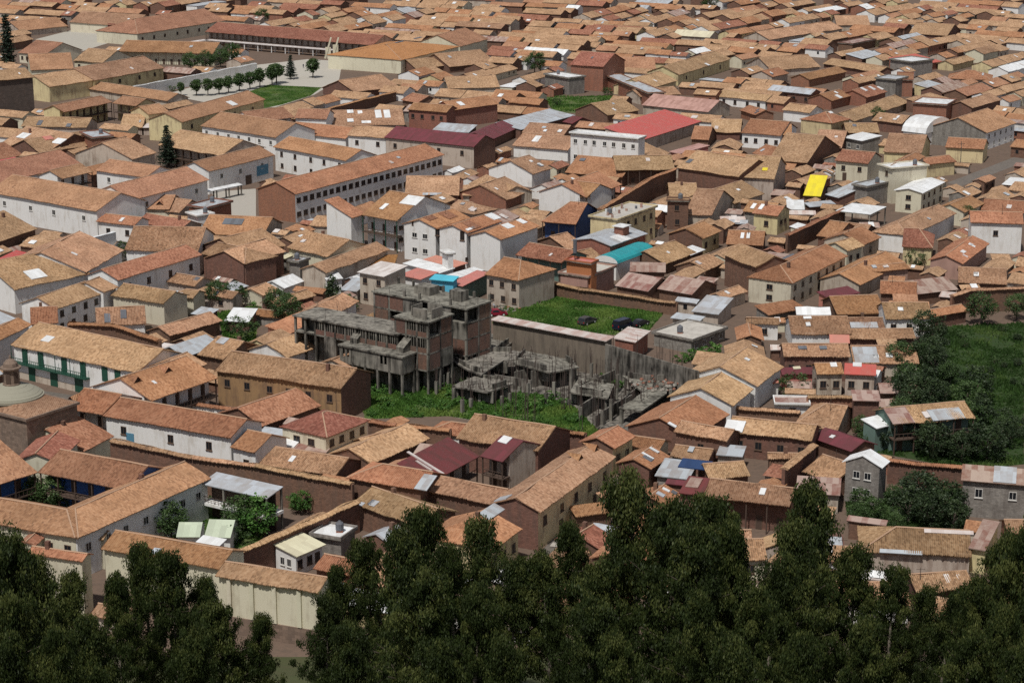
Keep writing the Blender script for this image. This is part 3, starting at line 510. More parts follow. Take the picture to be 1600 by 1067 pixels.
 ('orange striped roof left of a zinc patchwork roof', ('g', 79.1, 427.3, 86.8, 425.9, 4.6, 2.7, 21, 'a', 'o', '')),
 ('zinc and tile patchwork roof', ('g', 87.0, 426.6, 96.8, 430.9, 4.9, 2.7, 21, 'a', 'u', '')),
 ('square tan roof over a white porch', ('g', 75.8, 401.6, 85.3, 401.6, 5.5, 3.8, 21, 'w', 't', 'w1x3')),
 ('orange roof left of the square tan porch roof', ('g', 67.2, 409.6, 77.5, 411.0, 6.1, 2.7, 21, 'a', 'o', '')),
 ('wide orange lean-to at the lower end of the street', ('s', 53.0, 409.3, 61.7, 414.5, 5.0, 2.7, 10, 'n', 'o', '')),
 ('orange and maroon lean-to beside the street', ('s', 67.6, 422.7, 75.1, 428.0, 4.1, 2.7, 10, 'P', 'm', '')),
 ('thin orange roof left of the round garden tree', ('g', 86.6, 407.4, 95.2, 412.9, 2.3, 2.7, 21, 'a', 'o', '')),
 ('tall dark stone church tower block at the left edge', ('g', -175.6, 669.2, -159.4, 682.1, 6.5, 13.0, 21, 's', 't', '')),
 ('salmon gabled school hut near the paved court', ('g', -196.4, 814.8, -184.0, 806.1, 10.3, 4.0, 21, 'c', 'p', 'w1x5')),
 ('tan gabled school hut with white end wall', ('g', -169.6, 791.1, -156.8, 784.2, 9.6, 4.0, 21, 'c', 't', 'w1x3')),
 ('broad salmon roof behind the dark stone church', ('g', -180.7, 767.9, -165.4, 772.3, 11.8, 3.5, 21, 'c', 'p', '')),
 ('cream school building with tan roof and tall windows', ('g', -148.5, 726.8, -128.9, 759.9, 9.8, 5.5, 21, 'y', 't', 'w1x4'), ('g', -161.1, 711.3, -148.7, 727.6, 8.7, 5.5, 21, 'y', 't', '')),
 ('long narrow salmon roof in front of the tan-roofed school', ('g', -161.2, 735.0, -118.2, 698.5, 5.1, 2.6, 21, 'b', 'p', '')),
 ('salmon-roofed cloister with dark gallery', ('g', -143.7, 652.9, -132.0, 673.6, 4.7, 6.0, 21, 'y', 'p', 'gal'), ('g', -131.9, 671.9, -122.8, 665.1, 4.7, 6.0, 21, 'y', 'p', 'gal')),
 ('pale yellow school wing with broad salmon roof', ('g', -102.2, 630.0, -81.8, 676.6, 6.5, 6.5, 21, 'y', 'p', 'w1x4'), ('g', -115.6, 647.7, -109.9, 653.5, 5.4, 6.0, 21, 'y', 'p', '')),
 ('small hip roof patched with white sheets', ('g', -117.1, 643.5, -105.2, 645.0, 7.1, 2.5, 21, 'b', 'Wp', 'h')),
 ('small tan roof beside the white patched hip roof', ('g', -124.4, 643.5, -117.1, 643.5, 8.0, 2.5, 21, 'b', 't', '')),
 ('white school range with blue windows', ('g', -96.6, 629.1, -70.9, 607.6, 8.7, 5.5, 21, 'w', 'p', 'w1x7')),
 ('tan courtyard house round the dark conifer', ('g', -106.7, 569.0, -101.7, 579.6, 10.3, 6.0, 21, 'b', 't', ''), ('g', -103.5, 592.0, -82.7, 574.5, 8.8, 6.0, 21, 'b', 't', 'gal')),
 ('tan roof with dark hatches below the dark stone church', ('g', -156.2, 645.9, -134.7, 642.9, 5.8, 2.6, 21, 'b', 't', '')),
 ('rubble-strewn tan roof at the left edge', ('g', -155.2, 614.2, -137.6, 600.5, 10.4, 2.5, 21, 'a', 't', '')),
 ('long ragged tan roof left of the conifer courtyard', ('g', -139.3, 597.3, -124.0, 613.6, 8.1, 2.6, 21, 'a', 't', '')),
 ('small brick box with zinc roof among ragged tan roofs', ('f', -131.0, 614.3, -125.0, 603.8, 6.8, 6.0, 0, 'k', 'z', '')),
 ('red-brown gable at the left edge', ('g', -148.6, 586.8, -143.4, 594.6, 8.0, 2.6, 21, 'a', 'r', '')),
 ('bright red sheet roof at the left edge', ('s', -146.6, 574.8, -140.2, 584.8, 4.9, 2.5, 10, 'a', 'R', '')),
 ('salmon-roofed classroom block with cream wall near the paved court', ('g', -157.8, 866.6, -127.4, 916.4, 12.0, 5.0, 21, 'c', 'p', 'hl w1x8')),
 ('cream hall with a maroon sign beside the paved court', ('g', -197.2, 916.3, -166.1, 901.2, 9.9, 4.3, 21, 'c', 't', '')),
 ('salmon roof with dark arcade left of the paved court', ('g', -214.7, 898.8, -197.7, 916.6, 8.7, 2.5, 21, 'b', 'p', '')),
 ('very long red-roofed arcade behind the school lawn', ('g', -130.1, 870.9, -56.0, 825.5, 8.5, 5.5, 21, 'b', 'r', 'gal')),
 ('orange school roof with arcade above the tree group', ('g', -155.6, 811.0, -117.2, 803.3, 8.7, 5.0, 21, 'c', 'o', 'gal')),
 ('cream gymnasium with wide orange hip roof', ('g', -42.1, 782.0, -20.8, 822.7, 17.0, 5.4, 10, 'c', 'Y', 'h'), ('g', -20.6, 825.9, -9.6, 850.3, 10.7, 5.0, 21, 'c', 'p', '')),
 ('tan gabled house below the gymnasium', ('g', -55.2, 718.2, -40.8, 733.7, 8.9, 2.5, 21, 'a', 't', '')),
 ('tan roof right below the gymnasium', ('g', -36.6, 779.5, -18.6, 793.0, 6.7, 2.5, 21, 'a', 't', '')),
 ('broad tan roof at the right of the gymnasium', ('g', -23.9, 784.0, -6.2, 797.6, 10.2, 2.5, 21, 'a', 't', '')),
 ('tan roof right of the blue tarpaulin', ('g', -22.8, 727.8, -4.3, 731.7, 8.0, 2.5, 21, 'b', 't', '')),
 ('small red-brown gable with dark end wall', ('g', -38.3, 701.6, -32.2, 694.5, 5.0, 2.5, 21, 'a', 'r', '')),
 ('orange-roofed brick house with a grey gable', ('g', -33.9, 658.4, -21.0, 651.9, 4.3, 6.0, 21, 'k', 'o', 'w1x4'), ('g', -18.6, 656.8, -4.2, 670.2, 5.7, 6.0, 21, 'k', 'o', '')),
 ('broad tan roof dotted with skylights behind the maroon hall', ('g', -57.0, 645.9, -34.2, 649.0, 9.3, 2.6, 21, 'b', 't', '')),
 ('orange roof beside the blue-windowed white house', ('g', -70.3, 626.1, -50.5, 615.2, 6.4, 3.9, 21, 'w', 'o', '')),
 ('white house with two blue windows left of the maroon hall', ('g', -49.7, 609.4, -37.6, 603.8, 5.7, 6.0, 21, 'w', 't', 'w1x2')),
 ('long maroon metal-roofed hall with beige wall', ('g', -38.0, 602.3, -11.1, 586.0, 6.5, 6.5, 21, 'b', 'm', 'w1x4 sa')),
 ('second maroon roof right of the maroon hall', ('g', -6.6, 618.1, 2.0, 641.1, 5.3, 2.9, 21, 'a', 'm', '')),
 ('pale zinc sheets behind the maroon hall', ('s', -25.2, 638.3, -13.5, 633.8, 7.4, 2.6, 10, 'a', 'z', '')),
 ('salmon roof of the school patio', ('g', -80.7, 633.0, -68.7, 642.3, 6.5, 6.0, 21, 'w', 'p', 'gal'), ('g', -68.6, 640.8, -58.3, 639.2, 5.6, 6.0, 21, 'w', 'p', '')),
 ('long pale zinc roof behind the second maroon roof', ('s', 3.0, 637.4, 20.7, 665.7, 9.9, 2.9, 8, 'a', 'z', '')),
 ('tall brick block with red-brown roof above the green lot', ('g', 20.9, 742.9, 32.8, 736.6, 9.8, 9.0, 21, 'k', 'r', ''), ('f', 33.2, 744.5, 46.6, 699.7, 6.7, 5.0, 0, 'k', 'z', '')),
 ('tan gable right of the tall brick block', ('g', 48.8, 723.7, 60.3, 743.5, 7.5, 3.1, 21, 'y', 't', '')),
 ('grey block terrace with white water tanks', ('f', 11.3, 739.5, 20.2, 728.5, 8.3, 6.0, 0, 'n', 'W', '')),
 ('salmon roof behind the tall brick block', ('g', 38.8, 774.4, 54.5, 774.4, 9.4, 2.6, 21, 'b', 'p', '')),
 ('tan gabled yellow house right behind the tall brick block', ('g', 61.4, 751.0, 85.0, 794.2, 6.8, 4.2, 21, 'y', 't', 'w1x3')),
 ('big bright red-roofed hall', ('s', 39.2, 612.9, 60.4, 648.0, 13.2, 3.8, 12, 'b', 'R', '')),
 ('white facade block in front of the red-roofed hall', ('f', 16.6, 592.5, 36.3, 581.6, 5.4, 9.5, 0, 'w', 'W', 'w2x7')),
 ('long faded pink metal-roofed hall', ('g', 43.6, 685.4, 64.6, 670.4, 7.7, 3.2, 21, 'b', 'Pu', '')),
 ('tan gabled adobe house left of the red-roofed hall', ('g', 31.5, 667.6, 42.6, 678.2, 7.9, 2.6, 21, 'a', 't', '')),
 ('tan roof behind the faded pink hall', ('g', 44.3, 706.4, 59.3, 713.8, 5.3, 2.6, 21, 'b', 't', '')),
 ('little maroon-roofed brick house', ('g', 16.2, 654.7, 19.2, 650.6, 4.3, 2.6, 21, 'a', 'm', '')),
 ('tan roof left of the white facade block', ('g', 0.0, 605.7, 16.5, 597.6, 7.2, 3.5, 21, 'w', 't', '')),
 ('tan roof above, left of the white facade block', ('g', 3.0, 634.4, 15.9, 628.5, 6.0, 2.5, 21, 'a', 't', '')),
 ('small orange roof right of the red-roofed hall', ('g', 54.8, 622.7, 60.3, 621.3, 7.4, 2.5, 21, 'a', 'o', '')),
 ('tan roof over a ruined rubble yard', ('g', 62.1, 635.3, 71.4, 633.8, 7.6, 2.6, 21, 'a', 't', '')),
 ('white house with orange roof beside the rubble yard', ('g', 70.1, 622.0, 81.6, 616.2, 8.0, 4.6, 21, 'w', 'o', 'w1x4')),
 ('pink and yellow awning in front of the red-roofed hall', ('s', 46.5, 601.0, 49.6, 597.3, 12.5, 2.5, 5, 'P', 'Pu', '')),
 ('small brick house with orange roof on the upper right', ('g', 75.7, 678.2, 79.9, 668.2, 3.8, 2.6, 21, 'k', 'o', '')),
 ('orange roof left of the yellow-walled house', ('g', 70.8, 597.3, 75.7, 590.7, 5.4, 2.6, 21, 'b', 'o', '')),
 ('pale yellow metal roof far up the slope', ('g', 68.7, 882.5, 84.1, 874.1, 5.3, 2.6, 21, 'b', 'C', '')),
 ('red-brown roofed cream house with balcony door', ('g', 90.8, 569.7, 99.5, 564.8, 6.0, 5.5, 21, 'c', 'r', 'w1x2 d1')),
 ('broad tan roof with white ridge strip', ('g', 73.9, 583.5, 84.4, 578.0, 14.8, 3.2, 21, 'a', 't', '')),
 ('tan adobe roof left of the zinc-roofed cabin', ('g', 90.4, 608.6, 98.6, 605.9, 9.6, 2.6, 21, 'a', 't', '')),
 ('brick house with cluttered white roof terrace', ('f', 132.5, 675.1, 143.1, 670.0, 13.4, 5.5, 0, 'k', 'W', '')),
 ('zinc-roofed grey cabin with white frames', ('s', 100.0, 613.9, 104.9, 607.2, 8.5, 4.6, 5, 'n', 'W', 'w1x2')),
 ('bright white vaulted shed', ('v', 120.6, 628.5, 127.0, 623.2, 16.8, 4.0, 0, 'w', 'W', '')),
 ('grey flat cabin right of the white vaulted shed', ('s', 127.5, 630.6, 134.3, 626.2, 7.0, 2.9, 6, 'n', 'z', '')),
 ('white two-storey house with balconies on the upper street', ('g', 144.3, 616.1, 157.6, 634.5, 9.8, 5.5, 21, 'w', 'p', 'sn w2x5')),
 ('orange roof with yellow walls on the upper street', ('g', 127.9, 598.4, 138.5, 594.4, 5.4, 4.3, 21, 'y', 'o', '')),
 ('small orange roof with yellow wall, lower upper street', ('g', 117.8, 572.2, 127.0, 577.2, 3.5, 3.9, 21, 'y', 'o', '')),
 ('yellow house with orange hip roof and pillar', ('g', 101.0, 641.2, 108.4, 649.6, 6.2, 4.3, 21, 'y', 'o', 'h')),
 ('long tan roof beside the small green yard', ('g', 110.5, 655.9, 136.1, 696.2, 5.6, 2.5, 21, 'b', 't', '')),
 ('orange-roofed brick house with a skylight', ('g', 109.1, 694.6, 117.7, 706.1, 4.9, 3.2, 21, 'k', 'o', '')),
 ('red-brown roof with three skylights', ('g', 122.2, 701.7, 131.6, 715.4, 5.6, 3.2, 21, 'k', 'r', '')),
 ('long brick house with orange roof on the upper right', ('g', 108.8, 746.9, 125.8, 767.9, 4.3, 2.9, 21, 'k', 'o', '')),
 ('grey concrete tower block on the upper right', ('f', 128.7, 725.8, 135.4, 720.7, 10.0, 6.5, 0, 'n', 'z', '')),
 ('brick block right of the grey tower block', ('f', 136.3, 725.3, 142.3, 724.1, 18.9, 6.0, 0, 'k', 'o', '')),
 ('white flat terrace below the red sheet roof', ('f', 144.1, 783.5, 151.2, 774.5, 12.8, 5.5, 0, 'n', 'W', '')),
 ('red sheet roof on a long brick house', ('s', 154.5, 784.7, 167.4, 797.0, 12.9, 2.9, 8, 'k', 'R', '')),
 ('wide orange hip roof on the upper right', ('g', 160.2, 752.3, 175.7, 748.2, 6.4, 2.6, 21, 'b', 'o', 'h')),
 ('tan roof above the zinc-roofed cabin', ('g', 104.3, 633.2, 114.8, 633.2, 5.7, 2.6, 21, 'a', 't', '')),
 ('tan roof over yellow wall behind the balconied apartment', ('g', 108.3, 591.0, 118.8, 587.3, 9.9, 4.3, 21, 'y', 't', '')),
 ('orange-roofed brick house at the middle right', ('g', 78.0, 618.5, 85.2, 617.7, 6.0, 4.6, 21, 'k', 'o', 'w1x2')),
 ('long tan roof with white ridge on the far right', ('g', 108.7, 867.0, 146.0, 906.7, 7.2, 2.6, 21, 'b', 't', '')),
 ('far tan roof in the upper right', ('g', 145.0, 918.8, 160.0, 918.8, 8.6, 2.6, 21, 'b', 't', '')),
 ('far tan roof with dark gable in the upper right', ('g', 171.6, 889.3, 186.5, 880.8, 9.9, 2.6, 21, 'a', 't', '')),
 ('far wide tan roof on the right', ('g', 98.1, 774.4, 118.2, 783.3, 9.6, 2.6, 21, 'b', 't', '')),
 ('far tan roof under a long brown ridge', ('g', 120.1, 792.3, 137.5, 767.9, 4.6, 2.6, 21, 'a', 't', '')),
 ('rusty sheet-roofed white house in front of the yellow corner house', ('s', -10.6, 253.7, 2.4, 247.7, 5.5, 2.6, 10, 'w', 'u', '')),
 ('red-brown tiled brown adobe house front-left of the lower right tiled house', ('g', 27.1, 253.9, 27.8, 241.5, 4.2, 2.6, 21, 'a', 'r', 'w1x3')),
 ('tan-tiled white house front-left of the lower right tiled house', ('g', 42.2, 255.2, 53.5, 255.1, 4.3, 2.9, 21, 'w', 't', '')),
 ('white sheet-roofed yellow house front-right of the white yard cabin', ('g', -23.6, 255.9, -12.2, 250.4, 2.9, 2.9, 21, 'y', 'W', 'w1x3')),
 ('tan-tiled grey block house in front of the gallery house', ('g', 17.3, 256.1, 26.0, 251.9, 3.5, 3.8, 21, 'n', 't', 'w1x2')),
 ('orange-tiled brown adobe house to the right of the yellow corner house', ('g', 17.9, 266.5, 21.9, 274.8, 4.0, 3.8, 21, 'a', 'o', 'w1x2')),
 ('tan-tiled brown adobe house front-right of the lower right tiled house', ('s', 61.1, 255.5, 74.8, 255.2, 5.9, 2.6, 10, 'a', 't', '')),
 ('tan-tiled cream house in front of the gallery house', ('g', 26.3, 270.5, 36.1, 270.8, 4.1, 3.3, 21, 'c', 't', 'w1x2')),
 ('tan-tiled cream house front-right of the yellow corner house', ('g', 5.0, 254.4, 11.7, 250.4, 2.9, 2.3, 21, 'c', 't', '')),
 ('white sheet-roofed brick house front-left of the yellow corner house', ('f', -16.3, 264.2, -7.0, 259.3, 4.7, 3.3, 0, 'k', 'W', 'w1x2')),
 ('tan-tiled brown adobe house front-right of the white yard cabin', ('g', -17.3, 261.6, -12.2, 274.9, 2.9, 2.6, 21, 'a', 't', 'w1x3')),
 ('orange-tiled white house front-left of the gallery house', ('g', 23.9, 275.7, 25.3, 290.6, 4.2, 2.6, 21, 'w', 'o', 'hl w1x3')),
 ('tan-tiled beige house front-left of the lower right tiled house', ('g', 41.5, 260.7, 42.8, 269.9, 2.8, 3.8, 21, 'b', 't', '')),
 ('tan-tiled white house to the left of the lower right tiled house', ('g', 42.2, 270.4, 50.1, 269.4, 3.1, 3.3, 21, 'w', 't', '')),
 ('salmon-tiled brown adobe house in front of the sky-blue house', ('g', -10.7, 394.9, -5.3, 406.6, 3.0, 3.3, 21, 'a', 'p', 'w1x3')),
 ('tan-tiled beige house front-left of the long cream front building', ('g', -56.5, 253.8, -51.7, 251.6, 2.2, 2.1, 21, 'b', 't', 'w1x1')),
 ('rusty sheet-roofed grey block house front-left of the lower right tiled house', ('g', 28.9, 255.8, 36.8, 256.3, 3.4, 2.9, 21, 'n', 'u', 'w1x2')),
 ('tan-tiled brown adobe house front-right of the yellow corner house, nearest to it', ('g', 8.4, 268.1, 11.2, 275.4, 2.6, 2.6, 21, 'a', 't', 'hl')),
 ('tan-tiled brick house front-right of the yellow corner house', ('g', 14.8, 258.4, 18.7, 265.9, 2.0, 2.1, 21, 'k', 't', 'w1x2')),
 ('tan-tiled beige house behind and right of the peeling ochre house', ('g', -30.3, 364.8, -23.3, 376.7, 3.8, 3.8, 21, 'b', 't', '')),
 ('tan-tiled brown adobe house front-right of the yellow corner house, second nearest', ('g', 6.0, 258.8, 9.6, 266.0, 1.7, 2.6, 21, 'a', 't', '')),
 ('orange-tiled brick house front-right of the white yard cabin', ('g', -28.1, 269.8, -22.8, 267.1, 3.1, 2.3, 21, 'k', 'o', '')),
 ('tan-tiled brown adobe house front-left of the sky-blue house', ('g', -23.5, 401.8, -17.5, 414.0, 4.0, 3.3, 21, 'a', 't', 'hl')),
 ('tan-tiled white house front-left of the beige cube house', ('g', -37.2, 405.7, -32.2, 417.7, 3.9, 3.3, 21, 'w', 't', '')),
 ('salmon-tiled white house front-left of the sky-blue house', ('g', -24.3, 391.1, -21.6, 397.8, 3.5, 3.8, 21, 'w', 'p', '')),
 ('orange-tiled brown adobe house in front of the roof-light gable house', ('g', 23.6, 293.8, 26.3, 299.5, 2.9, 2.9, 21, 'a', 'o', '')),
 ('rusty sheet-roofed brick house front-left of the long cream front building, nearest to it', ('g', -68.2, 259.6, -63.8, 267.1, 2.0, 2.6, 21, 'k', 'u', '')),
 ('tan-tiled brown adobe house in front of the gallery house, second nearest', ('g', 26.7, 265.3, 32.1, 264.6, 2.1, 3.0, 21, 'a', 't', 'w1x1')),
 ('orange-tiled beige house in front of the gallery house', ('g', 25.3, 261.8, 26.2, 268.9, 3.3, 2.3, 21, 'b', 'o', 'hl w1x1')),
 ('tan-tiled brick house front-right of the right edge block house', ('g', 72.1, 279.7, 86.5, 279.6, 2.9, 3.8, 21, 'k', 't', '')),
 ('tan-tiled white house front-right of the gallery house', ('g', 47.8, 284.1, 48.3, 290.6, 2.4, 2.3, 21, 'w', 't', 'w1x1')),
 ('orange-tiled brick house behind the peeling ochre house', ('s', -44.5, 394.3, -38.7, 405.3, 5.8, 2.6, 10, 'k', 'o', '')),
 ('tan-tiled brown adobe house to the right of the brick roof terrace', ('g', 152.1, 672.2, 166.0, 690.1, 4.6, 4.3, 21, 'a', 't', '')),
 ('tan-tiled brown adobe house front-left of the beige cube house', ('g', -49.2, 416.6, -42.0, 426.1, 2.6, 2.6, 21, 'a', 't', 'w1x2')),
 ('tan-tiled beige house in front of the brown hip block', ('g', -66.5, 425.4, -59.4, 422.0, 2.4, 2.9, 21, 'b', 't', 'w1x1')),
 ('tan-tiled white house behind and right of the red-roofed hall', ('g', 70.6, 706.3, 86.3, 694.0, 4.4, 3.1, 21, 'w', 't', 'w1x4')),
 ('tan-tiled brown adobe house behind and left of the white vaulted shed', ('g', 115.3, 652.6, 124.0, 645.7, 4.8, 3.5, 21, 'a', 't', '')),
 ('tan-tiled brown adobe house to the right of the turquoise vault', ('g', 43.8, 447.8, 48.7, 455.7, 4.2, 2.9, 21, 'a', 't', '')),
 ('white sheet-roofed beige house behind and right of the peeling ochre house', ('s', -35.6, 384.8, -31.3, 394.8, 5.5, 2.9, 10, 'b', 'W', 'hl w1x2')),
 ('tan-tiled beige house in front of the gallery house', ('g', 41.3, 277.5, 41.8, 282.0, 2.6, 2.1, 21, 'b', 't', 'w1x1')),
 ('tan-tiled white house to the left of the white vaulted shed', ('g', 89.2, 673.0, 97.5, 666.4, 4.7, 3.5, 21, 'w', 't', '')),
 ('tan-tiled cream house front-right of the brown hip block', ('g', -53.4, 426.4, -50.6, 432.2, 3.3, 2.3, 21, 'c', 't', '')),
 ('tan-tiled white house in front of the sky-blue house', ('g', -18.8, 384.4, -16.2, 389.0, 2.3, 2.3, 21, 'w', 't', '')),
 ('orange-tiled brown adobe house front-left of the dormer courtyard house', ('g', -82.8, 327.0, -79.1, 334.1, 2.3, 3.4, 21, 'a', 'o', '')),
 ('orange-tiled cream house behind and right of the long tan hip house', ('g', 114.4, 507.0, 121.9, 518.1, 4.2, 3.8, 21, 'c', 'o', '')),
 ('rusty sheet-roofed white house front-left of the red-roofed garden house', ('f', 46.5, 347.1, 52.9, 346.7, 4.7, 2.6, 0, 'w', 'u', 'w1x1')),
 ('grey sheet-roofed brown adobe house behind the dormer courtyard house', ('g', -61.9, 373.4, -56.2, 382.5, 3.9, 3.8, 21, 'a', 'z', '')),
 ('tan-tiled yellow house front-right of the lower right tiled house', ('g', 67.5, 262.9, 81.4, 261.9, 2.8, 3.3, 21, 'y', 't', '')),
 ('orange-tiled brown adobe house to the right of the lower right tiled house', ('g', 69.6, 271.2, 82.3, 270.1, 3.3, 2.3, 21, 'a', 'o', '')),
 ('grey sheet-roofed brown adobe house to the left of the lower right tiled house', ('f', 42.1, 277.6, 48.0, 277.0, 4.8, 2.6, 0, 'a', 'z', 'w1x1')),
 ('tan-tiled grey block house in front of the sky-blue house', ('g', -15.6, 398.1, -12.4, 407.1, 2.9, 2.3, 21, 'n', 't', 'w1x2')),
 ('tan-tiled white house to the right of the white slab', ('g', 47.2, 399.7, 53.9, 398.8, 2.0, 3.4, 21, 'w', 't', 'w1x1')),
 ('orange-tiled brown adobe house to the right of the white slab', ('g', 49.5, 387.3, 50.0, 396.6, 2.7, 3.3, 21, 'a', 'o', '')),
 ('grey sheet-roofed brown adobe house to the left of the brick roof terrace', ('g', 89.3, 714.2, 103.0, 703.5, 3.8, 4.0, 21, 'a', 'z', 'w1x4')),
 ('rusty sheet-roofed brick house front-left of the long cream front building, second nearest', ('g', -75.5, 254.0, -68.4, 250.4, 2.6, 2.3, 21, 'k', 'u', '')),
 ('salmon-tiled brown adobe house behind and right of the brick roof terrace', ('g', 157.3, 704.2, 170.2, 720.6, 4.8, 3.4, 21, 'a', 'p', '')),
 ('white sheet-roofed white house front-right of the brown hip block', ('g', -49.6, 433.5, -45.8, 440.5, 3.3, 2.3, 21, 'w', 'W', '')),
 ('tan-tiled brown adobe house behind and right of the orange-roofed gymnasium', ('g', -25.5, 910.9, -4.7, 900.3, 4.2, 3.3, 21, 'a', 't', 'w1x5')),
 ('tan-tiled brown adobe house behind the dark stone church', ('g', -211.7, 841.9, -200.9, 863.0, 4.3, 3.3, 21, 'a', 't', 'hl')),
 ('tan-tiled brown adobe house in front of the gallery house, nearest to it', ('g', 28.7, 279.4, 35.0, 279.2, 2.6, 2.6, 21, 'a', 't', '')),
 ('tan-tiled cream house front-left of the brown hip block', ('g', -72.9, 420.9, -67.2, 418.6, 2.9, 3.8, 21, 'c', 't', 'hl w1x1')),
 ('tan-tiled yellow house behind the brick roof terrace', ('g', 170.5, 789.9, 181.9, 804.6, 3.7, 2.5, 21, 'y', 't', '')),
 ('tan-tiled cream house behind and right of the brick roof terrace', ('g', 186.8, 810.9, 195.3, 821.8, 4.4, 3.9, 21, 'c', 't', '')),
 ('red-brown tiled brown adobe house behind and right of the peeling ochre house', ('g', -25.0, 379.2, -21.5, 386.0, 3.7, 2.3, 21, 'a', 'r', '')),
 ('rusty sheet-roofed brown adobe house behind and right of the brick roof terrace', ('g', 150.4, 712.0, 163.2, 728.4, 4.6, 3.4, 21, 'a', 'u', '')),
 ('tan-tiled cream house behind and right of the peeling ochre house', ('g', -33.5, 396.8, -29.5, 403.7, 3.3, 2.3, 21, 'c', 't', 'w1x2')),
 ('orange-tiled beige house to the left of the brick roof terrace', ('g', 95.9, 752.2, 103.3, 761.7, 4.9, 3.2, 21, 'b', 'o', '')),
 ('orange-tiled cream house behind the roof-light gable house', ('g', 16.3, 325.2, 24.3, 321.3, 2.7, 2.6, 21, 'c', 'o', 'w1x2')),
 ('orange-tiled grey block house behind the peeling ochre house', ('g', -53.9, 411.6, -46.5, 408.1, 2.1, 2.1, 21, 'n', 'o', '')),
 ('rusty sheet-roofed brown adobe house behind and left of the brick roof terrace', ('f', 140.6, 845.9, 152.9, 861.6, 7.6, 3.4, 0, 'a', 'u', '')),
 ('orange-tiled beige house front-left of the green balcony house', ('g', -89.7, 329.7, -85.2, 337.9, 2.8, 3.8, 21, 'b', 'o', '')),
 ('orange-tiled white house behind the maroon-roofed court', ('g', -14.6, 332.5, -8.0, 329.6, 3.2, 2.3, 21, 'w', 'o', 'hl')),
 ('orange-tiled white house front-left of the dormer courtyard house', ('g', -85.5, 339.9, -77.6, 336.4, 2.1, 2.6, 21, 'w', 'o', '')),
]
WALLS = [  # label, points, height, wall, coping
 ('slanting tile-capped wall between the convent garden and the walled yard', [(-40.0, 267.4), (-23.3, 290.3)], 5.0, 'a', 't'),
 ('long tile-capped brown wall crossing behind the convent garden', [(-65.1, 316.9), (-50.5, 308.0), (-40.1, 304.1), (-24.4, 295.4)], 6.0, 'a', 't'),
 ('low white tile-capped wall behind the dormer courtyard house', [(-57.0, 347.0), (-47.1, 342.7)], 3.0, 'w', 'o'),
 ('ragged brown wall top behind the green balcony house', [(-86.3, 385.2), (-76.8, 382.8), (-66.4, 372.3)], 7.5, 'a', 'o'),
 ('broken tile-capped wall along the front of the overgrown lot', [(-24.3, 333.5), (-19.5, 331.3), (-10.4, 328.2)], 4.0, 'a', 'o'),
 ('short tile-capped wall at the near corner of the overgrown lot', [(8.3, 327.8), (12.3, 326.0)], 4.0, 'a', 'o'),
 ('tile-capped wall behind the long adobe house with white sheet patch', [(38.3, 344.6), (50.3, 341.6)], 3.0, 'a', 't'),
 ('slanting tile-capped adobe wall left of the grey gabled house', [(42.8, 305.4), (49.3, 317.5)], 5.0, 'a', 't'),
 ('red brick yard wall below the garden houses', [(52.7, 349.2), (60.7, 348.7)], 3.5, 'k', 't'),
 ('orange-capped garden wall right of the grey gabled house', [(60.7, 312.5), (73.5, 308.6)], 4.0, 'a', 'o'),
 ('white metal coping along the broad courtyard house', [(-107.0, 427.9), (-105.3, 448.7), (-92.9, 468.0)], 7.5, 'w', 'W'),
 ('tall brown mud wall zigzagging up behind the cream apartment block', [(21.9, 500.9), (28.9, 519.2), (37.4, 542.1), (44.8, 554.9)], 6.0, 'a', 'o'),
 ('tall brown wall along the back of the grassy parking lot', [(4.4, 440.4), (14.6, 431.6), (34.8, 419.0)], 2.8, 'a', 't'),
 ('tile-capped wall slanting up from the yellow gabled house', [(65.7, 478.1), (83.8, 508.2)], 4.5, 'a', 'o'),
 ('long brown wall above the garden at the right edge', [(92.3, 416.8), (97.1, 421.6), (109.1, 423.7)], 5.0, 'a', 't'),
 ('long white wall along the school lawn', [(-134.8, 722.7), (-98.0, 784.2)], 4.0, 'w', 'W'),
 ('grey covered walkway in front of the long red arcade', [(-139.7, 845.2), (-128.5, 863.8), (-71.2, 829.9)], 3.0, 'w', 'Wp'),
 ('brown wall below the gymnasium', [(-62.5, 674.2), (-40.9, 714.6)], 3.5, 'a', 'o'),
]
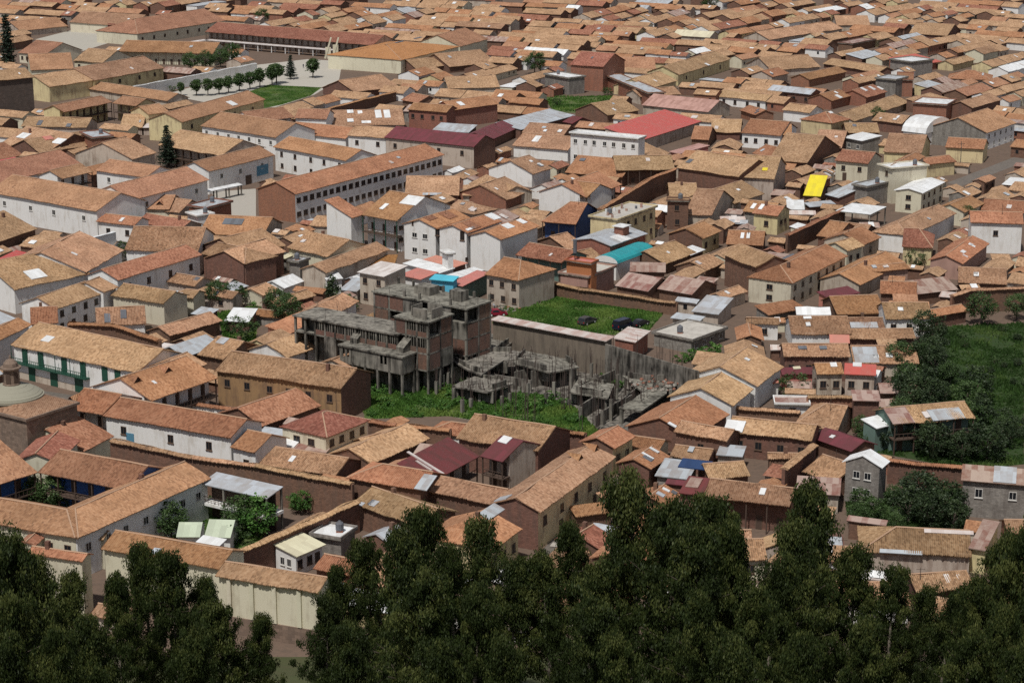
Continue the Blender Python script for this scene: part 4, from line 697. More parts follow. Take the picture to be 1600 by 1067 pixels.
FAR_ROOFS = [  # the rest of the rooftops, too many to tell apart
 ('g', -76.1, 258.5, -71.4, 268.4, 4.0, 3.3, 21, 'a', 'o', ''),
 ('s', -35.0, 261.9, -25.1, 257.5, 5.2, 2.3, 10, 'b', 'z', ''),
 ('g', -31.1, 283.3, -26.9, 290.9, 1.8, 2.1, 21, 'a', 't', ''),
 ('g', -18.8, 305.3, -13.3, 313.5, 3.4, 2.3, 21, 'a', 'p', 'w1x2'),
 ('g', -89.7, 316.7, -84.1, 326.9, 2.6, 2.3, 21, 'a', 'p', ''),
 ('g', -16.3, 316.9, -11.0, 314.7, 3.1, 3.3, 21, 'n', 'u', ''),
 ('g', 34.0, 373.3, 43.2, 369.8, 3.9, 2.6, 21, 'b', 't', ''),
 ('g', 48.8, 378.3, 49.3, 386.3, 3.9, 2.3, 21, 'a', 't', 'w1x2'),
 ('g', -73.9, 381.6, -68.1, 390.9, 3.0, 2.3, 21, 'a', 't', ''),
 ('g', -47.7, 385.5, -44.0, 394.5, 2.5, 2.6, 21, 'y', 't', ''),
 ('g', -62.5, 386.8, -59.2, 393.1, 2.8, 2.3, 21, 'a', 't', ''),
 ('g', -16.8, 390.9, -14.9, 394.9, 1.8, 2.1, 21, 'w', 't', ''),
 ('s', -106.0, 397.1, -100.9, 404.9, 6.3, 2.9, 10, 'a', 'z', ''),
 ('g', 48.1, 405.1, 56.2, 405.2, 1.7, 2.1, 21, 'c', 'o', 'hl'),
 ('f', -9.7, 408.8, -6.1, 414.8, 3.8, 3.3, 0, 'b', 'u', ''),
 ('g', 58.4, 406.9, 65.5, 406.6, 2.6, 3.4, 21, 'a', 'W', ''),
 ('g', -43.1, 414.4, -40.6, 418.3, 2.0, 2.3, 21, 'a', 'r', ''),
 ('g', 78.9, 414.6, 87.2, 413.8, 2.4, 2.9, 21, 'a', 'o', 'w1x2'),
 ('g', 80.7, 420.4, 85.9, 419.9, 2.2, 3.0, 21, 'w', 'p', ''),
 ('g', 97.4, 423.3, 108.1, 423.4, 3.3, 2.9, 21, 'b', 'o', 'w1x2'),
 ('g', -66.9, 428.1, -64.0, 433.7, 2.0, 2.1, 21, 'a', 't', ''),
 ('g', -47.8, 432.5, -40.9, 429.6, 1.8, 2.1, 21, 'a', 'o', 'w1x1'),
 ('g', 107.6, 433.2, 116.3, 428.0, 3.9, 3.8, 21, 'b', 't', 'w1x2'),
 ('g', 38.2, 437.1, 43.6, 447.5, 2.6, 2.9, 21, 'b', 't', ''),
 ('g', 94.2, 439.3, 97.3, 445.4, 2.3, 3.4, 21, 'a', 't', 'w1x1'),
 ('g', 115.3, 441.9, 118.0, 447.1, 2.7, 2.9, 21, 'n', 'o', ''),
 ('g', 110.3, 446.7, 115.5, 456.9, 2.9, 2.6, 21, 'b', 't', 'w1x2'),
 ('f', 57.8, 451.3, 64.3, 462.3, 5.2, 3.3, 0, 'a', 'u', 'w1x3'),
 ('g', 114.1, 452.7, 124.8, 447.8, 3.5, 2.9, 21, 'k', 't', 'w1x2'),
 ('g', 50.4, 455.2, 57.0, 466.7, 4.0, 2.9, 21, 'c', 't', ''),
 ('g', -119.9, 460.0, -116.9, 468.0, 2.8, 2.9, 21, 'y', 't', 'w1x2'),
 ('g', 119.9, 460.2, 123.0, 465.7, 2.5, 2.3, 21, 'c', 'r', 'w1x1'),
 ('g', 62.3, 466.1, 64.4, 469.7, 2.3, 2.6, 21, 'a', 'r', 'hl w1x1'),
 ('g', 84.5, 464.2, 89.4, 462.1, 1.7, 2.6, 21, 'n', 't', ''),
 ('g', -115.7, 468.8, -109.0, 465.1, 3.7, 3.8, 21, 'a', 't', 'w1x1'),
 ('g', -50.4, 469.4, -45.8, 478.7, 4.0, 3.8, 21, 'a', 't', ''),
 ('g', -104.7, 470.3, -94.4, 464.5, 4.4, 3.3, 21, 'w', 't', ''),
 ('g', -112.0, 475.3, -108.1, 481.5, 3.3, 2.9, 21, 'b', 't', ''),
 ('g', 105.8, 475.9, 110.2, 483.8, 2.5, 2.9, 21, 'a', 't', ''),
 ('g', -58.3, 484.3, -54.6, 482.2, 2.0, 3.4, 21, 'b', 't', 'w1x1'),
 ('g', -115.4, 487.4, -110.1, 484.4, 2.1, 2.3, 21, 'b', 't', ''),
 ('g', -50.5, 485.5, -48.0, 490.4, 1.9, 3.0, 21, 'a', 'o', 'w1x1'),
 ('g', 3.0, 487.0, 8.8, 497.8, 3.7, 2.6, 21, 'b', 't', ''),
 ('g', 51.7, 487.0, 55.0, 494.1, 2.8, 3.8, 21, 'a', 't', 'w1x1'),
 ('g', 111.1, 487.0, 113.5, 491.5, 2.6, 2.1, 21, 'c', 'r', 'w1x1'),
 ('g', -49.8, 491.8, -42.7, 488.9, 4.4, 3.8, 21, 'b', 't', 'hl w1x1'),
 ('s', 71.2, 492.8, 74.0, 497.7, 3.3, 2.3, 10, 'c', 'W', 'w1x1'),
 ('g', -1.9, 495.1, 2.1, 504.5, 4.3, 3.3, 21, 'w', 'u', ''),
 ('g', 32.0, 497.4, 36.3, 495.5, 2.3, 2.1, 21, 'b', 'o', ''),
 ('g', 116.4, 496.7, 120.6, 504.4, 2.9, 3.3, 21, 'b', 't', 'hl w1x2'),
 ('g', 1.5, 502.2, 7.7, 499.7, 2.5, 3.0, 21, 'a', 't', ''),
 ('g', 78.5, 500.6, 83.2, 511.4, 2.3, 2.9, 21, 'k', 't', 'w1x2'),
 ('g', -87.1, 505.5, -81.8, 503.3, 1.7, 2.6, 21, 'b', 't', 'w1x1'),
 ('f', -52.4, 504.9, -48.6, 502.6, 3.4, 2.1, 0, 'k', 'z', ''),
 ('g', 29.7, 504.8, 36.3, 501.1, 2.8, 3.8, 21, 'k', 't', ''),
 ('g', -38.3, 508.0, -33.8, 517.6, 2.7, 3.3, 21, 'w', 'o', ''),
 ('g', 1.4, 507.5, 4.0, 513.3, 2.6, 2.3, 21, 'a', 't', 'w1x1'),
 ('g', 3.8, 509.6, 8.7, 506.7, 2.0, 3.0, 21, 'b', 't', 'hl w1x1'),
 ('s', 54.1, 511.5, 58.2, 509.8, 3.5, 2.6, 10, 'w', 'u', ''),
 ('g', 32.9, 513.1, 39.5, 509.9, 2.8, 3.3, 21, 'a', 'W', 'w1x1'),
 ('g', -21.0, 514.5, -14.6, 526.0, 3.7, 3.3, 21, 'a', 't', 'w1x3'),
 ('g', 79.2, 516.4, 84.4, 514.3, 2.0, 3.0, 21, 'a', 't', 'w1x1'),
 ('g', 91.9, 516.7, 95.9, 523.5, 3.5, 2.9, 21, 'b', 't', ''),
 ('g', 5.1, 519.5, 7.2, 524.7, 2.0, 2.1, 21, 'y', 'o', 'hl'),
 ('g', 39.0, 519.3, 43.7, 528.3, 2.5, 2.6, 21, 'y', 't', 'w1x2'),
 ('g', 59.0, 521.2, 65.1, 518.1, 1.9, 3.4, 21, 'a', 't', 'w1x1'),
 ('g', 70.4, 521.8, 76.2, 531.8, 3.1, 2.3, 21, 'y', 't', ''),
 ('g', 127.3, 523.4, 134.6, 535.0, 4.3, 2.3, 21, 'a', 't', ''),
 ('g', 134.6, 521.8, 139.6, 529.8, 3.0, 3.8, 21, 'a', 't', 'w1x2'),
 ('g', 121.0, 533.5, 126.4, 541.3, 3.0, 2.3, 21, 'n', 't', ''),
 ('g', 132.1, 536.7, 142.0, 529.1, 4.2, 3.8, 21, 'b', 't', 'w1x3'),
 ('g', 11.5, 539.5, 15.5, 546.5, 4.1, 2.6, 21, 'w', 'u', 'hl w1x2'),
 ('g', 90.8, 541.1, 94.7, 546.9, 3.8, 2.6, 21, 'n', 't', ''),
 ('g', 132.6, 539.0, 135.2, 545.5, 2.6, 2.1, 21, 'a', 't', 'w1x1'),
 ('g', 26.1, 541.9, 33.5, 538.0, 2.8, 2.3, 21, 'a', 'r', ''),
 ('g', 73.7, 543.5, 77.5, 541.4, 2.1, 3.4, 21, 'a', 't', ''),
 ('g', 120.2, 543.0, 122.9, 547.6, 2.3, 2.1, 21, 'b', 't', 'w1x1'),
 ('g', -67.9, 545.7, -57.5, 540.1, 3.2, 2.9, 21, 'w', 't', ''),
 ('g', 43.6, 546.7, 48.6, 544.3, 1.9, 3.0, 21, 'w', 't', 'hl'),
 ('g', 80.1, 546.1, 88.6, 558.4, 3.4, 2.9, 21, 'k', 't', ''),
 ('g', 126.1, 544.5, 127.8, 548.4, 1.9, 2.6, 21, 'w', 't', 'w1x1'),
 ('f', 138.1, 545.9, 143.1, 556.7, 5.5, 2.9, 0, 'a', 'W', 'w1x2'),
 ('g', 17.4, 547.9, 20.6, 555.9, 4.2, 2.6, 21, 'w', 'o', ''),
 ('g', 116.6, 548.0, 119.6, 553.0, 2.5, 3.0, 21, 'c', 't', ''),
 ('g', 128.7, 548.0, 133.3, 554.8, 2.1, 3.4, 21, 'a', 'p', ''),
 ('g', -10.8, 551.1, -8.7, 555.0, 1.7, 3.4, 21, 'w', 'u', ''),
 ('g', -64.0, 556.3, -58.5, 554.0, 3.3, 2.3, 21, 'c', 'r', 'w1x1'),
 ('g', -13.0, 556.1, -9.2, 566.7, 2.6, 2.6, 21, 'k', 't', ''),
 ('g', -115.9, 556.5, -109.8, 568.0, 4.0, 3.8, 21, 'a', 'o', 'w1x3'),
 ('g', 141.8, 557.9, 149.7, 569.4, 3.1, 2.9, 21, 'b', 't', ''),
 ('g', 80.7, 561.7, 85.9, 570.1, 3.1, 2.9, 21, 'a', 't', ''),
 ('g', -16.7, 567.6, -13.3, 574.2, 1.9, 2.3, 21, 'w', 'W', 'w1x1'),
 ('g', -6.3, 571.3, -3.5, 576.2, 2.4, 2.6, 21, 'k', 't', ''),
 ('g', 12.9, 570.5, 16.6, 577.7, 2.6, 2.9, 21, 'c', 'r', ''),
 ('g', 45.5, 572.7, 53.3, 568.2, 2.8, 3.8, 21, 'b', 't', ''),
 ('g', 70.7, 576.4, 79.8, 572.5, 3.2, 2.3, 21, 'a', 'o', ''),
 ('s', 142.6, 574.9, 148.0, 572.1, 3.2, 3.0, 10, 'k', 'u', ''),
 ('g', 88.8, 579.8, 92.9, 576.9, 1.8, 2.3, 21, 'w', 'r', ''),
 ('g', -4.8, 582.0, -1.1, 579.9, 2.1, 3.0, 21, 'a', 'o', 'w1x1'),
 ('g', 46.7, 581.3, 50.3, 587.5, 2.2, 3.4, 21, 'a', 'p', 'w1x1'),
 ('g', 55.9, 581.3, 68.6, 574.1, 4.4, 3.8, 21, 'b', 'o', 'w1x3'),
 ('g', 95.4, 583.1, 100.3, 592.1, 3.1, 2.9, 21, 'n', 't', ''),
 ('g', 42.2, 585.4, 46.6, 596.4, 3.5, 2.9, 21, 'k', 't', 'w1x2'),
 ('g', -126.6, 589.1, -123.0, 596.2, 3.5, 3.3, 21, 'a', 't', ''),
 ('g', 49.0, 589.1, 56.2, 584.9, 3.4, 3.3, 21, 'a', 'o', ''),
 ('g', -144.0, 591.5, -139.5, 589.2, 2.4, 3.0, 21, 'y', 't', 'w1x1'),
 ('g', 57.7, 594.2, 66.1, 589.6, 3.4, 2.9, 21, 'a', 't', 'w1x2'),
 ('g', -4.0, 598.3, 0.2, 606.1, 2.0, 2.3, 21, 'k', 't', 'w1x2'),
 ('g', 39.3, 596.0, 43.7, 605.3, 4.1, 2.6, 21, 'w', 't', ''),
 ('g', 66.9, 600.7, 69.9, 611.8, 4.1, 2.9, 21, 'a', 't', ''),
 ('g', 148.8, 605.7, 163.6, 594.2, 4.4, 3.2, 21, 'a', 'o', 'hl'),
 ('g', 110.5, 611.7, 113.5, 609.3, 3.6, 2.6, 21, 'y', 't', 'w1x1'),
 ('g', -125.1, 624.9, -116.3, 620.4, 2.5, 3.2, 21, 'a', 'o', 'hl w1x2'),
 ('g', -172.9, 633.6, -150.2, 622.0, 5.0, 2.7, 21, 'w', 't', 'w1x6'),
 ('g', -129.4, 636.0, -119.4, 630.9, 3.0, 3.7, 21, 'c', 't', 'w1x2'),
 ('f', 156.4, 639.2, 168.0, 630.1, 6.2, 2.5, 0, 'k', 'z', 'hl w1x3'),
 ('g', 19.8, 641.3, 35.2, 633.4, 3.6, 3.2, 21, 'a', 'p', ''),
 ('g', -171.6, 648.6, -161.5, 643.4, 4.1, 3.4, 21, 'a', 't', ''),
 ('f', 155.8, 651.1, 164.4, 644.3, 6.5, 3.4, 0, 'w', 'u', 'hl'),
 ('g', 52.9, 654.7, 65.5, 648.3, 4.4, 3.3, 21, 'w', 't', 'w1x3'),
 ('g', -70.5, 654.8, -63.4, 668.8, 4.2, 3.3, 21, 'a', 't', 'w1x3'),
 ('g', 32.4, 656.9, 43.1, 651.4, 3.6, 3.3, 21, 'w', 't', ''),
 ('g', 159.1, 659.6, 167.5, 653.0, 4.6, 2.3, 21, 'k', 'o', 'w1x2'),
 ('g', 153.8, 663.7, 159.0, 659.7, 4.5, 2.7, 21, 'b', 'o', ''),
 ('g', -174.1, 664.0, -157.9, 655.8, 3.7, 3.7, 21, 'c', 't', 'w1x4'),
 ('g', -75.6, 664.2, -66.3, 682.4, 4.6, 3.0, 21, 'b', 't', ''),
 ('g', -158.2, 665.9, -150.4, 661.9, 3.3, 3.4, 21, 'w', 't', 'w1x2'),
 ('g', 163.8, 668.5, 172.5, 661.6, 4.5, 2.5, 21, 'w', 't', ''),
 ('g', -35.9, 670.4, -24.5, 664.6, 4.3, 3.6, 21, 'n', 'u', ''),
 ('g', 3.2, 671.8, 10.4, 668.1, 4.2, 2.5, 21, 'b', 'o', ''),
 ('g', 158.2, 672.8, 163.6, 668.6, 4.6, 2.7, 21, 'b', 't', ''),
 ('g', -46.0, 675.5, -37.2, 671.1, 3.9, 3.1, 21, 'b', 't', ''),
 ('g', -7.4, 677.1, 3.0, 671.9, 4.3, 2.5, 21, 'a', 't', ''),
 ('g', -114.4, 678.6, -108.0, 691.2, 3.1, 2.8, 21, 'a', 't', ''),
 ('g', -66.2, 682.5, -63.2, 688.4, 4.6, 3.4, 21, 'b', 't', ''),
 ('g', -1.3, 684.4, 9.1, 679.1, 3.7, 4.3, 21, 'a', 'o', ''),
 ('s', 139.1, 686.2, 150.3, 700.5, 7.4, 3.2, 10, 'a', 't', ''),
 ('g', -28.6, 687.9, -19.5, 683.3, 4.3, 2.7, 21, 'w', 't', 'w1x2'),
 ('g', -63.1, 688.6, -58.3, 698.0, 4.4, 3.1, 21, 'w', 'o', 'w1x2'),
 ('g', -12.3, 690.0, -4.7, 686.1, 3.4, 3.6, 21, 'b', 'p', ''),
 ('g', 86.5, 693.8, 92.0, 689.5, 4.5, 3.0, 21, 'k', 't', ''),
 ('g', 169.6, 694.7, 175.9, 702.6, 3.5, 2.7, 21, 'w', 'p', ''),
 ('g', 33.1, 695.7, 38.5, 693.0, 3.4, 3.1, 21, 'a', 't', ''),
 ('g', -7.9, 697.7, 0.1, 693.6, 5.2, 3.4, 21, 'a', 'o', 'w1x2'),
 ('g', 163.7, 699.3, 172.2, 710.1, 3.5, 3.6, 21, 'w', 't', 'w1x3'),
 ('g', -17.7, 702.7, -8.0, 697.7, 5.1, 3.0, 21, 'a', 't', ''),
 ('g', 176.0, 702.8, 184.7, 713.9, 3.3, 3.4, 21, 'c', 't', 'w1x3'),
 ('g', -63.6, 705.8, -50.5, 699.1, 4.4, 3.0, 21, 'w', 't', 'w1x3'),
 ('g', 62.7, 706.8, 70.3, 702.9, 3.5, 3.8, 21, 'k', 't', 'w1x2'),
 ('g', -27.2, 707.5, -17.9, 702.8, 5.1, 3.0, 21, 'b', 't', 'hl w1x2'),
 ('g', -7.2, 709.1, 9.0, 700.9, 3.8, 3.2, 21, 'c', 'o', 'w1x4'),
 ('g', 80.8, 710.1, 91.0, 702.1, 4.1, 3.1, 21, 'a', 't', ''),
 ('g', 172.3, 710.3, 179.3, 719.3, 3.8, 3.7, 21, 'b', 't', ''),
 ('g', 101.2, 715.1, 107.9, 709.9, 3.4, 3.3, 21, 'a', 'p', ''),
 ('g', 72.9, 716.2, 80.6, 710.2, 3.8, 2.7, 21, 'w', 't', ''),
 ('g', -47.1, 718.6, -38.0, 713.9, 4.5, 2.8, 21, 'w', 't', ''),
 ('g', 179.4, 719.4, 187.3, 729.5, 3.6, 3.6, 21, 'a', 't', ''),
 ('g', 170.3, 720.8, 178.1, 730.8, 4.8, 4.0, 21, 'n', 'p', 'w1x3'),
 ('g', 80.1, 721.4, 89.1, 714.3, 3.9, 3.4, 21, 'k', 't', 'w1x2'),
 ('g', 15.0, 723.3, 18.7, 730.6, 2.9, 2.7, 21, 'k', 'r', 'w1x2'),
 ('s', 148.4, 725.3, 155.6, 734.5, 6.5, 2.9, 10, 'y', 'z', 'w1x2'),
 ('g', 65.7, 725.7, 77.7, 719.6, 3.7, 3.6, 21, 'k', 't', ''),
 ('g', -41.0, 726.3, -33.4, 722.4, 4.3, 2.5, 21, 'b', 'p', 'hl'),
 ('g', 163.3, 728.6, 169.2, 736.1, 4.0, 3.2, 21, 'a', 'p', 'w1x2'),
 ('g', 59.3, 728.9, 65.5, 725.7, 3.5, 3.0, 21, 'a', 't', 'w1x1'),
 ('g', 8.7, 729.0, 11.5, 734.5, 4.3, 2.8, 21, 'a', 't', ''),
 ('g', 82.0, 730.2, 95.3, 719.7, 3.0, 3.4, 21, 'a', 't', ''),
 ('g', 124.1, 730.6, 130.0, 738.2, 3.6, 3.9, 21, 'k', 't', 'hl w1x2'),
 ('g', 179.0, 732.0, 184.6, 739.0, 4.6, 4.2, 21, 'a', 't', ''),
 ('f', 0.3, 732.3, 5.3, 742.2, 6.1, 2.2, 0, 'c', 'W', 'w1x2'),
 ('g', 89.9, 733.4, 94.9, 729.6, 4.7, 2.6, 21, 'a', 't', 'w1x1'),
 ('g', -35.0, 733.8, -26.0, 729.3, 3.6, 3.0, 21, 'w', 'o', 'w1x2'),
 ('g', 155.8, 734.6, 160.5, 740.7, 4.0, 3.3, 21, 'a', 'u', ''),
 ('g', 75.6, 735.2, 81.8, 730.3, 3.5, 3.9, 21, 'n', 'o', ''),
 ('g', 130.2, 738.3, 138.0, 748.3, 3.4, 3.7, 21, 'a', 't', 'w1x3'),
 ('s', -45.5, 739.2, -35.2, 733.9, 5.9, 2.6, 10, 'y', 't', ''),
 ('f', 67.7, 741.3, 75.4, 735.3, 5.5, 3.9, 0, 'b', 'z', ''),
 ('g', 79.4, 741.6, 89.8, 733.5, 4.4, 2.7, 21, 'y', 't', ''),
 ('g', 6.0, 743.5, 16.3, 763.7, 3.6, 2.8, 21, 'w', 't', ''),
 ('g', 151.3, 743.5, 160.3, 755.0, 4.3, 2.7, 21, 'b', 't', 'w1x3'),
 ('g', -25.9, 743.8, -20.9, 753.5, 4.5, 3.1, 21, 'y', 'o', 'w1x2'),
 ('g', 126.7, 746.0, 138.4, 761.0, 3.7, 2.9, 21, 'c', 'p', 'w1x4'),
 ('g', 182.7, 747.6, 190.8, 757.9, 3.5, 2.8, 21, 'c', 'p', 'hl'),
 ('g', -14.0, 747.8, -7.3, 761.0, 4.2, 3.0, 21, 'a', 't', ''),
 ('g', -34.0, 749.9, -28.3, 761.1, 4.7, 3.7, 21, 'w', 'o', ''),
 ('g', 87.9, 758.6, 95.5, 768.4, 4.1, 3.3, 21, 'a', 't', ''),
 ('g', 146.9, 759.7, 151.1, 765.2, 3.6, 3.7, 21, 'w', 't', 'w1x1'),
 ('g', -7.2, 761.2, 2.3, 779.9, 3.8, 2.5, 21, 'c', 't', 'w1x5'),
 ('g', -28.2, 761.2, -25.3, 767.0, 4.7, 3.1, 21, 'k', 't', ''),
 ('g', -131.0, 762.4, -118.9, 756.3, 3.7, 3.8, 21, 'a', 'u', 'w1x3'),
 ('g', 185.2, 763.0, 199.3, 781.0, 4.3, 3.5, 21, 'w', 'W', ''),
 ('g', 17.0, 765.1, 20.0, 771.0, 3.7, 3.1, 21, 'a', 'r', 'w1x1'),
 ('g', 39.2, 765.7, 50.8, 759.7, 3.4, 3.3, 21, 'w', 't', ''),
 ('g', -192.5, 771.5, -186.2, 768.3, 3.4, 3.9, 21, 'w', 't', ''),
 ('g', 181.1, 772.1, 189.4, 782.7, 4.4, 4.1, 21, 'y', 't', 'w1x3'),
 ('g', -10.4, 774.3, -5.4, 783.9, 4.6, 2.8, 21, 'a', 't', ''),
 ('g', -122.4, 775.6, -114.4, 771.5, 3.5, 2.2, 21, 'w', 't', 'w1x2'),
 ('g', 10.1, 780.5, 17.7, 776.6, 3.9, 3.6, 21, 'w', 'o', ''),
 ('g', 189.5, 782.9, 197.2, 792.6, 4.6, 4.2, 21, 'w', 't', 'w1x3'),
 ('g', -202.0, 787.3, -191.8, 782.1, 3.5, 2.7, 21, 'w', 't', 'w1x2'),
 ('g', -9.9, 790.7, 0.3, 785.5, 4.3, 3.5, 21, 'a', 't', 'w1x2'),
 ('g', -105.0, 793.6, -100.7, 802.1, 3.7, 2.8, 21, 'b', 'p', ''),
 ('g', 143.8, 794.4, 149.4, 801.6, 3.9, 3.5, 21, 'c', 't', ''),
 ('g', 0.4, 795.5, 5.8, 792.8, 3.7, 3.8, 21, 'w', 't', 'w1x1'),
 ('g', 59.2, 796.0, 67.4, 791.9, 3.7, 2.4, 21, 'w', 't', 'w1x2'),
 ('g', 89.6, 797.1, 97.5, 807.1, 3.5, 3.5, 21, 'c', 'p', ''),
 ('g', 77.2, 798.9, 88.7, 813.6, 4.9, 3.6, 21, 'a', 't', 'w1x4'),
 ('s', 136.8, 799.9, 147.6, 813.8, 7.9, 3.4, 10, 'a', 'z', 'hl'),
 ('g', -202.7, 800.0, -198.6, 797.9, 3.9, 3.3, 21, 'a', 't', ''),
 ('g', 149.6, 801.8, 154.1, 807.6, 4.2, 3.7, 21, 'a', 'o', 'w1x1'),
 ('g', 197.4, 801.9, 205.6, 812.5, 3.7, 2.9, 21, 'b', 't', 'w1x3'),
 ('g', 46.1, 802.7, 59.1, 796.1, 4.0, 2.3, 21, 'y', 'r', ''),
 ('g', 170.1, 803.2, 175.2, 809.8, 3.8, 3.4, 21, 'b', 'o', 'hl'),
 ('g', 21.4, 803.5, 31.4, 798.4, 4.9, 3.2, 21, 'k', 't', 'w1x2'),
 ('s', 0.5, 804.6, 7.9, 800.8, 6.8, 4.1, 10, 'a', 'o', ''),
 ('g', 129.8, 807.4, 143.1, 824.3, 3.4, 3.4, 21, 'a', 't', ''),
 ('g', 154.2, 807.7, 163.2, 819.2, 4.2, 3.4, 21, 'w', 't', 'w1x3'),
 ('g', 62.1, 810.1, 68.6, 806.8, 2.8, 3.6, 21, 'w', 'r', ''),
 ('g', -10.7, 810.3, -0.8, 805.3, 4.3, 3.7, 21, 'w', 'r', 'w1x2'),
 ('g', 73.6, 811.4, 80.6, 820.3, 4.5, 3.5, 21, 'c', 'W', 'w1x2'),
 ('g', 96.8, 812.7, 107.9, 804.0, 4.3, 2.9, 21, 'a', 't', 'w1x3'),
 ('g', 176.9, 813.7, 180.7, 818.4, 3.7, 4.0, 21, 'a', 'o', ''),
 ('g', 24.2, 813.9, 45.9, 802.8, 4.3, 2.7, 21, 'w', 'o', 'w1x6'),
 ('g', 147.7, 813.9, 156.1, 824.7, 4.6, 3.1, 21, 'w', 'p', 'hl'),
 ('g', 0.2, 814.7, 16.0, 806.7, 4.5, 3.1, 21, 'n', 't', ''),
 ('g', 52.7, 814.9, 62.0, 810.2, 3.6, 3.7, 21, 'w', 'o', ''),
 ('g', 180.8, 818.6, 187.5, 827.2, 4.1, 3.9, 21, 'w', 't', 'w1x2'),
 ('g', 41.3, 820.7, 52.5, 815.0, 3.6, 3.2, 21, 'a', 't', ''),
 ('g', -113.9, 821.1, -108.3, 818.3, 3.3, 3.2, 21, 'w', 'o', ''),
 ('g', 85.5, 821.5, 95.6, 813.6, 3.9, 3.7, 21, 'a', 'o', ''),
 ('g', 195.5, 821.9, 201.2, 829.2, 4.6, 3.5, 21, 'b', 't', 'hl w1x2'),
 ('g', -163.9, 823.2, -156.5, 819.4, 3.7, 3.6, 21, 'a', 't', 'w1x2'),
 ('g', 3.6, 824.2, 20.5, 815.6, 4.7, 2.8, 21, 'w', 'W', 'w1x4'),
 ('g', 33.4, 824.7, 41.2, 820.8, 3.8, 3.8, 21, 'a', 'p', ''),
 ('g', 161.7, 825.5, 170.0, 836.2, 4.1, 3.6, 21, 'b', 'o', 'hl'),
 ('g', 187.7, 827.4, 199.2, 842.1, 3.7, 3.5, 21, 'a', 't', ''),
 ('g', 76.6, 828.4, 85.3, 821.6, 4.3, 3.8, 21, 'b', 't', ''),
 ('g', 106.9, 829.5, 114.4, 823.6, 3.4, 2.9, 21, 'a', 'o', 'w1x2'),
 ('g', -10.1, 831.2, 3.4, 824.3, 4.3, 2.6, 21, 'c', 'r', ''),
 ('g', 154.9, 832.0, 168.2, 848.9, 3.8, 3.5, 21, 'a', 'u', 'w1x5'),
 ('g', 35.3, 832.6, 58.4, 820.8, 4.8, 3.1, 21, 'b', 't', 'w1x6'),
 ('g', 17.9, 832.6, 26.2, 828.4, 4.4, 3.0, 21, 'a', 't', ''),
 ('g', 118.7, 833.9, 126.5, 827.9, 3.7, 3.3, 21, 'w', 'r', 'w1x2'),
 ('g', 83.2, 834.9, 100.8, 821.1, 4.9, 2.9, 21, 'a', 't', ''),
 ('g', 98.7, 835.9, 106.8, 829.6, 3.4, 3.3, 21, 'w', 't', ''),
 ('g', 170.1, 836.3, 180.9, 850.1, 4.4, 3.8, 21, 'k', 't', 'w1x4'),
 ('g', 6.9, 838.2, 16.5, 833.3, 4.2, 3.1, 21, 'w', 't', ''),
 ('g', 186.2, 839.5, 198.4, 855.1, 4.7, 3.6, 21, 'b', 't', 'hl w1x4'),
 ('g', 109.9, 840.8, 118.6, 834.1, 3.7, 3.0, 21, 'a', 'p', 'w1x2'),
 ('g', 66.7, 841.9, 79.6, 835.3, 4.1, 3.9, 21, 'a', 't', ''),
 ('g', 200.1, 843.3, 205.2, 849.8, 3.8, 3.6, 21, 'a', 't', ''),
 ('g', 15.8, 844.0, 29.2, 837.2, 3.9, 4.2, 21, 'a', 't', ''),
 ('g', -4.5, 844.1, 5.5, 838.9, 4.6, 2.7, 21, 'a', 'p', ''),
 ('g', 40.6, 844.7, 62.5, 833.6, 4.4, 3.1, 21, 'y', 'o', ''),
 ('g', 118.2, 845.1, 128.4, 837.1, 4.7, 3.9, 21, 'a', 't', ''),
 ('g', 100.7, 848.0, 108.7, 841.8, 4.0, 2.9, 21, 'b', 'r', ''),
 ('g', 24.6, 848.9, 34.7, 843.7, 4.6, 2.3, 21, 'b', 't', ''),
 ('g', 168.3, 849.1, 174.5, 857.0, 4.0, 4.0, 21, 'c', 't', 'w1x2'),
 ('g', 52.0, 849.3, 66.6, 842.0, 4.8, 3.4, 21, 'b', 'r', 'hl'),
 ('g', 4.3, 849.9, 15.6, 844.1, 3.8, 3.8, 21, 'a', 't', 'w1x3'),
 ('g', 181.0, 850.3, 189.5, 861.1, 4.5, 3.5, 21, 'y', 't', 'hl w1x3'),
 ('g', 78.5, 851.6, 98.5, 836.0, 3.3, 3.5, 21, 'c', 't', ''),
 ('g', 160.8, 853.2, 165.0, 858.6, 4.8, 2.7, 21, 'a', 't', ''),
 ('g', -2.5, 853.4, 3.0, 850.6, 3.7, 3.9, 21, 'y', 'o', 'w1x1'),
 ('g', 205.0, 855.0, 214.1, 847.9, 4.1, 3.1, 21, 'w', 't', 'w1x2'),
 ('g', 165.1, 858.7, 176.0, 872.6, 4.6, 2.9, 21, 'a', 'z', 'hl'),
 ('g', 133.4, 859.1, 142.5, 870.7, 4.9, 3.3, 21, 'a', 't', 'w1x3'),
 ('g', 86.4, 859.2, 99.5, 848.9, 3.9, 2.7, 21, 'a', 'r', 'w1x4'),
 ('f', 121.2, 860.2, 129.0, 870.2, 6.5, 2.6, 0, 'w', 'z', 'w1x3'),
 ('g', 23.2, 860.6, 35.4, 854.4, 4.5, 3.1, 21, 'c', 't', 'hl w1x3'),
 ('g', -17.0, 860.7, -2.7, 853.5, 4.0, 3.4, 21, 'a', 'u', ''),
 ('g', 153.0, 861.8, 162.7, 874.2, 4.8, 3.1, 21, 'y', 't', 'w1x3'),
 ('g', 68.2, 863.9, 72.3, 871.9, 3.9, 3.5, 21, 'a', 't', 'w1x2'),
 ('g', -214.8, 864.9, -205.9, 882.3, 4.2, 3.5, 21, 'a', 't', ''),
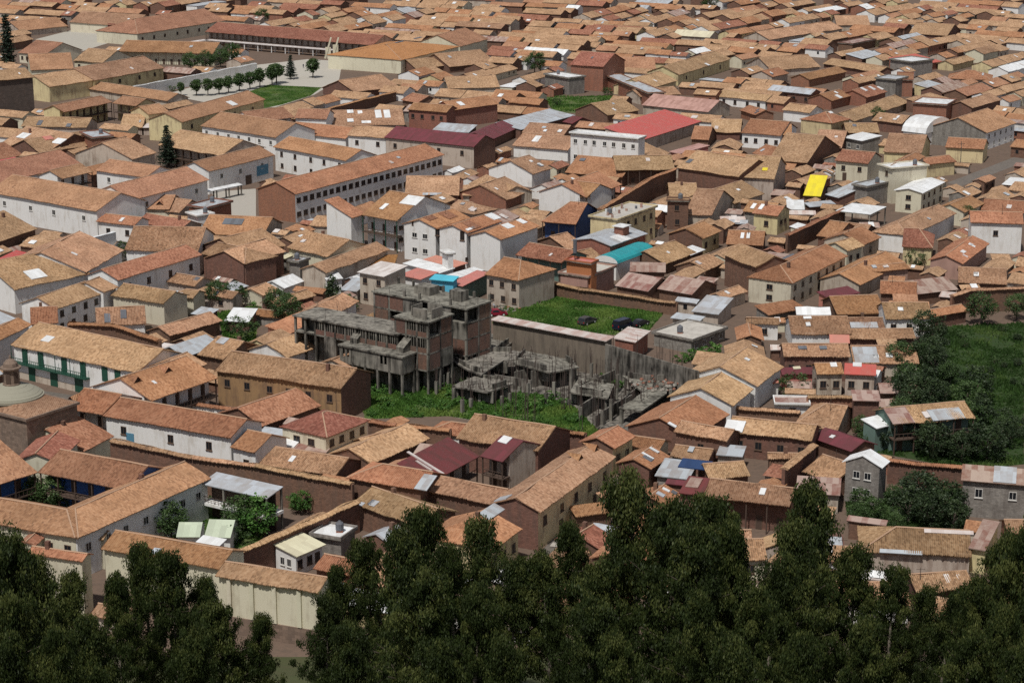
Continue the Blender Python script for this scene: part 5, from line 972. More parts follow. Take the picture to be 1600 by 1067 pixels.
 ('g', 31.2, 866.8, 43.4, 860.6, 4.0, 2.9, 21, 'k', 'o', 'w1x3'),
 ('g', -49.5, 867.0, -38.2, 861.2, 5.0, 2.7, 21, 'a', 't', 'w1x3'),
 ('g', 90.0, 867.1, 93.3, 864.5, 3.5, 3.9, 21, 'a', 't', 'w1x1'),
 ('g', 8.6, 868.1, 23.0, 860.7, 4.4, 3.0, 21, 'a', 't', 'hl'),
 ('g', 207.3, 868.2, 214.4, 862.7, 4.5, 4.0, 21, 'a', 'o', 'w1x2'),
 ('g', 60.6, 868.7, 71.0, 889.2, 4.6, 3.7, 21, 'w', 't', ''),
 ('g', 186.8, 869.3, 204.9, 855.2, 3.8, 3.4, 21, 'y', 't', ''),
 ('g', 142.6, 870.8, 156.1, 888.2, 4.8, 3.0, 21, 'k', 'o', 'hl w1x5'),
 ('g', 129.9, 871.4, 136.1, 879.4, 4.0, 2.7, 21, 'c', 't', ''),
 ('g', -62.8, 873.8, -50.9, 867.7, 4.7, 2.9, 21, 'c', 'p', ''),
 ('g', -42.9, 875.4, -27.4, 867.5, 3.4, 3.8, 21, 'a', 't', ''),
 ('g', -6.6, 875.8, 8.4, 868.1, 4.5, 2.8, 21, 'a', 't', ''),
 ('g', 41.8, 876.5, 49.6, 872.6, 3.9, 3.4, 21, 'a', 'p', 'w1x2'),
 ('g', 196.6, 876.6, 207.2, 868.4, 4.8, 3.4, 21, 'y', 'o', ''),
 ('g', 9.4, 877.9, 21.3, 871.9, 4.0, 3.6, 21, 'w', 't', 'w1x3'),
 ('g', -72.1, 878.5, -63.0, 873.8, 4.7, 3.1, 21, 'b', 't', 'w1x2'),
 ('g', 33.8, 880.6, 41.7, 876.6, 3.9, 2.5, 21, 'a', 't', ''),
 ('g', -76.3, 881.2, -70.8, 892.0, 3.9, 4.0, 21, 'a', 't', 'w1x3'),
 ('g', 95.0, 881.7, 105.8, 895.5, 4.2, 2.6, 21, 'y', 'o', ''),
 ('g', -1.4, 883.4, 9.2, 878.0, 3.9, 2.8, 21, 'b', 'o', ''),
 ('g', 43.5, 885.4, 53.5, 880.3, 5.1, 3.5, 21, 'y', 't', ''),
 ('g', 23.7, 885.8, 33.6, 880.7, 4.0, 3.0, 21, 'k', 'r', ''),
 ('g', -40.2, 886.4, -28.2, 880.3, 4.1, 3.2, 21, 'a', 'o', 'hl w1x3'),
 ('g', -65.2, 886.8, -44.2, 876.1, 3.6, 3.1, 21, 'a', 't', 'w1x5'),
 ('g', -17.7, 888.3, -9.6, 884.2, 3.7, 2.6, 21, 'b', 't', 'w1x2'),
 ('g', 85.9, 889.2, 90.8, 895.3, 5.0, 3.5, 21, 'w', 't', ''),
 ('g', 71.1, 889.4, 75.4, 897.7, 4.4, 3.5, 21, 'a', 'o', ''),
 ('g', -89.3, 889.9, -79.5, 909.3, 4.3, 3.9, 21, 'k', 'o', 'w1x5'),
 ('g', 30.4, 892.1, 42.1, 886.1, 5.1, 3.4, 21, 'b', 'r', ''),
 ('g', -70.7, 892.2, -61.4, 910.4, 3.7, 3.6, 21, 'a', 'o', 'w1x5'),
 ('g', 196.8, 892.9, 203.8, 887.5, 4.4, 4.1, 21, 'b', 'o', ''),
 ('g', -79.1, 893.4, -67.5, 916.2, 3.4, 3.6, 21, 'a', 't', ''),
 ('g', 209.9, 894.8, 217.9, 888.5, 3.5, 3.2, 21, 'a', 't', ''),
 ('g', 4.8, 895.4, 23.5, 885.9, 3.7, 3.1, 21, 'a', 't', ''),
 ('g', 90.9, 895.5, 104.5, 912.9, 4.9, 3.7, 21, 'b', 'r', ''),
 ('g', 105.9, 895.7, 116.4, 909.2, 3.7, 2.7, 21, 'y', 'p', ''),
 ('g', -61.3, 897.2, -41.5, 887.1, 4.1, 2.3, 21, 'a', 'u', 'hl'),
 ('g', 79.4, 898.3, 83.2, 903.1, 4.8, 2.4, 21, 'c', 'o', ''),
 ('g', 18.0, 898.4, 29.0, 892.8, 5.2, 3.6, 21, 'a', 'o', ''),
 ('g', 147.4, 900.0, 164.8, 886.5, 4.4, 3.2, 21, 'a', 'o', 'hl w1x5'),
 ('g', 34.3, 902.0, 55.2, 891.4, 3.9, 3.2, 21, 'b', 'r', 'w1x5'),
 ('g', 83.3, 903.3, 96.1, 919.6, 5.0, 3.0, 21, 'w', 't', ''),
 ('g', 162.6, 904.0, 171.2, 897.2, 3.8, 3.8, 21, 'a', 'r', 'w1x2'),
 ('g', 6.9, 904.1, 16.7, 899.1, 4.8, 4.2, 21, 'n', 't', 'hl w1x2'),
 ('g', -95.2, 905.4, -89.9, 915.8, 3.6, 3.2, 21, 'a', 't', ''),
 ('g', 195.4, 906.1, 200.9, 901.9, 3.5, 3.1, 21, 'c', 't', 'w1x1'),
 ('g', 43.7, 906.7, 62.1, 897.3, 3.4, 2.6, 21, 'w', 't', ''),
 ('g', -56.3, 908.0, -35.6, 897.4, 3.6, 3.1, 21, 'y', 'o', ''),
 ('g', 116.6, 909.4, 121.3, 915.4, 3.8, 2.9, 21, 'a', 't', ''),
 ('g', -105.7, 909.4, -95.7, 929.0, 4.5, 3.2, 21, 'w', 't', 'w1x5'),
 ('g', -61.3, 910.5, -55.6, 921.7, 3.9, 4.1, 21, 'b', 't', 'w1x3'),
 ('g', 77.2, 912.3, 88.8, 927.2, 4.0, 3.5, 21, 'a', 't', ''),
 ('g', 49.2, 912.4, 59.9, 906.9, 3.3, 3.6, 21, 'c', 't', ''),
 ('g', 104.6, 913.1, 112.1, 922.6, 5.1, 4.0, 21, 'a', 'o', ''),
 ('g', -9.9, 913.9, -0.6, 909.2, 4.8, 4.2, 21, 'b', 't', 'hl w1x2'),
 ('g', -32.1, 914.2, -25.7, 910.9, 4.2, 2.6, 21, 'w', 't', ''),
 ('g', 29.0, 914.2, 43.5, 906.8, 3.4, 2.7, 21, 'a', 't', 'hl w1x4'),
 ('g', -76.4, 915.2, -69.5, 928.8, 4.2, 3.7, 21, 'k', 't', 'w1x3'),
 ('g', 42.5, 915.8, 49.0, 912.5, 3.3, 3.4, 21, 'k', 'o', 'w1x1'),
 ('g', -89.8, 916.0, -81.8, 931.6, 3.7, 2.8, 21, 'a', 't', ''),
 ('g', -18.3, 918.2, -10.1, 914.0, 4.6, 3.7, 21, 'a', 't', 'w1x2'),
 ('g', 220.0, 918.3, 230.0, 910.5, 3.6, 3.8, 21, 'a', 't', 'w1x3'),
 ('g', 124.0, 918.9, 132.6, 929.9, 4.3, 3.5, 21, 'w', 't', 'hl w1x3'),
 ('g', 73.4, 919.5, 82.6, 937.4, 4.8, 3.3, 21, 'a', 'o', 'hl w1x5'),
 ('g', 203.6, 919.6, 223.8, 903.8, 4.4, 3.2, 21, 'b', 't', ''),
 ('g', 166.8, 921.4, 180.5, 910.8, 4.5, 3.6, 21, 'w', 't', ''),
 ('g', 30.5, 921.9, 42.3, 915.9, 3.5, 3.0, 21, 'a', 't', 'hl w1x3'),
 ('g', -47.8, 922.2, -32.2, 914.3, 4.3, 2.7, 21, 'a', 't', 'w1x4'),
 ('g', 201.2, 923.5, 206.5, 930.3, 4.6, 3.6, 21, 'a', 't', 'w1x2'),
 ('g', -30.3, 924.3, -19.7, 918.9, 4.7, 3.8, 21, 'y', 'o', ''),
 ('g', 64.0, 924.5, 75.3, 946.7, 4.5, 2.9, 21, 'w', 't', ''),
 ('g', -9.6, 925.5, 1.8, 919.7, 4.9, 3.3, 21, 'a', 't', ''),
 ('g', -53.5, 925.8, -47.9, 936.9, 4.6, 3.8, 21, 'w', 't', 'hl w1x3'),
 ('g', 17.7, 928.4, 30.3, 922.0, 3.3, 3.3, 21, 'w', 't', 'w1x3'),
 ('g', -95.6, 929.2, -90.4, 939.4, 4.5, 2.8, 21, 'k', 'r', ''),
 ('g', 55.6, 929.2, 61.8, 941.4, 4.0, 2.3, 21, 'a', 't', 'w1x3'),
 ('g', 192.7, 929.5, 199.4, 938.1, 3.6, 2.6, 21, 'b', 't', ''),
 ('g', 132.7, 930.0, 141.0, 940.6, 4.4, 3.5, 21, 'b', 't', ''),
 ('g', 3.9, 930.2, 9.4, 927.4, 3.1, 2.9, 21, 'a', 'r', ''),
 ('g', -42.3, 930.5, -30.5, 924.4, 5.1, 3.5, 21, 'b', 't', 'w1x3'),
 ('g', -239.5, 930.8, -227.3, 924.6, 4.6, 2.8, 21, 'b', 'o', ''),
 ('g', 215.7, 931.1, 221.7, 926.4, 4.0, 3.4, 21, 'b', 'p', 'w1x1'),
 ('g', 107.4, 932.0, 118.7, 946.5, 4.8, 2.5, 21, 'b', 't', 'w1x4'),
 ('g', 44.1, 932.0, 50.0, 943.8, 4.0, 3.0, 21, 'w', 'r', ''),
 ('g', -64.6, 932.7, -58.7, 944.2, 4.5, 2.8, 21, 'w', 't', ''),
 ('g', -221.9, 933.0, -204.5, 924.1, 4.2, 3.2, 21, 'a', 't', 'w1x4'),
 ('g', 36.0, 936.0, 41.6, 947.1, 4.8, 3.8, 21, 'b', 't', ''),
 ('g', -7.9, 936.2, 2.6, 930.9, 3.6, 3.5, 21, 'a', 't', 'w1x2'),
 ('g', 188.4, 936.5, 192.7, 942.0, 3.2, 2.8, 21, 'b', 't', ''),
 ('g', -137.6, 938.4, -120.8, 929.8, 3.9, 3.1, 21, 'b', 'o', 'w1x4'),
 ('g', -233.3, 938.8, -222.1, 933.1, 4.3, 2.9, 21, 'a', 't', ''),
 ('g', 99.8, 939.1, 106.9, 948.2, 4.8, 3.0, 21, 'a', 't', ''),
 ('g', 1.2, 940.0, 15.2, 932.9, 4.5, 3.2, 21, 'k', 'r', 'w1x3'),
 ('g', 182.3, 940.9, 190.1, 950.9, 4.5, 2.8, 21, 'y', 't', 'hl'),
 ('g', -123.7, 941.4, -114.6, 936.8, 3.8, 2.8, 21, 'b', 'u', ''),
 ('g', 61.9, 941.6, 66.1, 949.9, 4.0, 3.0, 21, 'c', 't', 'w1x2'),
 ('g', -82.7, 941.7, -75.9, 955.1, 3.7, 3.3, 21, 'y', 't', ''),
 ('g', 141.9, 941.8, 147.0, 948.3, 4.2, 3.2, 21, 'a', 'p', 'w1x2'),
 ('g', 192.8, 942.2, 200.9, 952.6, 3.6, 3.5, 21, 'b', 'o', ''),
 ('g', -19.9, 942.4, -8.1, 936.3, 3.3, 2.9, 21, 'c', 'o', ''),
 ('g', -44.4, 943.7, -39.8, 952.8, 4.8, 3.2, 21, 'k', 'u', ''),
 ('g', 50.1, 943.9, 56.0, 955.5, 4.2, 2.6, 21, 'w', 't', ''),
 ('g', 131.9, 944.1, 137.4, 951.2, 4.0, 3.1, 21, 'y', 'o', 'w1x2'),
 ('g', 90.6, 944.6, 105.5, 963.6, 4.5, 3.1, 21, 'a', 't', ''),
 ('g', -9.5, 945.5, 1.0, 940.1, 5.0, 3.0, 21, 'a', 'o', 'hl'),
 ('g', -58.0, 945.5, -50.3, 960.6, 4.8, 2.5, 21, 'a', 'o', 'w1x4'),
 ('g', 174.7, 946.1, 182.4, 955.9, 3.9, 2.6, 21, 'w', 'p', ''),
 ('g', -69.2, 946.1, -64.0, 956.3, 4.5, 3.5, 21, 'a', 'o', ''),
 ('g', 75.4, 946.8, 83.6, 963.0, 4.6, 3.4, 21, 'b', 'u', 'w1x4'),
 ('g', 226.2, 947.0, 234.9, 940.3, 3.5, 3.1, 21, 'a', 't', 'w1x2'),
 ('g', 41.7, 947.3, 47.0, 957.6, 4.9, 3.8, 21, 'c', 'r', 'w1x2'),
 ('g', 206.9, 947.6, 215.3, 958.4, 3.4, 2.3, 21, 'n', 'o', ''),
 ('g', -207.8, 947.6, -202.2, 944.8, 4.3, 3.9, 21, 'n', 'r', ''),
 ('g', 119.6, 947.7, 128.2, 958.7, 5.2, 3.2, 21, 'k', 'o', ''),
 ('g', 107.0, 948.3, 122.5, 968.1, 4.9, 2.7, 21, 'a', 't', 'w1x6'),
 ('g', 147.1, 948.4, 152.1, 954.8, 4.1, 3.9, 21, 'y', 'r', 'hl w1x2'),
 ('g', -91.5, 948.9, -88.6, 954.8, 4.7, 3.5, 21, 'c', 'r', 'w1x1'),
 ('g', -36.3, 950.7, -20.1, 942.5, 3.2, 3.1, 21, 'k', 't', 'w1x4'),
 ('g', -20.1, 950.9, -10.9, 946.2, 4.5, 3.6, 21, 'w', 't', ''),
 ('g', 167.7, 951.2, 175.8, 961.7, 5.1, 3.4, 21, 'w', 't', ''),
 ('g', 222.9, 951.3, 226.8, 956.2, 4.7, 3.1, 21, 'a', 't', ''),
 ('g', -165.1, 952.4, -158.8, 949.2, 4.1, 3.8, 21, 'a', 'r', 'w1x1'),
 ('g', -39.7, 953.0, -34.8, 962.6, 4.4, 3.7, 21, 'a', 't', ''),
 ('g', 201.9, 953.8, 208.6, 962.4, 3.3, 3.2, 21, 'w', 'r', 'w1x2'),
 ('g', -75.8, 955.3, -68.3, 970.0, 3.7, 4.2, 21, 'k', 'o', ''),
 ('g', 182.6, 956.1, 194.7, 971.7, 4.3, 2.7, 21, 'w', 'o', 'w1x4'),
 ('g', -30.7, 956.3, -20.3, 951.0, 4.8, 3.6, 21, 'b', 'o', 'w1x2'),
 ('g', 56.7, 956.9, 61.0, 965.2, 4.0, 3.1, 21, 'a', 'r', ''),
 ('g', -226.9, 957.3, -208.0, 947.7, 4.5, 3.6, 21, 'a', 't', ''),
 ('g', 215.4, 958.6, 220.4, 964.9, 3.6, 2.8, 21, 'n', 't', 'w1x1'),
 ('g', 128.4, 958.8, 134.9, 967.1, 4.7, 3.0, 21, 'y', 't', ''),
 ('g', 47.7, 958.9, 56.7, 976.7, 4.7, 3.6, 21, 'k', 'o', ''),
 ('g', -122.7, 960.4, -106.0, 951.9, 4.0, 3.7, 21, 'k', 't', ''),
 ('g', 71.8, 961.1, 75.0, 967.4, 3.7, 3.0, 21, 'a', 't', ''),
 ('g', -85.2, 961.4, -79.5, 972.6, 4.8, 3.3, 21, 'b', 't', ''),
 ('g', 175.9, 961.8, 182.4, 970.1, 4.9, 3.7, 21, 'n', 't', ''),
 ('g', -49.6, 962.0, -44.4, 972.1, 4.9, 3.0, 21, 'b', 'z', ''),
 ('g', 199.3, 962.6, 208.4, 974.2, 4.4, 3.1, 21, 'a', 't', 'w1x3'),
 ('g', -210.0, 962.8, -190.6, 952.9, 4.6, 2.7, 21, 'w', 't', ''),
 ('g', -109.9, 963.3, -101.7, 959.1, 4.8, 3.7, 21, 'a', 'r', ''),
 ('g', 4.8, 963.7, 22.6, 954.7, 4.5, 3.3, 21, 'a', 't', ''),
 ('g', 105.6, 963.8, 118.8, 980.7, 4.5, 3.0, 21, 'k', 'p', 'w1x5'),
 ('g', -189.3, 964.0, -173.0, 955.7, 4.3, 3.6, 21, 'a', 'p', ''),
 ('g', -132.0, 965.1, -122.9, 960.5, 4.0, 2.9, 21, 'w', 'o', ''),
 ('g', 61.1, 965.4, 64.7, 972.6, 4.0, 3.2, 21, 'a', 't', 'w1x2'),
 ('g', 224.3, 966.8, 231.0, 961.6, 4.4, 2.1, 21, 'c', 't', ''),
 ('s', 145.6, 966.9, 160.0, 985.4, 5.8, 2.8, 10, 'a', 'W', ''),
 ('g', 20.0, 967.3, 27.6, 963.4, 4.4, 3.2, 21, 'a', 't', 'w1x2'),
 ('g', -249.5, 968.9, -231.5, 959.7, 3.9, 3.2, 21, 'b', 't', ''),
 ('g', -143.4, 970.9, -133.4, 965.8, 4.0, 3.2, 21, 'a', 't', ''),
 ('g', 183.3, 971.3, 194.3, 985.3, 5.0, 3.2, 21, 'b', 't', ''),
 ('g', 139.8, 972.3, 155.4, 992.4, 3.4, 2.8, 21, 'w', 't', 'w1x6'),
 ('g', -206.1, 972.6, -190.7, 964.7, 4.6, 3.2, 21, 'b', 't', 'hl'),
 ('g', 195.7, 972.9, 201.2, 979.9, 4.2, 3.4, 21, 'w', 'r', 'w1x2'),
 ('g', -37.8, 973.3, -31.1, 969.8, 4.1, 2.7, 21, 'a', 'o', ''),
 ('g', 167.6, 974.6, 172.9, 981.5, 4.5, 3.6, 21, 'k', 'W', ''),
 ('g', 67.2, 975.8, 78.8, 970.0, 4.2, 3.8, 21, 'a', 'o', ''),
 ('g', -19.4, 976.1, -5.3, 968.9, 4.7, 2.8, 21, 'w', 't', 'w1x3'),
 ('g', -216.0, 977.6, -206.3, 972.6, 4.2, 3.6, 21, 'a', 'o', ''),
 ('g', -197.9, 979.1, -191.0, 975.6, 4.6, 3.8, 21, 'b', 'o', ''),
 ('g', 131.2, 979.2, 147.1, 999.5, 4.0, 4.0, 21, 'a', 't', 'w1x6'),
 ('g', 25.2, 979.3, 31.0, 976.4, 3.6, 3.5, 21, 'w', 'W', ''),
 ('g', -252.5, 980.6, -229.4, 968.9, 4.0, 3.7, 21, 'a', 'o', ''),
 ('g', 89.1, 980.7, 95.1, 976.0, 3.6, 3.5, 21, 'a', 't', 'hl w1x1'),
 ('s', 206.3, 980.9, 224.2, 967.0, 7.6, 2.2, 10, 'c', 't', ''),
 ('g', -35.2, 981.4, -27.3, 977.3, 4.2, 3.0, 21, 'y', 't', 'w1x2'),
 ('g', 74.9, 981.6, 84.5, 976.7, 3.4, 3.0, 21, 'b', 't', ''),
 ('g', 173.1, 981.7, 180.0, 990.5, 4.6, 3.1, 21, 'a', 'o', ''),
 ('g', -146.6, 982.0, -136.4, 976.8, 4.7, 3.7, 21, 'a', 't', 'w1x2'),
 ('g', -165.1, 982.6, -159.3, 994.1, 4.7, 4.0, 21, 'a', 'r', ''),
 ('g', -122.8, 984.4, -114.7, 980.3, 3.7, 2.8, 21, 'c', 't', ''),
 ('g', 14.7, 984.7, 25.0, 979.4, 3.4, 3.7, 21, 'n', 'o', 'hl'),
 ('g', 233.1, 984.7, 240.4, 979.0, 4.6, 4.0, 21, 'w', 't', ''),
 ('g', 49.5, 984.9, 58.2, 980.4, 3.8, 3.7, 21, 'a', 't', ''),
 ('g', -210.5, 985.5, -199.3, 979.8, 4.8, 3.7, 21, 'a', 't', ''),
 ('g', -16.9, 986.1, -7.6, 981.3, 4.8, 2.6, 21, 'w', 't', ''),
 ('g', 161.0, 986.6, 170.8, 999.2, 3.6, 3.6, 21, 'k', 't', ''),
 ('g', -46.1, 986.9, -35.3, 981.5, 4.3, 3.2, 21, 'b', 't', ''),
 ('g', -174.2, 987.4, -165.3, 1004.7, 4.7, 3.6, 21, 'k', 't', ''),
 ('g', 122.6, 987.5, 129.5, 996.4, 4.7, 3.1, 21, 'k', 't', ''),
 ('g', -111.7, 987.8, -93.3, 978.3, 4.7, 3.1, 21, 'a', 'r', ''),
 ('g', 77.7, 988.3, 91.3, 981.4, 3.6, 2.8, 21, 'w', 't', ''),
 ('g', 212.4, 988.8, 228.9, 975.9, 4.5, 2.6, 21, 'a', 'r', ''),
 ('g', 6.1, 989.0, 14.5, 984.8, 3.8, 3.4, 21, 'y', 'o', ''),
 ('f', -151.0, 990.0, -139.7, 1012.2, 7.0, 3.4, 0, 'w', 'z', 'w1x6'),
 ('g', -231.8, 990.1, -219.3, 983.7, 4.2, 3.8, 21, 'a', 't', ''),
 ('g', -32.2, 990.1, -23.1, 985.5, 4.7, 3.9, 21, 'c', 't', ''),
 ('g', 224.3, 991.6, 232.9, 984.8, 4.3, 4.2, 21, 'a', 'o', 'w1x2'),
 ('g', 53.4, 992.5, 64.5, 986.8, 3.4, 2.5, 21, 'w', 'z', 'w1x3'),
 ('g', 191.5, 992.5, 206.2, 981.0, 4.3, 2.5, 21, 'b', 't', ''),
 ('g', -77.8, 993.6, -58.3, 983.7, 4.0, 3.1, 21, 'w', 'o', ''),
 ('g', -159.2, 994.2, -151.8, 1008.6, 4.5, 3.7, 21, 'a', 't', 'w1x4'),
 ('g', -142.3, 994.4, -123.0, 984.5, 3.5, 2.2, 21, 'b', 'o', ''),
 ('g', 30.6, 994.5, 43.3, 988.0, 4.7, 3.6, 21, 'a', 'r', ''),
 ('g', -185.8, 994.8, -181.8, 1002.7, 4.0, 3.3, 21, 'y', 't', ''),
 ('g', -63.1, 995.6, -46.2, 987.0, 4.5, 3.5, 21, 'w', 't', 'w1x4'),
 ('g', 110.6, 995.9, 122.1, 1010.6, 4.3, 3.3, 21, 'a', 'o', 'w1x4'),
 ('g', -128.1, 996.1, -120.4, 992.2, 4.5, 3.0, 21, 'b', 'r', 'w1x2'),
 ('g', -243.9, 996.3, -232.0, 990.2, 4.1, 2.9, 21, 'y', 't', ''),
 ('g', -44.3, 996.3, -32.3, 990.2, 4.4, 4.1, 21, 'b', 't', ''),
 ('g', 129.6, 996.5, 137.4, 1006.4, 4.2, 3.7, 21, 'a', 'o', ''),
 ('g', -11.4, 998.0, 4.8, 989.7, 3.4, 3.2, 21, 'a', 'p', ''),
 ('g', -194.4, 998.3, -187.4, 1012.1, 3.8, 3.0, 21, 'k', 't', ''),
 ('g', -229.6, 999.2, -217.2, 992.8, 4.4, 4.1, 21, 'c', 'r', 'w1x3'),
 ('g', 186.9, 999.4, 193.8, 1008.2, 3.4, 3.8, 21, 'y', 't', ''),
 ('g', 55.7, 999.5, 76.4, 989.0, 3.5, 2.8, 21, 'a', 'o', 'w1x5'),
 ('g', 102.2, 1000.8, 108.3, 1008.6, 4.6, 4.0, 21, 'w', 't', ''),
 ('g', 162.0, 1000.8, 166.7, 1006.8, 3.4, 3.5, 21, 'a', 't', ''),
 ('g', 196.8, 1001.0, 212.3, 988.9, 4.2, 3.1, 21, 'w', 't', ''),
 ('g', -54.4, 1001.5, -45.6, 997.0, 4.7, 3.9, 21, 'a', 't', 'w1x2'),
 ('g', -93.6, 1001.7, -82.8, 996.2, 4.3, 3.2, 21, 'a', 'r', 'hl'),
 ('g', 210.5, 1002.3, 224.1, 991.7, 4.5, 3.7, 21, 'y', 'o', 'w1x4'),
 ('g', -256.1, 1002.5, -244.1, 996.4, 4.4, 3.2, 21, 'w', 'p', ''),
 ('g', 14.7, 1002.6, 30.4, 994.6, 5.1, 3.9, 21, 'b', 't', ''),
 ('g', 36.7, 1002.9, 47.9, 997.2, 4.3, 4.1, 21, 'b', 'o', ''),
 ('g', 180.4, 1003.0, 188.5, 1013.3, 4.6, 3.0, 21, 'a', 't', 'hl w1x3'),
 ('g', -241.0, 1005.0, -229.8, 999.2, 4.7, 3.6, 21, 'b', 'u', ''),
 ('s', 59.3, 1006.5, 75.1, 998.4, 8.1, 3.4, 10, 'a', 'z', 'w1x4'),
 ('g', 5.0, 1007.5, 14.5, 1002.7, 5.1, 3.5, 21, 'a', 'p', 'w1x2'),
 ('g', -105.6, 1007.8, -93.8, 1001.8, 4.4, 2.5, 21, 'a', 't', ''),
 ('g', 94.5, 1008.2, 101.6, 1017.3, 4.6, 3.9, 21, 'a', 'p', ''),
 ('g', -218.5, 1009.2, -208.8, 1004.3, 3.9, 3.8, 21, 'k', 't', 'w1x2'),
 ('g', 71.6, 1011.8, 80.1, 1007.4, 4.9, 2.5, 21, 'b', 't', 'w1x2'),
 ('g', -139.6, 1012.4, -136.3, 1018.9, 4.3, 3.5, 21, 'a', 't', 'w1x1'),
 ('g', 246.2, 1013.6, 255.1, 1025.0, 3.6, 3.0, 21, 'a', 't', 'w1x3'),
 ('g', -120.8, 1015.5, -105.7, 1007.9, 4.2, 2.9, 21, 'b', 't', ''),
 ('g', 159.6, 1020.1, 169.7, 1033.0, 3.5, 2.9, 21, 'a', 't', 'w1x4'),
 ('g', -24.7, 1022.7, -8.4, 1014.4, 4.6, 3.4, 21, 'b', 'r', 'w1x4'),
 ('g', -93.7, 1023.0, -75.3, 1013.6, 4.8, 3.9, 21, 'a', 'o', ''),
 ('g', -152.2, 1031.5, -134.5, 1022.5, 3.3, 3.5, 21, 'a', 't', ''),
 ('g', 206.2, 1044.5, 216.1, 1036.7, 4.2, 4.0, 21, 'w', 't', ''),
 ('g', 36.2, 254.7, 40.1, 251.8, 1.4, 2.8, 21, 'n', 't', ''),
 ('g', 43.4, 265.9, 47.1, 264.7, 2.0, 2.3, 21, 'n', 'o', ''),
 ('g', 49.1, 265.6, 52.7, 264.5, 1.5, 2.6, 21, 'a', 'Wp', ''),
 ('g', 39.5, 270.5, 42.1, 275.2, 2.1, 2.0, 21, 'b', 't', ''),
 ('g', 11.1, 284.3, 14.5, 282.2, 2.0, 2.4, 21, 'a', 'z', ''),
 ('g', 67.0, 285.6, 70.5, 284.3, 2.3, 2.1, 21, 'b', 'o', ''),
 ('s', 45.0, 292.4, 48.3, 291.1, 3.4, 2.0, 10, 'b', 't', ''),
 ('g', 40.4, 299.2, 43.5, 305.8, 2.2, 2.2, 21, 'a', 'o', ''),
 ('g', -33.7, 305.4, -32.0, 308.8, 2.4, 2.4, 21, 'b', 'o', ''),
 ('s', -32.1, 304.3, -26.2, 301.3, 4.8, 2.2, 10, 'a', 'o', ''),
 ('s', 40.0, 309.5, 43.4, 307.7, 4.3, 2.4, 10, 'b', 'r', ''),
 ('g', 58.2, 317.4, 61.4, 316.0, 1.9, 2.1, 21, 'k', 't', ''),
 ('s', -43.5, 330.4, -38.0, 327.9, 3.2, 2.4, 10, 'b', 'z', ''),
 ('g', -20.0, 333.8, -17.7, 338.8, 1.7, 2.3, 21, 'a', 'o', ''),
 ('g', -39.4, 335.4, -36.5, 333.8, 1.8, 2.8, 21, 'b', 'u', ''),
 ('g', 63.0, 345.5, 67.8, 345.7, 2.2, 2.6, 21, 'a', 'u', ''),
 ('g', 49.2, 353.7, 54.7, 352.9, 1.4, 2.7, 21, 'n', 't', ''),
 ('g', 50.2, 358.2, 54.8, 358.0, 2.0, 2.3, 21, 'a', 'u', ''),
 ('g', -97.9, 363.7, -93.9, 369.0, 1.5, 2.1, 21, 'a', 't', ''),
 ('s', -59.4, 365.1, -53.3, 361.2, 4.6, 2.0, 10, 'a', 't', ''),
 ('g', 62.6, 366.0, 67.6, 363.5, 2.0, 2.8, 21, 'w', 'W', ''),
 ('g', 66.3, 369.5, 69.2, 368.1, 1.8, 2.4, 21, 'a', 'r', ''),
 ('s', -70.1, 383.0, -66.7, 381.3, 4.3, 2.2, 10, 'b', 'Wp', ''),
 ('g', -31.9, 383.0, -28.7, 389.6, 1.4, 2.3, 21, 'n', 'o', ''),
 ('g', 50.3, 383.7, 56.0, 383.5, 1.6, 2.4, 21, 'a', 'u2', ''),
 ('s', 71.6, 384.5, 75.7, 384.5, 4.5, 2.4, 10, 'k', 't', ''),
 ('g', -40.2, 394.9, -38.4, 397.9, 1.6, 2.4, 21, 'a', 't', ''),
 ('s', -66.6, 410.2, -62.6, 408.0, 3.9, 2.7, 10, 'a', 'z', ''),
 ('g', 90.5, 415.6, 93.6, 420.5, 1.6, 2.2, 21, 'b', 't', ''),
 ('g', -36.2, 419.3, -33.3, 426.1, 2.0, 2.7, 21, 'a', 'u', ''),
 ('g', 34.6, 421.4, 39.0, 418.8, 1.4, 2.7, 21, 'b', 'z', ''),
 ('s', 91.2, 424.6, 96.2, 422.5, 3.1, 2.7, 10, 'a', 'u2', ''),
 ('s', -61.1, 429.2, -57.5, 435.1, 3.7, 2.5, 10, 'a', 'z', ''),
 ('g', 97.4, 430.7, 101.9, 431.3, 1.9, 2.6, 21, 'a', 't', ''),
 ('g', -66.4, 439.7, -62.0, 437.2, 1.4, 2.7, 21, 'n', 'u', ''),
 ('g', -34.6, 438.2, -31.5, 443.9, 1.6, 2.7, 21, 'a', 'z', ''),
 ('s', 39.4, 438.0, 43.5, 435.7, 4.5, 2.3, 10, 'b', 'u', ''),
 ('s', 83.0, 440.0, 86.5, 439.0, 3.3, 2.3, 10, 'k', 'o', ''),
 ('g', 89.1, 451.2, 92.6, 449.6, 1.5, 2.6, 21, 'a', 't', ''),
 ('g', 47.0, 452.2, 49.8, 450.1, 1.5, 2.5, 21, 'b', 't', ''),
 ('s', 111.2, 462.1, 115.6, 461.8, 3.6, 2.0, 10, 'b', 't', ''),
 ('g', -116.7, 469.3, -114.9, 472.8, 2.3, 2.0, 21, 'a', 'u', ''),
 ('g', 67.1, 472.2, 73.4, 469.4, 1.5, 2.5, 21, 'a', 't', ''),
 ('g', 32.6, 478.2, 37.1, 475.1, 1.4, 2.2, 21, 'a', 't', ''),
 ('s', -74.7, 480.7, -70.2, 479.0, 3.9, 2.3, 10, 'a', 't', ''),
 ('g', 61.3, 481.1, 65.2, 478.8, 2.0, 2.2, 21, 'a', 't', ''),
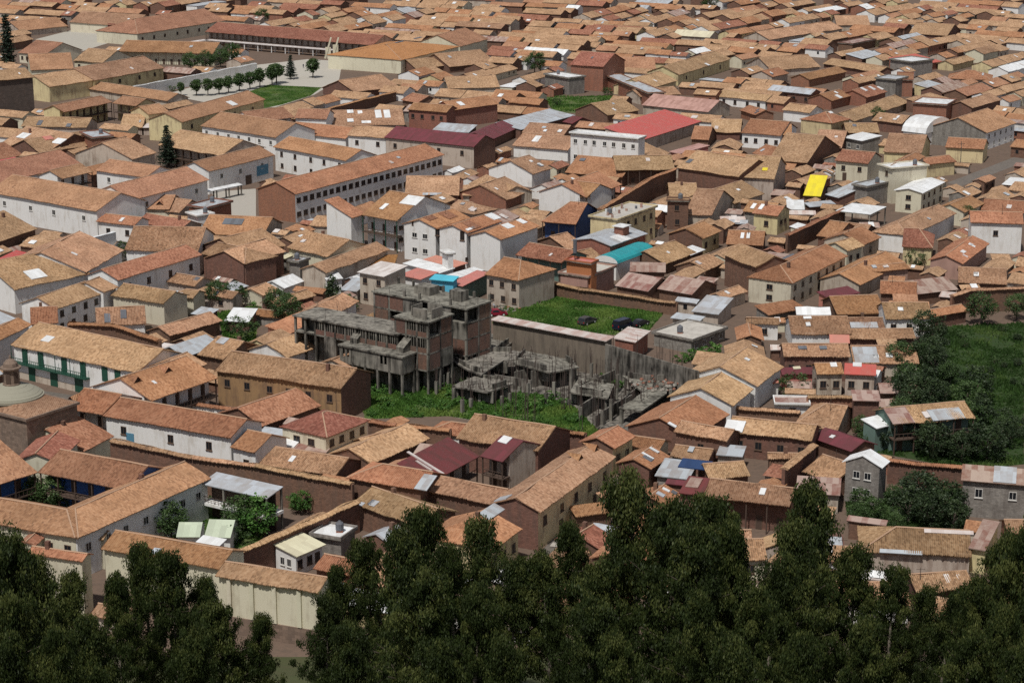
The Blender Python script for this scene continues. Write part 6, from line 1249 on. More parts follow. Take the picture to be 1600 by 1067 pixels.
 ('s', -53.2, 489.7, -50.8, 495.7, 2.8, 2.6, 10, 'n', 'o', ''),
 ('g', 59.2, 492.0, 60.6, 497.0, 2.2, 2.2, 21, 'b', 'u', ''),
 ('g', 48.9, 495.2, 51.2, 500.2, 2.2, 2.8, 21, 'b', 't', ''),
 ('g', 86.1, 495.3, 91.1, 495.4, 2.3, 2.4, 21, 'n', 'u', ''),
 ('g', -52.9, 498.7, -49.4, 497.1, 1.7, 2.7, 21, 'k', 'r', ''),
 ('g', 53.5, 499.4, 58.6, 498.5, 1.6, 2.7, 21, 'a', 'z', ''),
 ('g', 52.2, 503.0, 58.6, 503.0, 1.6, 2.7, 21, 'w', 'u2', ''),
 ('g', 69.4, 508.0, 74.5, 505.6, 1.7, 2.1, 21, 'a', 't', ''),
 ('g', 70.4, 511.8, 77.5, 511.6, 1.8, 2.3, 21, 'b', 'u2', ''),
 ('g', 78.3, 523.4, 81.2, 528.4, 1.5, 2.7, 21, 'n', 't', ''),
 ('s', 68.7, 536.9, 74.2, 534.5, 4.4, 2.3, 10, 'a', 'u', ''),
 ('g', -65.8, 552.1, -64.5, 555.2, 2.2, 2.3, 21, 'a', 't', ''),
 ('g', 22.3, 556.9, 28.6, 553.7, 2.1, 2.6, 21, 'a', 't', ''),
 ('s', 14.2, 558.7, 16.8, 564.1, 3.4, 2.1, 10, 'w', 'o', ''),
 ('g', 89.4, 564.1, 91.0, 567.9, 1.9, 2.8, 21, 'w', 't', ''),
 ('g', 85.2, 573.6, 90.0, 571.0, 2.1, 2.7, 21, 'b', 'u', ''),
 ('g', 125.6, 580.3, 130.6, 577.6, 1.4, 2.4, 21, 'b', 't', ''),
 ('s', 7.0, 582.6, 10.7, 580.7, 3.5, 2.1, 10, 'a', 'o', ''),
]
PATCHES = [  # house, wing, slope, along, across, width, length, material
 (101, 1, 'roof', 9.1, 8.4, 5.0, 4.0, 'W'),
 (101, 1, 'roof', 3.6, 4.5, 1.2, 2.6, 'W'),
 (102, 1, 'roof', 14.9, 2.6, 3.0, 3.0, 'W'),
 (102, 2, 'roof', 8.5, 3.6, 3.0, 5.0, 'W'),
 (103, 0, 'roof', 7.2, 0.5, 5.0, 1.8, 'z'),
 (102, 0, 'roof', 3.4, 4.1, 3.6, 3.4, 'r'),
 (102, 0, 'roof', 9.6, 3.3, 3.6, 3.4, 'r'),
 (102, 1, 'roof', 4.7, 2.1, 3.2, 3.4, 'r'),
 (102, 1, 'roof', 2.7, 1.0, 3.4, 0.8, 'W'),
 (216, 0, 'roof', 6.1, 8.3, 2.0, 2.0, 'W'),
 (216, 0, 'roof', 9.2, 7.7, 1.5, 2.0, 'W'),
 (216, 0, 'roof', 15.0, 6.5, 2.0, 5.0, 'W'),
 (216, 0, 'roof', 17.8, 6.4, 2.0, 5.0, 'W'),
 (216, 0, 'roof', 5.8, 3.1, 2.0, 2.0, 'W'),
 (216, 0, 'roof', 10.8, 1.9, 3.0, 1.5, 'W'),
 (209, 0, 'roof', 26.4, 16.6, 6.0, 5.0, 'zd'),
 (209, 0, 'roof', 40.9, 16.6, 6.0, 5.0, 'zd'),
 (215, 1, 'roof', 5.4, 3.0, 2.0, 2.5, 'W'),
 (199, 0, 'roof', 20.7, 5.7, 4.0, 3.0, 'W'),
 (199, 0, 'roof', 4.5, 5.6, 4.0, 3.0, 'W'),
 (200, 0, 'roof', 7.9, 7.1, 3.0, 4.0, 'P'),
 (198, 0, 'roof', 5.6, 2.1, 1.5, 3.0, 'zd'),
 (198, 0, 'roof', 15.5, 1.1, 1.5, 2.0, 'zd'),
 (193, 0, 'roof', 33.5, 2.4, 3.0, 3.0, 'W'),
 (235, 0, 'roof', 6.1, 4.4, 2.0, 3.5, 'W'),
 (228, 0, 'roof', 27.8, 0.9, 1.5, 2.0, 'W'),
 (126, 0, 'roof', 1.8, 3.7, 1.5, 2.0, 'zd'),
 (256, 0, 'roof', 7.0, 1.3, 2.0, 2.4, 'W'),
 (257, 0, 'roof', 6.7, 4.4, 1.5, 2.6, 'W'),
 (257, 0, 'roof', 12.1, 3.8, 1.5, 2.6, 'W'),
 (257, 0, 'roof', 16.4, 2.7, 1.5, 2.4, 'W'),
 (254, 0, 'roof', 7.1, 5.2, 1.6, 1.2, 'W'),
 (147, 0, 'roof', 2.0, 2.5, 1.0, 2.4, 'W'),
 (164, 0, 'roof', 1.3, 2.9, 1.0, 2.4, 'W'),
 (148, 0, 'roof', 3.6, 3.5, 0.8, 2.4, 'W'),
 (148, 0, 'roof', 5.0, 3.6, 0.8, 2.4, 'W'),
 (130, 0, 'roof', 6.8, 1.7, 4.0, 3.6, 'W'),
 (102, 2, 'roof', 14.6, 3.6, 2.0, 5.0, 'W'),
 (124, 0, 'roof', 2.4, 6.8, 1.6, 1.4, 'zd'),
 (126, 1, 'roof', 6.4, 4.3, 1.4, 1.4, 'Yl'),
 (91, 3, 'roof', 7.8, 3.5, 4.0, 3.4, 'W'),
 (97, 0, 'roof', 7.1, 5.4, 5.0, 2.6, 'zd'),
 (41, 0, 'roof', 2.3, 2.3, 1.2, 3.0, 'zd'),
 (41, 0, 'roof', 5.5, 3.3, 1.2, 3.0, 'zd'),
 (84, 0, 'roof', 6.6, 2.2, 1.0, 1.0, 'dormer'),
 (32, 0, 'roof', 6.7, 3.4, 2.2, 1.8, 'W'),
 (37, 0, 'roof', 2.1, 5.0, 2.0, 2.0, 'z'),
 (33, 0, 'roof', 2.0, 5.6, 1.0, 1.0, 'dormer'),
 (33, 0, 'roof', 9.5, 5.5, 1.0, 1.0, 'dormer'),
 (33, 1, 'roof', 0.2, 2.0, 1.0, 1.0, 'dormer'),
 (46, 0, 'roof', 1.3, 1.5, 3.0, 2.6, 'W'),
 (50, 1, 'roof', 1.5, 4.6, 1.8, 4.0, 'W'),
 (50, 0, 'roof', 4.4, 3.5, 0.5, 7.0, 'Wp'),
 (50, 0, 'roof', 3.5, 3.2, 0.4, 3.0, 'Wp'),
 (53, 0, 'roof', 6.3, 2.4, 0.6, 2.4, 'W'),
 (53, 0, 'roof', 3.3, 2.2, 0.6, 2.4, 'W'),
 (60, 0, 'roof', 1.1, 1.4, 3.2, 4.0, 'W'),
 (54, 0, 'roof', 0.0, 3.6, 0.8, 2.6, 'W'),
 (59, 0, 'roof', 5.4, 4.8, 5.0, 3.0, 'sol'),
 (18, 0, 'roof', 20.8, 3.5, 1.0, 1.0, 'dormer'),
 (18, 0, 'roof', 26.5, 3.3, 1.0, 1.0, 'dormer'),
 (67, 0, 'roof', 3.8, 5.1, 1.6, 0.8, 'W'),
 (67, 0, 'roof', 3.7, 3.0, 0.9, 1.2, 'W'),
 (68, 0, 'roof', 3.0, 0.9, 5.5, 2.0, 'z'),
 (71, 0, 'roof', 3.8, 2.5, 1.6, 1.0, 'zd'),
 (71, 0, 'roof', 7.7, 2.5, 1.4, 1.0, 'zd'),
 (72, 0, 'roof', 2.6, 2.5, 4.6, 5.0, 'z'),
 (79, 0, 'roof', 10.1, 1.4, 6.0, 4.6, 'z'),
 (79, 0, 'roof', 1.8, 2.0, 4.0, 4.6, 'u'),
 (74, 0, 'roof', 3.5, 2.5, 1.2, 1.6, 'W'),
 (75, 0, 'roof', 2.3, 3.9, 1.6, 1.6, 'W'),
 (73, 0, 'roof', 3.1, 1.8, 1.4, 2.0, 'C'),
 (31, 0, 'roof', 6.5, 1.9, 3.4, 4.0, 'z'),
 (63, 0, 'roof', 3.2, 1.7, 0.8, 0.8, 'W'),
 (16, 0, 'roof', 13.0, 1.7, 2.2, 5.0, 'z'),
 (18, 0, 'back', 1.4, 6.8, 2.0, 5.0, 'z'),
 (15, 0, 'roof', 9.3, 4.9, 5.0, 3.0, 'z'),
 (13, 0, 'roof', 1.9, 0.4, 0.8, 4.0, 'z'),
 (27, 0, 'roof', 5.9, 0.2, 6.0, 1.6, 'z'),
 (27, 0, 'roof', 12.8, 4.7, 7.0, 0.8, 'Wp'),
 (173, 0, 'roof', 8.1, 2.3, 2.0, 1.0, 'W'),
 (173, 0, 'roof', 15.7, 2.6, 1.6, 1.0, 'W'),
 (22, 1, 'roof', 1.5, 3.4, 2.0, 3.0, 'u'),
]
EXTRA_WINDOWS = [  # house, wing, wall, along, across, height, width, height
 (101, 1, 'right', 10.8, 1.9, 5.9, 1.7, 1.0),
 (101, 1, 'right', 10.8, 1.8, 3.0, 1.7, 1.0),
 (102, 1, 'left', 0.3, 1.7, 7.5, 1.2, 2.2),
 (102, 0, 'left', 0.3, 7.0, 8.9, 0.5, 0.9),
 (102, 1, 'front', 0.2, 0.6, 2.1, 1.0, 0.9),
 (102, 1, 'left', 0.3, 8.6, 7.5, 1.2, 1.5),
]
FRAMES = {  # blocks of the unfinished building: start x y, end x y, depth, top, levels
 'rear': (-26.86, 384.54, -8.56, 370.88, 7.68, (14, 11, 8, 4.8)),
 'front': (-21.71, 365.25, -15.32, 360.80, 7.60, (14, 11, 8, 4.8)),
 'wing': (-41.57, 377.65, -21.05, 363.57, 7.05, (11, 8)),
 'terrace': (-32.13, 367.57, -20.01, 359.02, 7.04, (8, 4.8)),
}
SLABS = [('slab_a', 3.8, [(-11.8, 372.4), (-7.9, 364.4), (-5.6, 361.8), (-1.5, 371.5), (6.0, 372.9), (0.5, 378.4), (-3.8, 377.9), (-8.7, 379.8)]), ('slab_b', 3.0, [(-10.9, 357.2), (-4.4, 353.3), (0.2, 358.9), (-2.0, 361.5), (-6.9, 363.6)]), ('slab_c', 3.0, [(20.4, 363.9), (26.4, 360.5), (28.8, 361.3), (27.8, 352.6), (22.6, 341.8), (18.8, 344.2), (22.0, 350.1), (23.6, 353.4)]), ('slab_e', 3.2, [(-12.3, 380.1), (-5.0, 389.4), (0.0, 386.1), (-3.7, 376.5), (-7.9, 372.1)]), ('slab_f', 3.6, [(2.5, 378.7), (9.7, 373.3), (12.6, 367.6), (7.1, 363.8), (0.0, 370.7)]), ('slab_g', 2.8, [(12.4, 363.2), (18.7, 359.0), (17.2, 350.2), (10.4, 354.2)]), ('slab_d', 2.4, [(3.0, 381.0), (6.3, 377.8), (11.3, 375.9), (9.7, 373.7), (5.4, 370.1), (4.0, 372.8)])]
COLUMNS = [(-5.8, 355.6, 2.2), (-1.8, 354.3, 2), (-0.4, 356.0, 2), (1.4, 360.9, 1.8), (2.9, 360.9, 2.5), (6.2, 355.6, 2.2), (7.7, 359.2, 3.2), (11.0, 364.3, 4.2), (10.3, 353.5, 1.6), (14.9, 369.4, 3.8), (11.8, 370.3, 3.6), (12.2, 345.7, 2.6), (15.9, 343.4, 2.6), (17.5, 345.7, 4), (19.3, 344.1, 2.5), (-8.9, 350.4, 2.5), (-7.4, 352.7, 2), (-10.6, 356.8, 2.8), (-12.9, 365.1, 2.8), (-11.9, 366.0, 3), (-13.9, 360.9, 2.8), (15.6, 363.4, 3.4), (21.0, 355.2, 2.6), (22.5, 363.4, 2.8), (4.4, 366.8, 3), (19.5, 363.4, 3.4)]
AREAS = {
 'lot': [(-2.1, 427.2), (7.1, 442.0), (31.8, 419.5), (26.6, 401.1), (-4.0, 412.7)],
 'sitegrass': [(-28.7, 366.3), (-19.5, 374.8), (-13.2, 369.2), (-4.7, 363.4), (5.9, 361.0), (11.5, 352.3), (16.5, 333.9), (-11.4, 348.5), (-26.1, 346.6)],
 'pit': [(-28.7, 366.3), (-5.2, 405.1), (25.1, 385.9), (34.8, 374.8), (17.4, 330.4), (-11.4, 348.5), (-26.1, 346.6)],
 'lawn': [(-124.2, 730.3), (-112.2, 762.2), (-101.0, 807.8), (-82.4, 824.8), (-67.8, 819.0), (-64.9, 767.2), (-70.6, 730.3), (-81.5, 701.0), (-99.5, 703.8)],
 'pitch': [(-101.0, 718.3), (-89.8, 754.0), (-69.6, 747.5), (-71.9, 727.3), (-79.9, 706.7), (-87.4, 695.4), (-96.2, 703.8)],
 'court': [(-206.3, 889.1), (-197.8, 921.5), (-167.8, 898.1), (-177.8, 850.6)],
 'street': [(122.0, 565.3), (154.7, 611.7), (151.1, 596.8), (125.0, 560.6)],
 'steps': [(4.2, 282.2), (16.2, 315.6), (18.4, 313.4), (9.3, 279.6)],
 'garden': [(73.2, 381.4), (90.2, 410.1), (106.8, 412.7), (84.9, 322.0), (75.7, 318.8), (57.6, 330.4), (68.5, 348.5)],
 'garden2': [(52.7, 306.4), (72.0, 310.9), (68.7, 290.7), (51.0, 289.3)],
 'cgarden': [(-56.3, 289.3), (-47.7, 306.4), (-36.5, 301.9), (-37.7, 282.7), (-44.7, 285.3)],
 'court2': [(-81.5, 307.9), (-75.7, 309.4), (-68.6, 301.9), (-69.2, 297.6), (-79.7, 300.5)],
 'conifer': [(-113.5, 603.1), (-100.0, 620.5), (-87.3, 606.3), (-94.6, 585.6)],
 'glot': [(11.4, 724.3), (36.5, 727.3), (28.1, 687.1), (14.1, 689.8)],
 'bank': [(-62.5, 420.6), (-55.0, 426.1), (-51.6, 397.7), (-58.4, 400.1)],
 'balcst': [(-96.1, 368.4), (-78.8, 360.2), (-81.8, 352.3), (-92.2, 352.3)],
 'wyard': [(38.3, 415.3), (48.9, 420.6), (45.4, 400.1), (37.6, 400.1)],
 'canopyyard': [(94.3, 518.7), (102.4, 526.7), (96.4, 503.2), (91.0, 499.5)],
 'frontst': [(-3.1, 265.6), (0.5, 276.4), (4.5, 282.2), (5.8, 278.6), (-0.9, 262.2)],
 'schoolyard': [(-82.5, 552.4), (-70.8, 557.0), (-65.7, 514.7), (-74.4, 518.7)],
}
POINTS = {
 'suv': (15.7, 412.2),
 'van': (22.8, 408.1),
 'car_dark': (26.6, 410.6),
 'car_red': (-3.2, 419.0),
 'car_white': (-1.2, 271.2),
 'dome': (-82.4, 323.3),
 'person_lot': (-3.7, 423.9),
 'person_roof': (8.7, 509.1),
 'person_plaza': (-81.4, 798.6),
 'sculpture': (-75.4, 826.7),
 'mast': (7.8, 432.8),
 'pole1': (14.4, 527.3),
 'pole2': (128.8, 580.6),
}
CHURCH = (-92.54, 323.63, -77.96, 313.49, 8.12)
WALL_BEAM = [((11.9, 345.7), (16.9, 355.6), 0, 2.8), ((17.7, 372.9), (33.7, 354.4), 0, 6.6), ((6.9, 366.8), (10.0, 368.1), 0, 3.4), ((0.5, 367.7), (3.9, 370.3), 0, 2.6), ((-0.5, 359.2), (-3.9, 355.2), 0, 2.2), ((-12.0, 368.4), (-4.9, 374.8), 0, 3), ((-4.8, 368.4), (3.6, 363.4), 0, 2.2), ((3.6, 366.3), (12.1, 372.6), 0, 3.2), ((12.3, 358.2), (19.2, 368.4), 0, 2.8), ((-19.4, 372.6), (-12.3, 379.2), 0, 4), ((6.1, 377.0), (12.1, 371.8), 0, 3.4), ((18.8, 348.5), (24.8, 362.2), 0, 2.6), ((14.6, 341.8), (21.5, 355.4), 0, 2.2)]
TREES = [  # x, y, height, kind, label
 (-100.1, 588.6, 13, 'conifer', 'dark tiered conifer to the right of the conifer courtyard house'),
 (-194.1, 789.6, 23, 'pine', 'tall dark pine behind the dark stone church'),
 (-118.0, 727.3, 5, 'round', 'small round tree behind and left of the yellow school wing, second nearest'),
 (-112.5, 727.3, 6, 'round', 'small round tree behind and left of the yellow school wing, nearest to it'),
 (-108.4, 727.3, 6.3, 'round', 'small round tree behind the yellow school wing, nearest to it'),
 (-104.9, 730.3, 6, 'round', 'small round tree behind the yellow school wing, second nearest'),
 (-101.9, 733.4, 6.2, 'round', 'small round tree behind the yellow school wing, third nearest'),
 (-98.6, 738.1, 6.5, 'round', 'small round tree behind and right of the yellow school wing, nearest to it'),
 (-95.3, 742.8, 6.4, 'round', 'small round tree behind and right of the yellow school wing, second nearest'),
 (-92.3, 747.5, 7, 'round', 'small round tree behind and right of the yellow school wing, third nearest'),
 (-88.4, 752.3, 7.4, 'round', 'small round tree behind and right of the yellow school wing, fourth nearest'),
 (-87.3, 757.2, 7.6, 'round', 'small round tree in front of the long red arcade, second nearest'),
 (-122.9, 738.1, 2.4, 'bush', 'low green shrub behind and left of the yellow school wing'),
 (-124.0, 789.6, 7.5, 'broad', 'bushy green tree to the right of the tan-roofed school'),
 (-118.3, 791.4, 8, 'broad', 'bushy green tree front-right of the salmon classroom block'),
 (-113.9, 800.4, 7.5, 'broad', 'bushy green tree front-left of the long red arcade, second nearest'),
 (-111.1, 811.5, 8.5, 'broad', 'bushy green tree front-left of the long red arcade, nearest to it'),
 (-83.1, 768.9, 9.5, 'conifer', 'dark tiered conifer in front of the long red arcade'),
 (-75.2, 772.2, 7.5, 'round', 'small round tree in front of the long red arcade, nearest to it'),
 (8.6, 780.8, 9, 'broad', 'bushy green tree to the left of the tall brick block'),
 (-114.4, 943.5, 7.5, 'broad', 'bushy green tree behind and left of the long red arcade'),
 (95.5, 999.1, 9, 'broad', 'bushy green tree behind and right of the tall brick block'),
 (-63.2, 426.1, 6, 'broad', 'bushy green tree in front of the brown hip block'),
 (-60.4, 427.2, 5.5, 'bush', 'low green shrub in front of the brown hip block'),
 (-46.4, 410.1, 7, 'broad', 'bushy green tree behind the peeling ochre house'),
 (-49.9, 419.5, 6, 'broad', 'bushy green tree front-right of the brown hip block'),
 (-38.4, 425.0, 7.5, 'column', 'slender dark tree front-left of the beige cube house'),
 (-35.8, 422.8, 4.5, 'bush', 'low green shrub front-left of the beige cube house'),
 (-33.7, 422.8, 3, 'bush', 'low green shrub in front of the beige cube house'),
 (97.5, 411.2, 7, 'broad', 'bushy green tree in front of the arched-window house, nearest to it'),
 (105.8, 415.3, 6, 'broad', 'bushy green tree in front of the arched-window house, second nearest'),
 (-92.4, 469.4, 5, 'broad', 'bushy green tree to the right of the broad courtyard house'),
 (-90.1, 472.1, 4, 'bush', 'low green shrub to the right of the broad courtyard house'),
 (-50.3, 295.6, 6, 'red', 'reddish-leaved shrub to the right of the cloistered convent'),
 (-50.9, 287.4, 6, 'broad', 'bushy green tree behind the long cream front building'),
 (-52.9, 285.9, 4.5, 'bush', 'low green shrub behind the long cream front building'),
 (-38.2, 288.5, 6.5, 'bright', 'bright green shrub behind and left of the white yard cabin'),
 (-40.7, 290.1, 6, 'broad', 'bushy green tree behind and left of the white yard cabin'),
 (-41.7, 285.9, 4.5, 'bush', 'low green shrub to the left of the white yard cabin'),
 (-32.7, 298.5, 4, 'bright', 'bright green shrub behind the white yard cabin'),
 (-77.7, 301.4, 5.5, 'broad', 'bushy green tree to the left of the cloistered convent, third nearest'),
 (-74.5, 300.2, 5.5, 'broad', 'bushy green tree to the left of the cloistered convent, second nearest'),
 (-71.2, 299.6, 6, 'broad', 'bushy green tree to the left of the cloistered convent, nearest to it'),
 (-69.1, 300.2, 4, 'bush', 'low green shrub to the left of the cloistered convent'),
 (-25.6, 318.8, 3.5, 'bright', 'bright green shrub to the left of the maroon-roofed court'),
 (41.2, 466.8, 3.4, 'broad', 'bushy green tree to the right of the turquoise vault'),
 (31.1, 438.5, 3, 'bush', 'low green shrub front-right of the flat pink house'),
 (115.7, 510.8, 5, 'broad', 'bushy green tree to the right of the long tan hip house'),
 (38.5, 410.1, 2, 'bush', 'low green shrub behind and right of the white slab'),
 (51.8, 360.2, 5, 'bush', 'low green shrub front-left of the red-roofed garden house'),
 (57.4, 362.2, 4, 'red', 'reddish-leaved shrub front-left of the red-roofed garden house'),
 (66.9, 405.1, 3, 'red', 'reddish-leaved shrub behind the red-roofed garden house'),
 (56.1, 407.6, 3, 'bush', 'low green shrub to the right of the white slab'),
 (94.0, 464.8, 4, 'bush', 'low green shrub to the left of the arched-window house'),
 (54.1, 468.1, 3, 'bush', 'low green shrub to the left of the long cream street row'),
 (120.5, 671.2, 5, 'broad', 'bushy green tree behind and left of the white vaulted shed'),
 (121.8, 660.9, 4, 'bush', 'low green shrub to the left of the white vaulted shed'),
 (15.5, 705.2, 3, 'bush', 'low green shrub behind and left of the white facade block'),
 (34.2, 727.3, 3.4, 'bush', 'low green shrub in front of the tall brick block'),
 (-57.1, 405.1, 4, 'bush', 'low green shrub behind and left of the peeling ochre house, second nearest'),
 (-53.8, 400.1, 4.5, 'bush', 'low green shrub behind and left of the peeling ochre house, nearest to it'),
 (-54.4, 415.3, 4, 'bright', 'bright green shrub in front of the brown hip block'),
 (55.6, 437.3, 3, 'bush', 'low green shrub front-left of the long cream street row'),
 (189.4, 802.2, 3, 'bush', 'low green shrub behind and right of the brick roof terrace'),
 (146.9, 1007.5, 4, 'bush', 'low green shrub behind and left of the brick roof terrace'),
 (78.4, 339.0, 6.3, 'broad', 'bushy green tree to the right of the green veranda house'),
 (84.5, 336.2, 4.0, 'broad', 'bushy green tree front-right of the green veranda house'),
 (82.8, 385.1, 5.3, 'dark', 'dark leafy shrub behind and right of the red-roofed garden house, third nearest'),
 (76.9, 344.4, 3.9, 'dark', 'dark leafy shrub to the right of the green veranda house, nearest to it'),
 (74.7, 373.5, 3.7, 'dark', 'dark leafy shrub to the right of the red-roofed garden house, nearest to it'),
 (74.0, 376.4, 6.4, 'broad', 'bushy green tree behind and right of the red-roofed garden house, nearest to it'),
 (78.1, 341.8, 3.3, 'dark', 'dark leafy shrub front-right of the green veranda house, fourth nearest'),
 (73.1, 361.9, 6.0, 'broad', 'bushy green tree front-right of the red-roofed garden house'),
 (74.8, 355.7, 4.8, 'dark', 'dark leafy shrub behind the green veranda house, second nearest'),
 (79.2, 324.1, 7.0, 'dark', 'dark leafy shrub behind the right edge block house, nearest to it'),
 (72.5, 326.9, 4.1, 'dark', 'dark leafy shrub in front of the green veranda house, fifth nearest'),
 (81.6, 329.5, 3.2, 'broad', 'bushy green tree behind the right edge block house'),
 (68.2, 342.3, 3.4, 'dark', 'dark leafy shrub front-left of the green veranda house, nearest to it'),
 (67.6, 334.3, 5.6, 'dark', 'dark leafy shrub front-left of the green veranda house, third nearest'),
 (81.8, 369.1, 4.0, 'dark', 'dark leafy shrub behind the green veranda house, fifth nearest'),
 (72.8, 331.2, 3.5, 'dark', 'dark leafy shrub in front of the green veranda house, third nearest'),
 (77.8, 335.2, 3.4, 'dark', 'dark leafy shrub front-right of the green veranda house, fifth nearest'),
 (83.3, 396.5, 6.9, 'dark', 'dark leafy shrub behind and right of the red-roofed garden house, fifth nearest'),
 (74.4, 340.0, 5.0, 'dark', 'dark leafy shrub front-right of the green veranda house, second nearest'),
 (71.1, 326.2, 3.5, 'dark', 'dark leafy shrub to the right of the grey gabled house'),
 (66.9, 335.7, 6.6, 'dark', 'dark leafy shrub front-left of the green veranda house, second nearest'),
 (60.2, 334.6, 4.5, 'broad', 'bushy green tree behind the grey gabled house, second nearest'),
 (73.6, 336.7, 5.9, 'dark', 'dark leafy shrub front-right of the green veranda house, third nearest'),
 (63.0, 330.1, 5.0, 'dark', 'dark leafy shrub behind the grey gabled house'),
 (77.2, 382.3, 4.2, 'dark', 'dark leafy shrub behind and right of the red-roofed garden house, nearest to it'),
 (71.4, 347.3, 6.1, 'dark', 'dark leafy shrub behind and left of the green veranda house, nearest to it'),
 (68.3, 330.8, 6.7, 'dark', 'dark leafy shrub in front of the green veranda house, second nearest'),
 (78.9, 357.5, 3.7, 'dark', 'dark leafy shrub behind the green veranda house, third nearest'),
 (80.9, 340.8, 6.1, 'dark', 'dark leafy shrub to the right of the green veranda house, third nearest'),
 (74.9, 323.6, 5.2, 'dark', 'dark leafy shrub behind and left of the right edge block house'),
 (71.4, 355.3, 6.6, 'dark', 'dark leafy shrub behind and left of the green veranda house, second nearest'),
 (82.4, 348.4, 3.2, 'dark', 'dark leafy shrub to the right of the green veranda house, second nearest'),
 (82.1, 368.2, 4.5, 'broad', 'bushy green tree behind the green veranda house'),
 (79.9, 381.8, 4.7, 'broad', 'bushy green tree behind and right of the red-roofed garden house, second nearest'),
 (84.1, 355.9, 7.1, 'dark', 'dark leafy shrub behind and right of the green veranda house, nearest to it'),
 (72.1, 352.8, 7.0, 'dark', 'dark leafy shrub behind the green veranda house, fourth nearest'),
 (70.9, 333.2, 5.7, 'dark', 'dark leafy shrub in front of the green veranda house, nearest to it'),
 (84.6, 394.8, 4.6, 'dark', 'dark leafy shrub behind and right of the red-roofed garden house, fourth nearest'),
 (76.0, 327.0, 4.6, 'dark', 'dark leafy shrub front-right of the green veranda house, sixth nearest'),
 (74.5, 341.8, 4.6, 'dark', 'dark leafy shrub front-right of the green veranda house, nearest to it'),
 (79.4, 377.7, 7.1, 'dark', 'dark leafy shrub behind and right of the red-roofed garden house, second nearest'),
 (75.6, 362.0, 5.4, 'dark', 'dark leafy shrub front-right of the red-roofed garden house'),
 (87.3, 335.7, 4.0, 'dark', 'dark leafy shrub to the right of the green veranda house, fifth nearest'),
 (85.7, 340.7, 4.2, 'dark', 'dark leafy shrub to the right of the green veranda house, fourth nearest'),
 (81.6, 350.8, 6.1, 'broad', 'bushy green tree behind and right of the green veranda house'),
 (68.3, 341.8, 5.6, 'broad', 'bushy green tree to the left of the green veranda house, nearest to it'),
 (80.3, 373.5, 6.1, 'dark', 'dark leafy shrub to the right of the red-roofed garden house, second nearest'),
 (70.4, 325.1, 6.7, 'dark', 'dark leafy shrub in front of the green veranda house, fourth nearest'),
 (75.1, 353.3, 6.0, 'dark', 'dark leafy shrub behind the green veranda house, nearest to it'),
 (83.9, 330.9, 5.0, 'dark', 'dark leafy shrub behind the right edge block house, second nearest'),
 (97.6, 380.0, 2.0, 'dark', 'dark leafy shrub behind and right of the green veranda house, sixth nearest'),
 (93.9, 367.6, 1.5, 'dark', 'dark leafy shrub behind and right of the green veranda house, third nearest'),
 (94.5, 379.6, 1.4, 'bush', 'low green shrub behind and right of the green veranda house, fourth nearest'),
 (91.4, 375.4, 1.6, 'dark', 'dark leafy shrub behind and right of the green veranda house, fourth nearest'),
 (93.7, 382.2, 1.7, 'bush', 'low green shrub behind and right of the green veranda house, fifth nearest'),
 (90.3, 393.5, 2.1, 'bush', 'low green shrub behind and right of the red-roofed garden house, nearest to it'),
 (100.7, 406.0, 2.0, 'bush', 'low green shrub behind and right of the red-roofed garden house, third nearest'),
 (95.8, 367.3, 1.0, 'bush', 'low green shrub behind and right of the green veranda house, second nearest'),
 (87.1, 370.2, 2.3, 'bush', 'low green shrub behind and right of the green veranda house, nearest to it'),
 (95.7, 367.1, 1.6, 'bush', 'low green shrub behind and right of the green veranda house, third nearest'),
 (94.7, 382.9, 1.1, 'bush', 'low green shrub behind and right of the green veranda house, sixth nearest'),
 (91.5, 400.8, 1.5, 'bush', 'low green shrub behind and right of the red-roofed garden house, second nearest'),
 (88.7, 374.2, 1.1, 'dark', 'dark leafy shrub behind and right of the green veranda house, second nearest'),
 (102.0, 399.2, 1.5, 'dark', 'dark leafy shrub to the right of the red-roofed garden house, third nearest'),
 (94.7, 378.7, 1.4, 'dark', 'dark leafy shrub behind and right of the green veranda house, fifth nearest'),
 (102.4, 399.0, 1.3, 'dark', 'dark leafy shrub to the right of the red-roofed garden house, fourth nearest'),
 (54.1, 299.0, 4, 'broad', 'bushy green tree in front of the grey gabled house, second nearest'),
 (55.1, 293.4, 4.5, 'broad', 'bushy green tree behind and left of the lower right tiled house, second nearest'),
 (59.6, 301.9, 3.5, 'broad', 'bushy green tree in front of the grey gabled house, nearest to it'),
 (60.7, 294.8, 6, 'dark', 'dark leafy shrub behind the lower right tiled house, second nearest'),
 (63.5, 299.0, 7, 'dark', 'dark leafy shrub front-left of the right edge block house, second nearest'),
 (63.6, 292.0, 6, 'dark', 'dark leafy shrub behind the lower right tiled house, nearest to it'),
 (66.4, 296.2, 6.5, 'dark', 'dark leafy shrub front-left of the right edge block house, nearest to it'),
 (66.8, 291.2, 5, 'dark', 'dark leafy shrub behind and right of the lower right tiled house'),
 (58.0, 290.7, 3, 'broad', 'bushy green tree behind and left of the lower right tiled house, nearest to it'),
 (52.4, 292.0, 4, 'broad', 'bushy green tree behind and left of the lower right tiled house, third nearest'),
 (63.6, 304.9, 5, 'dark', 'dark leafy shrub front-right of the grey gabled house'),
 (59.8, 330.4, 3, 'broad', 'bushy green tree behind the grey gabled house, nearest to it'),
 (63.3, 344.7, 4, 'broad', 'bushy green tree to the left of the green veranda house, second nearest'),
 (1.6, 358.7, 1.6, 'weed', ''),
 (-15.6, 354.9, 1.8, 'weed', ''),
 (-4.7, 356.6, 1.9, 'weed', ''),
 (-24.2, 362.8, 2.1, 'weed', ''),
 (4.4, 360.1, 1.0, 'weed', ''),
 (1.8, 355.5, 1.1, 'weed', ''),
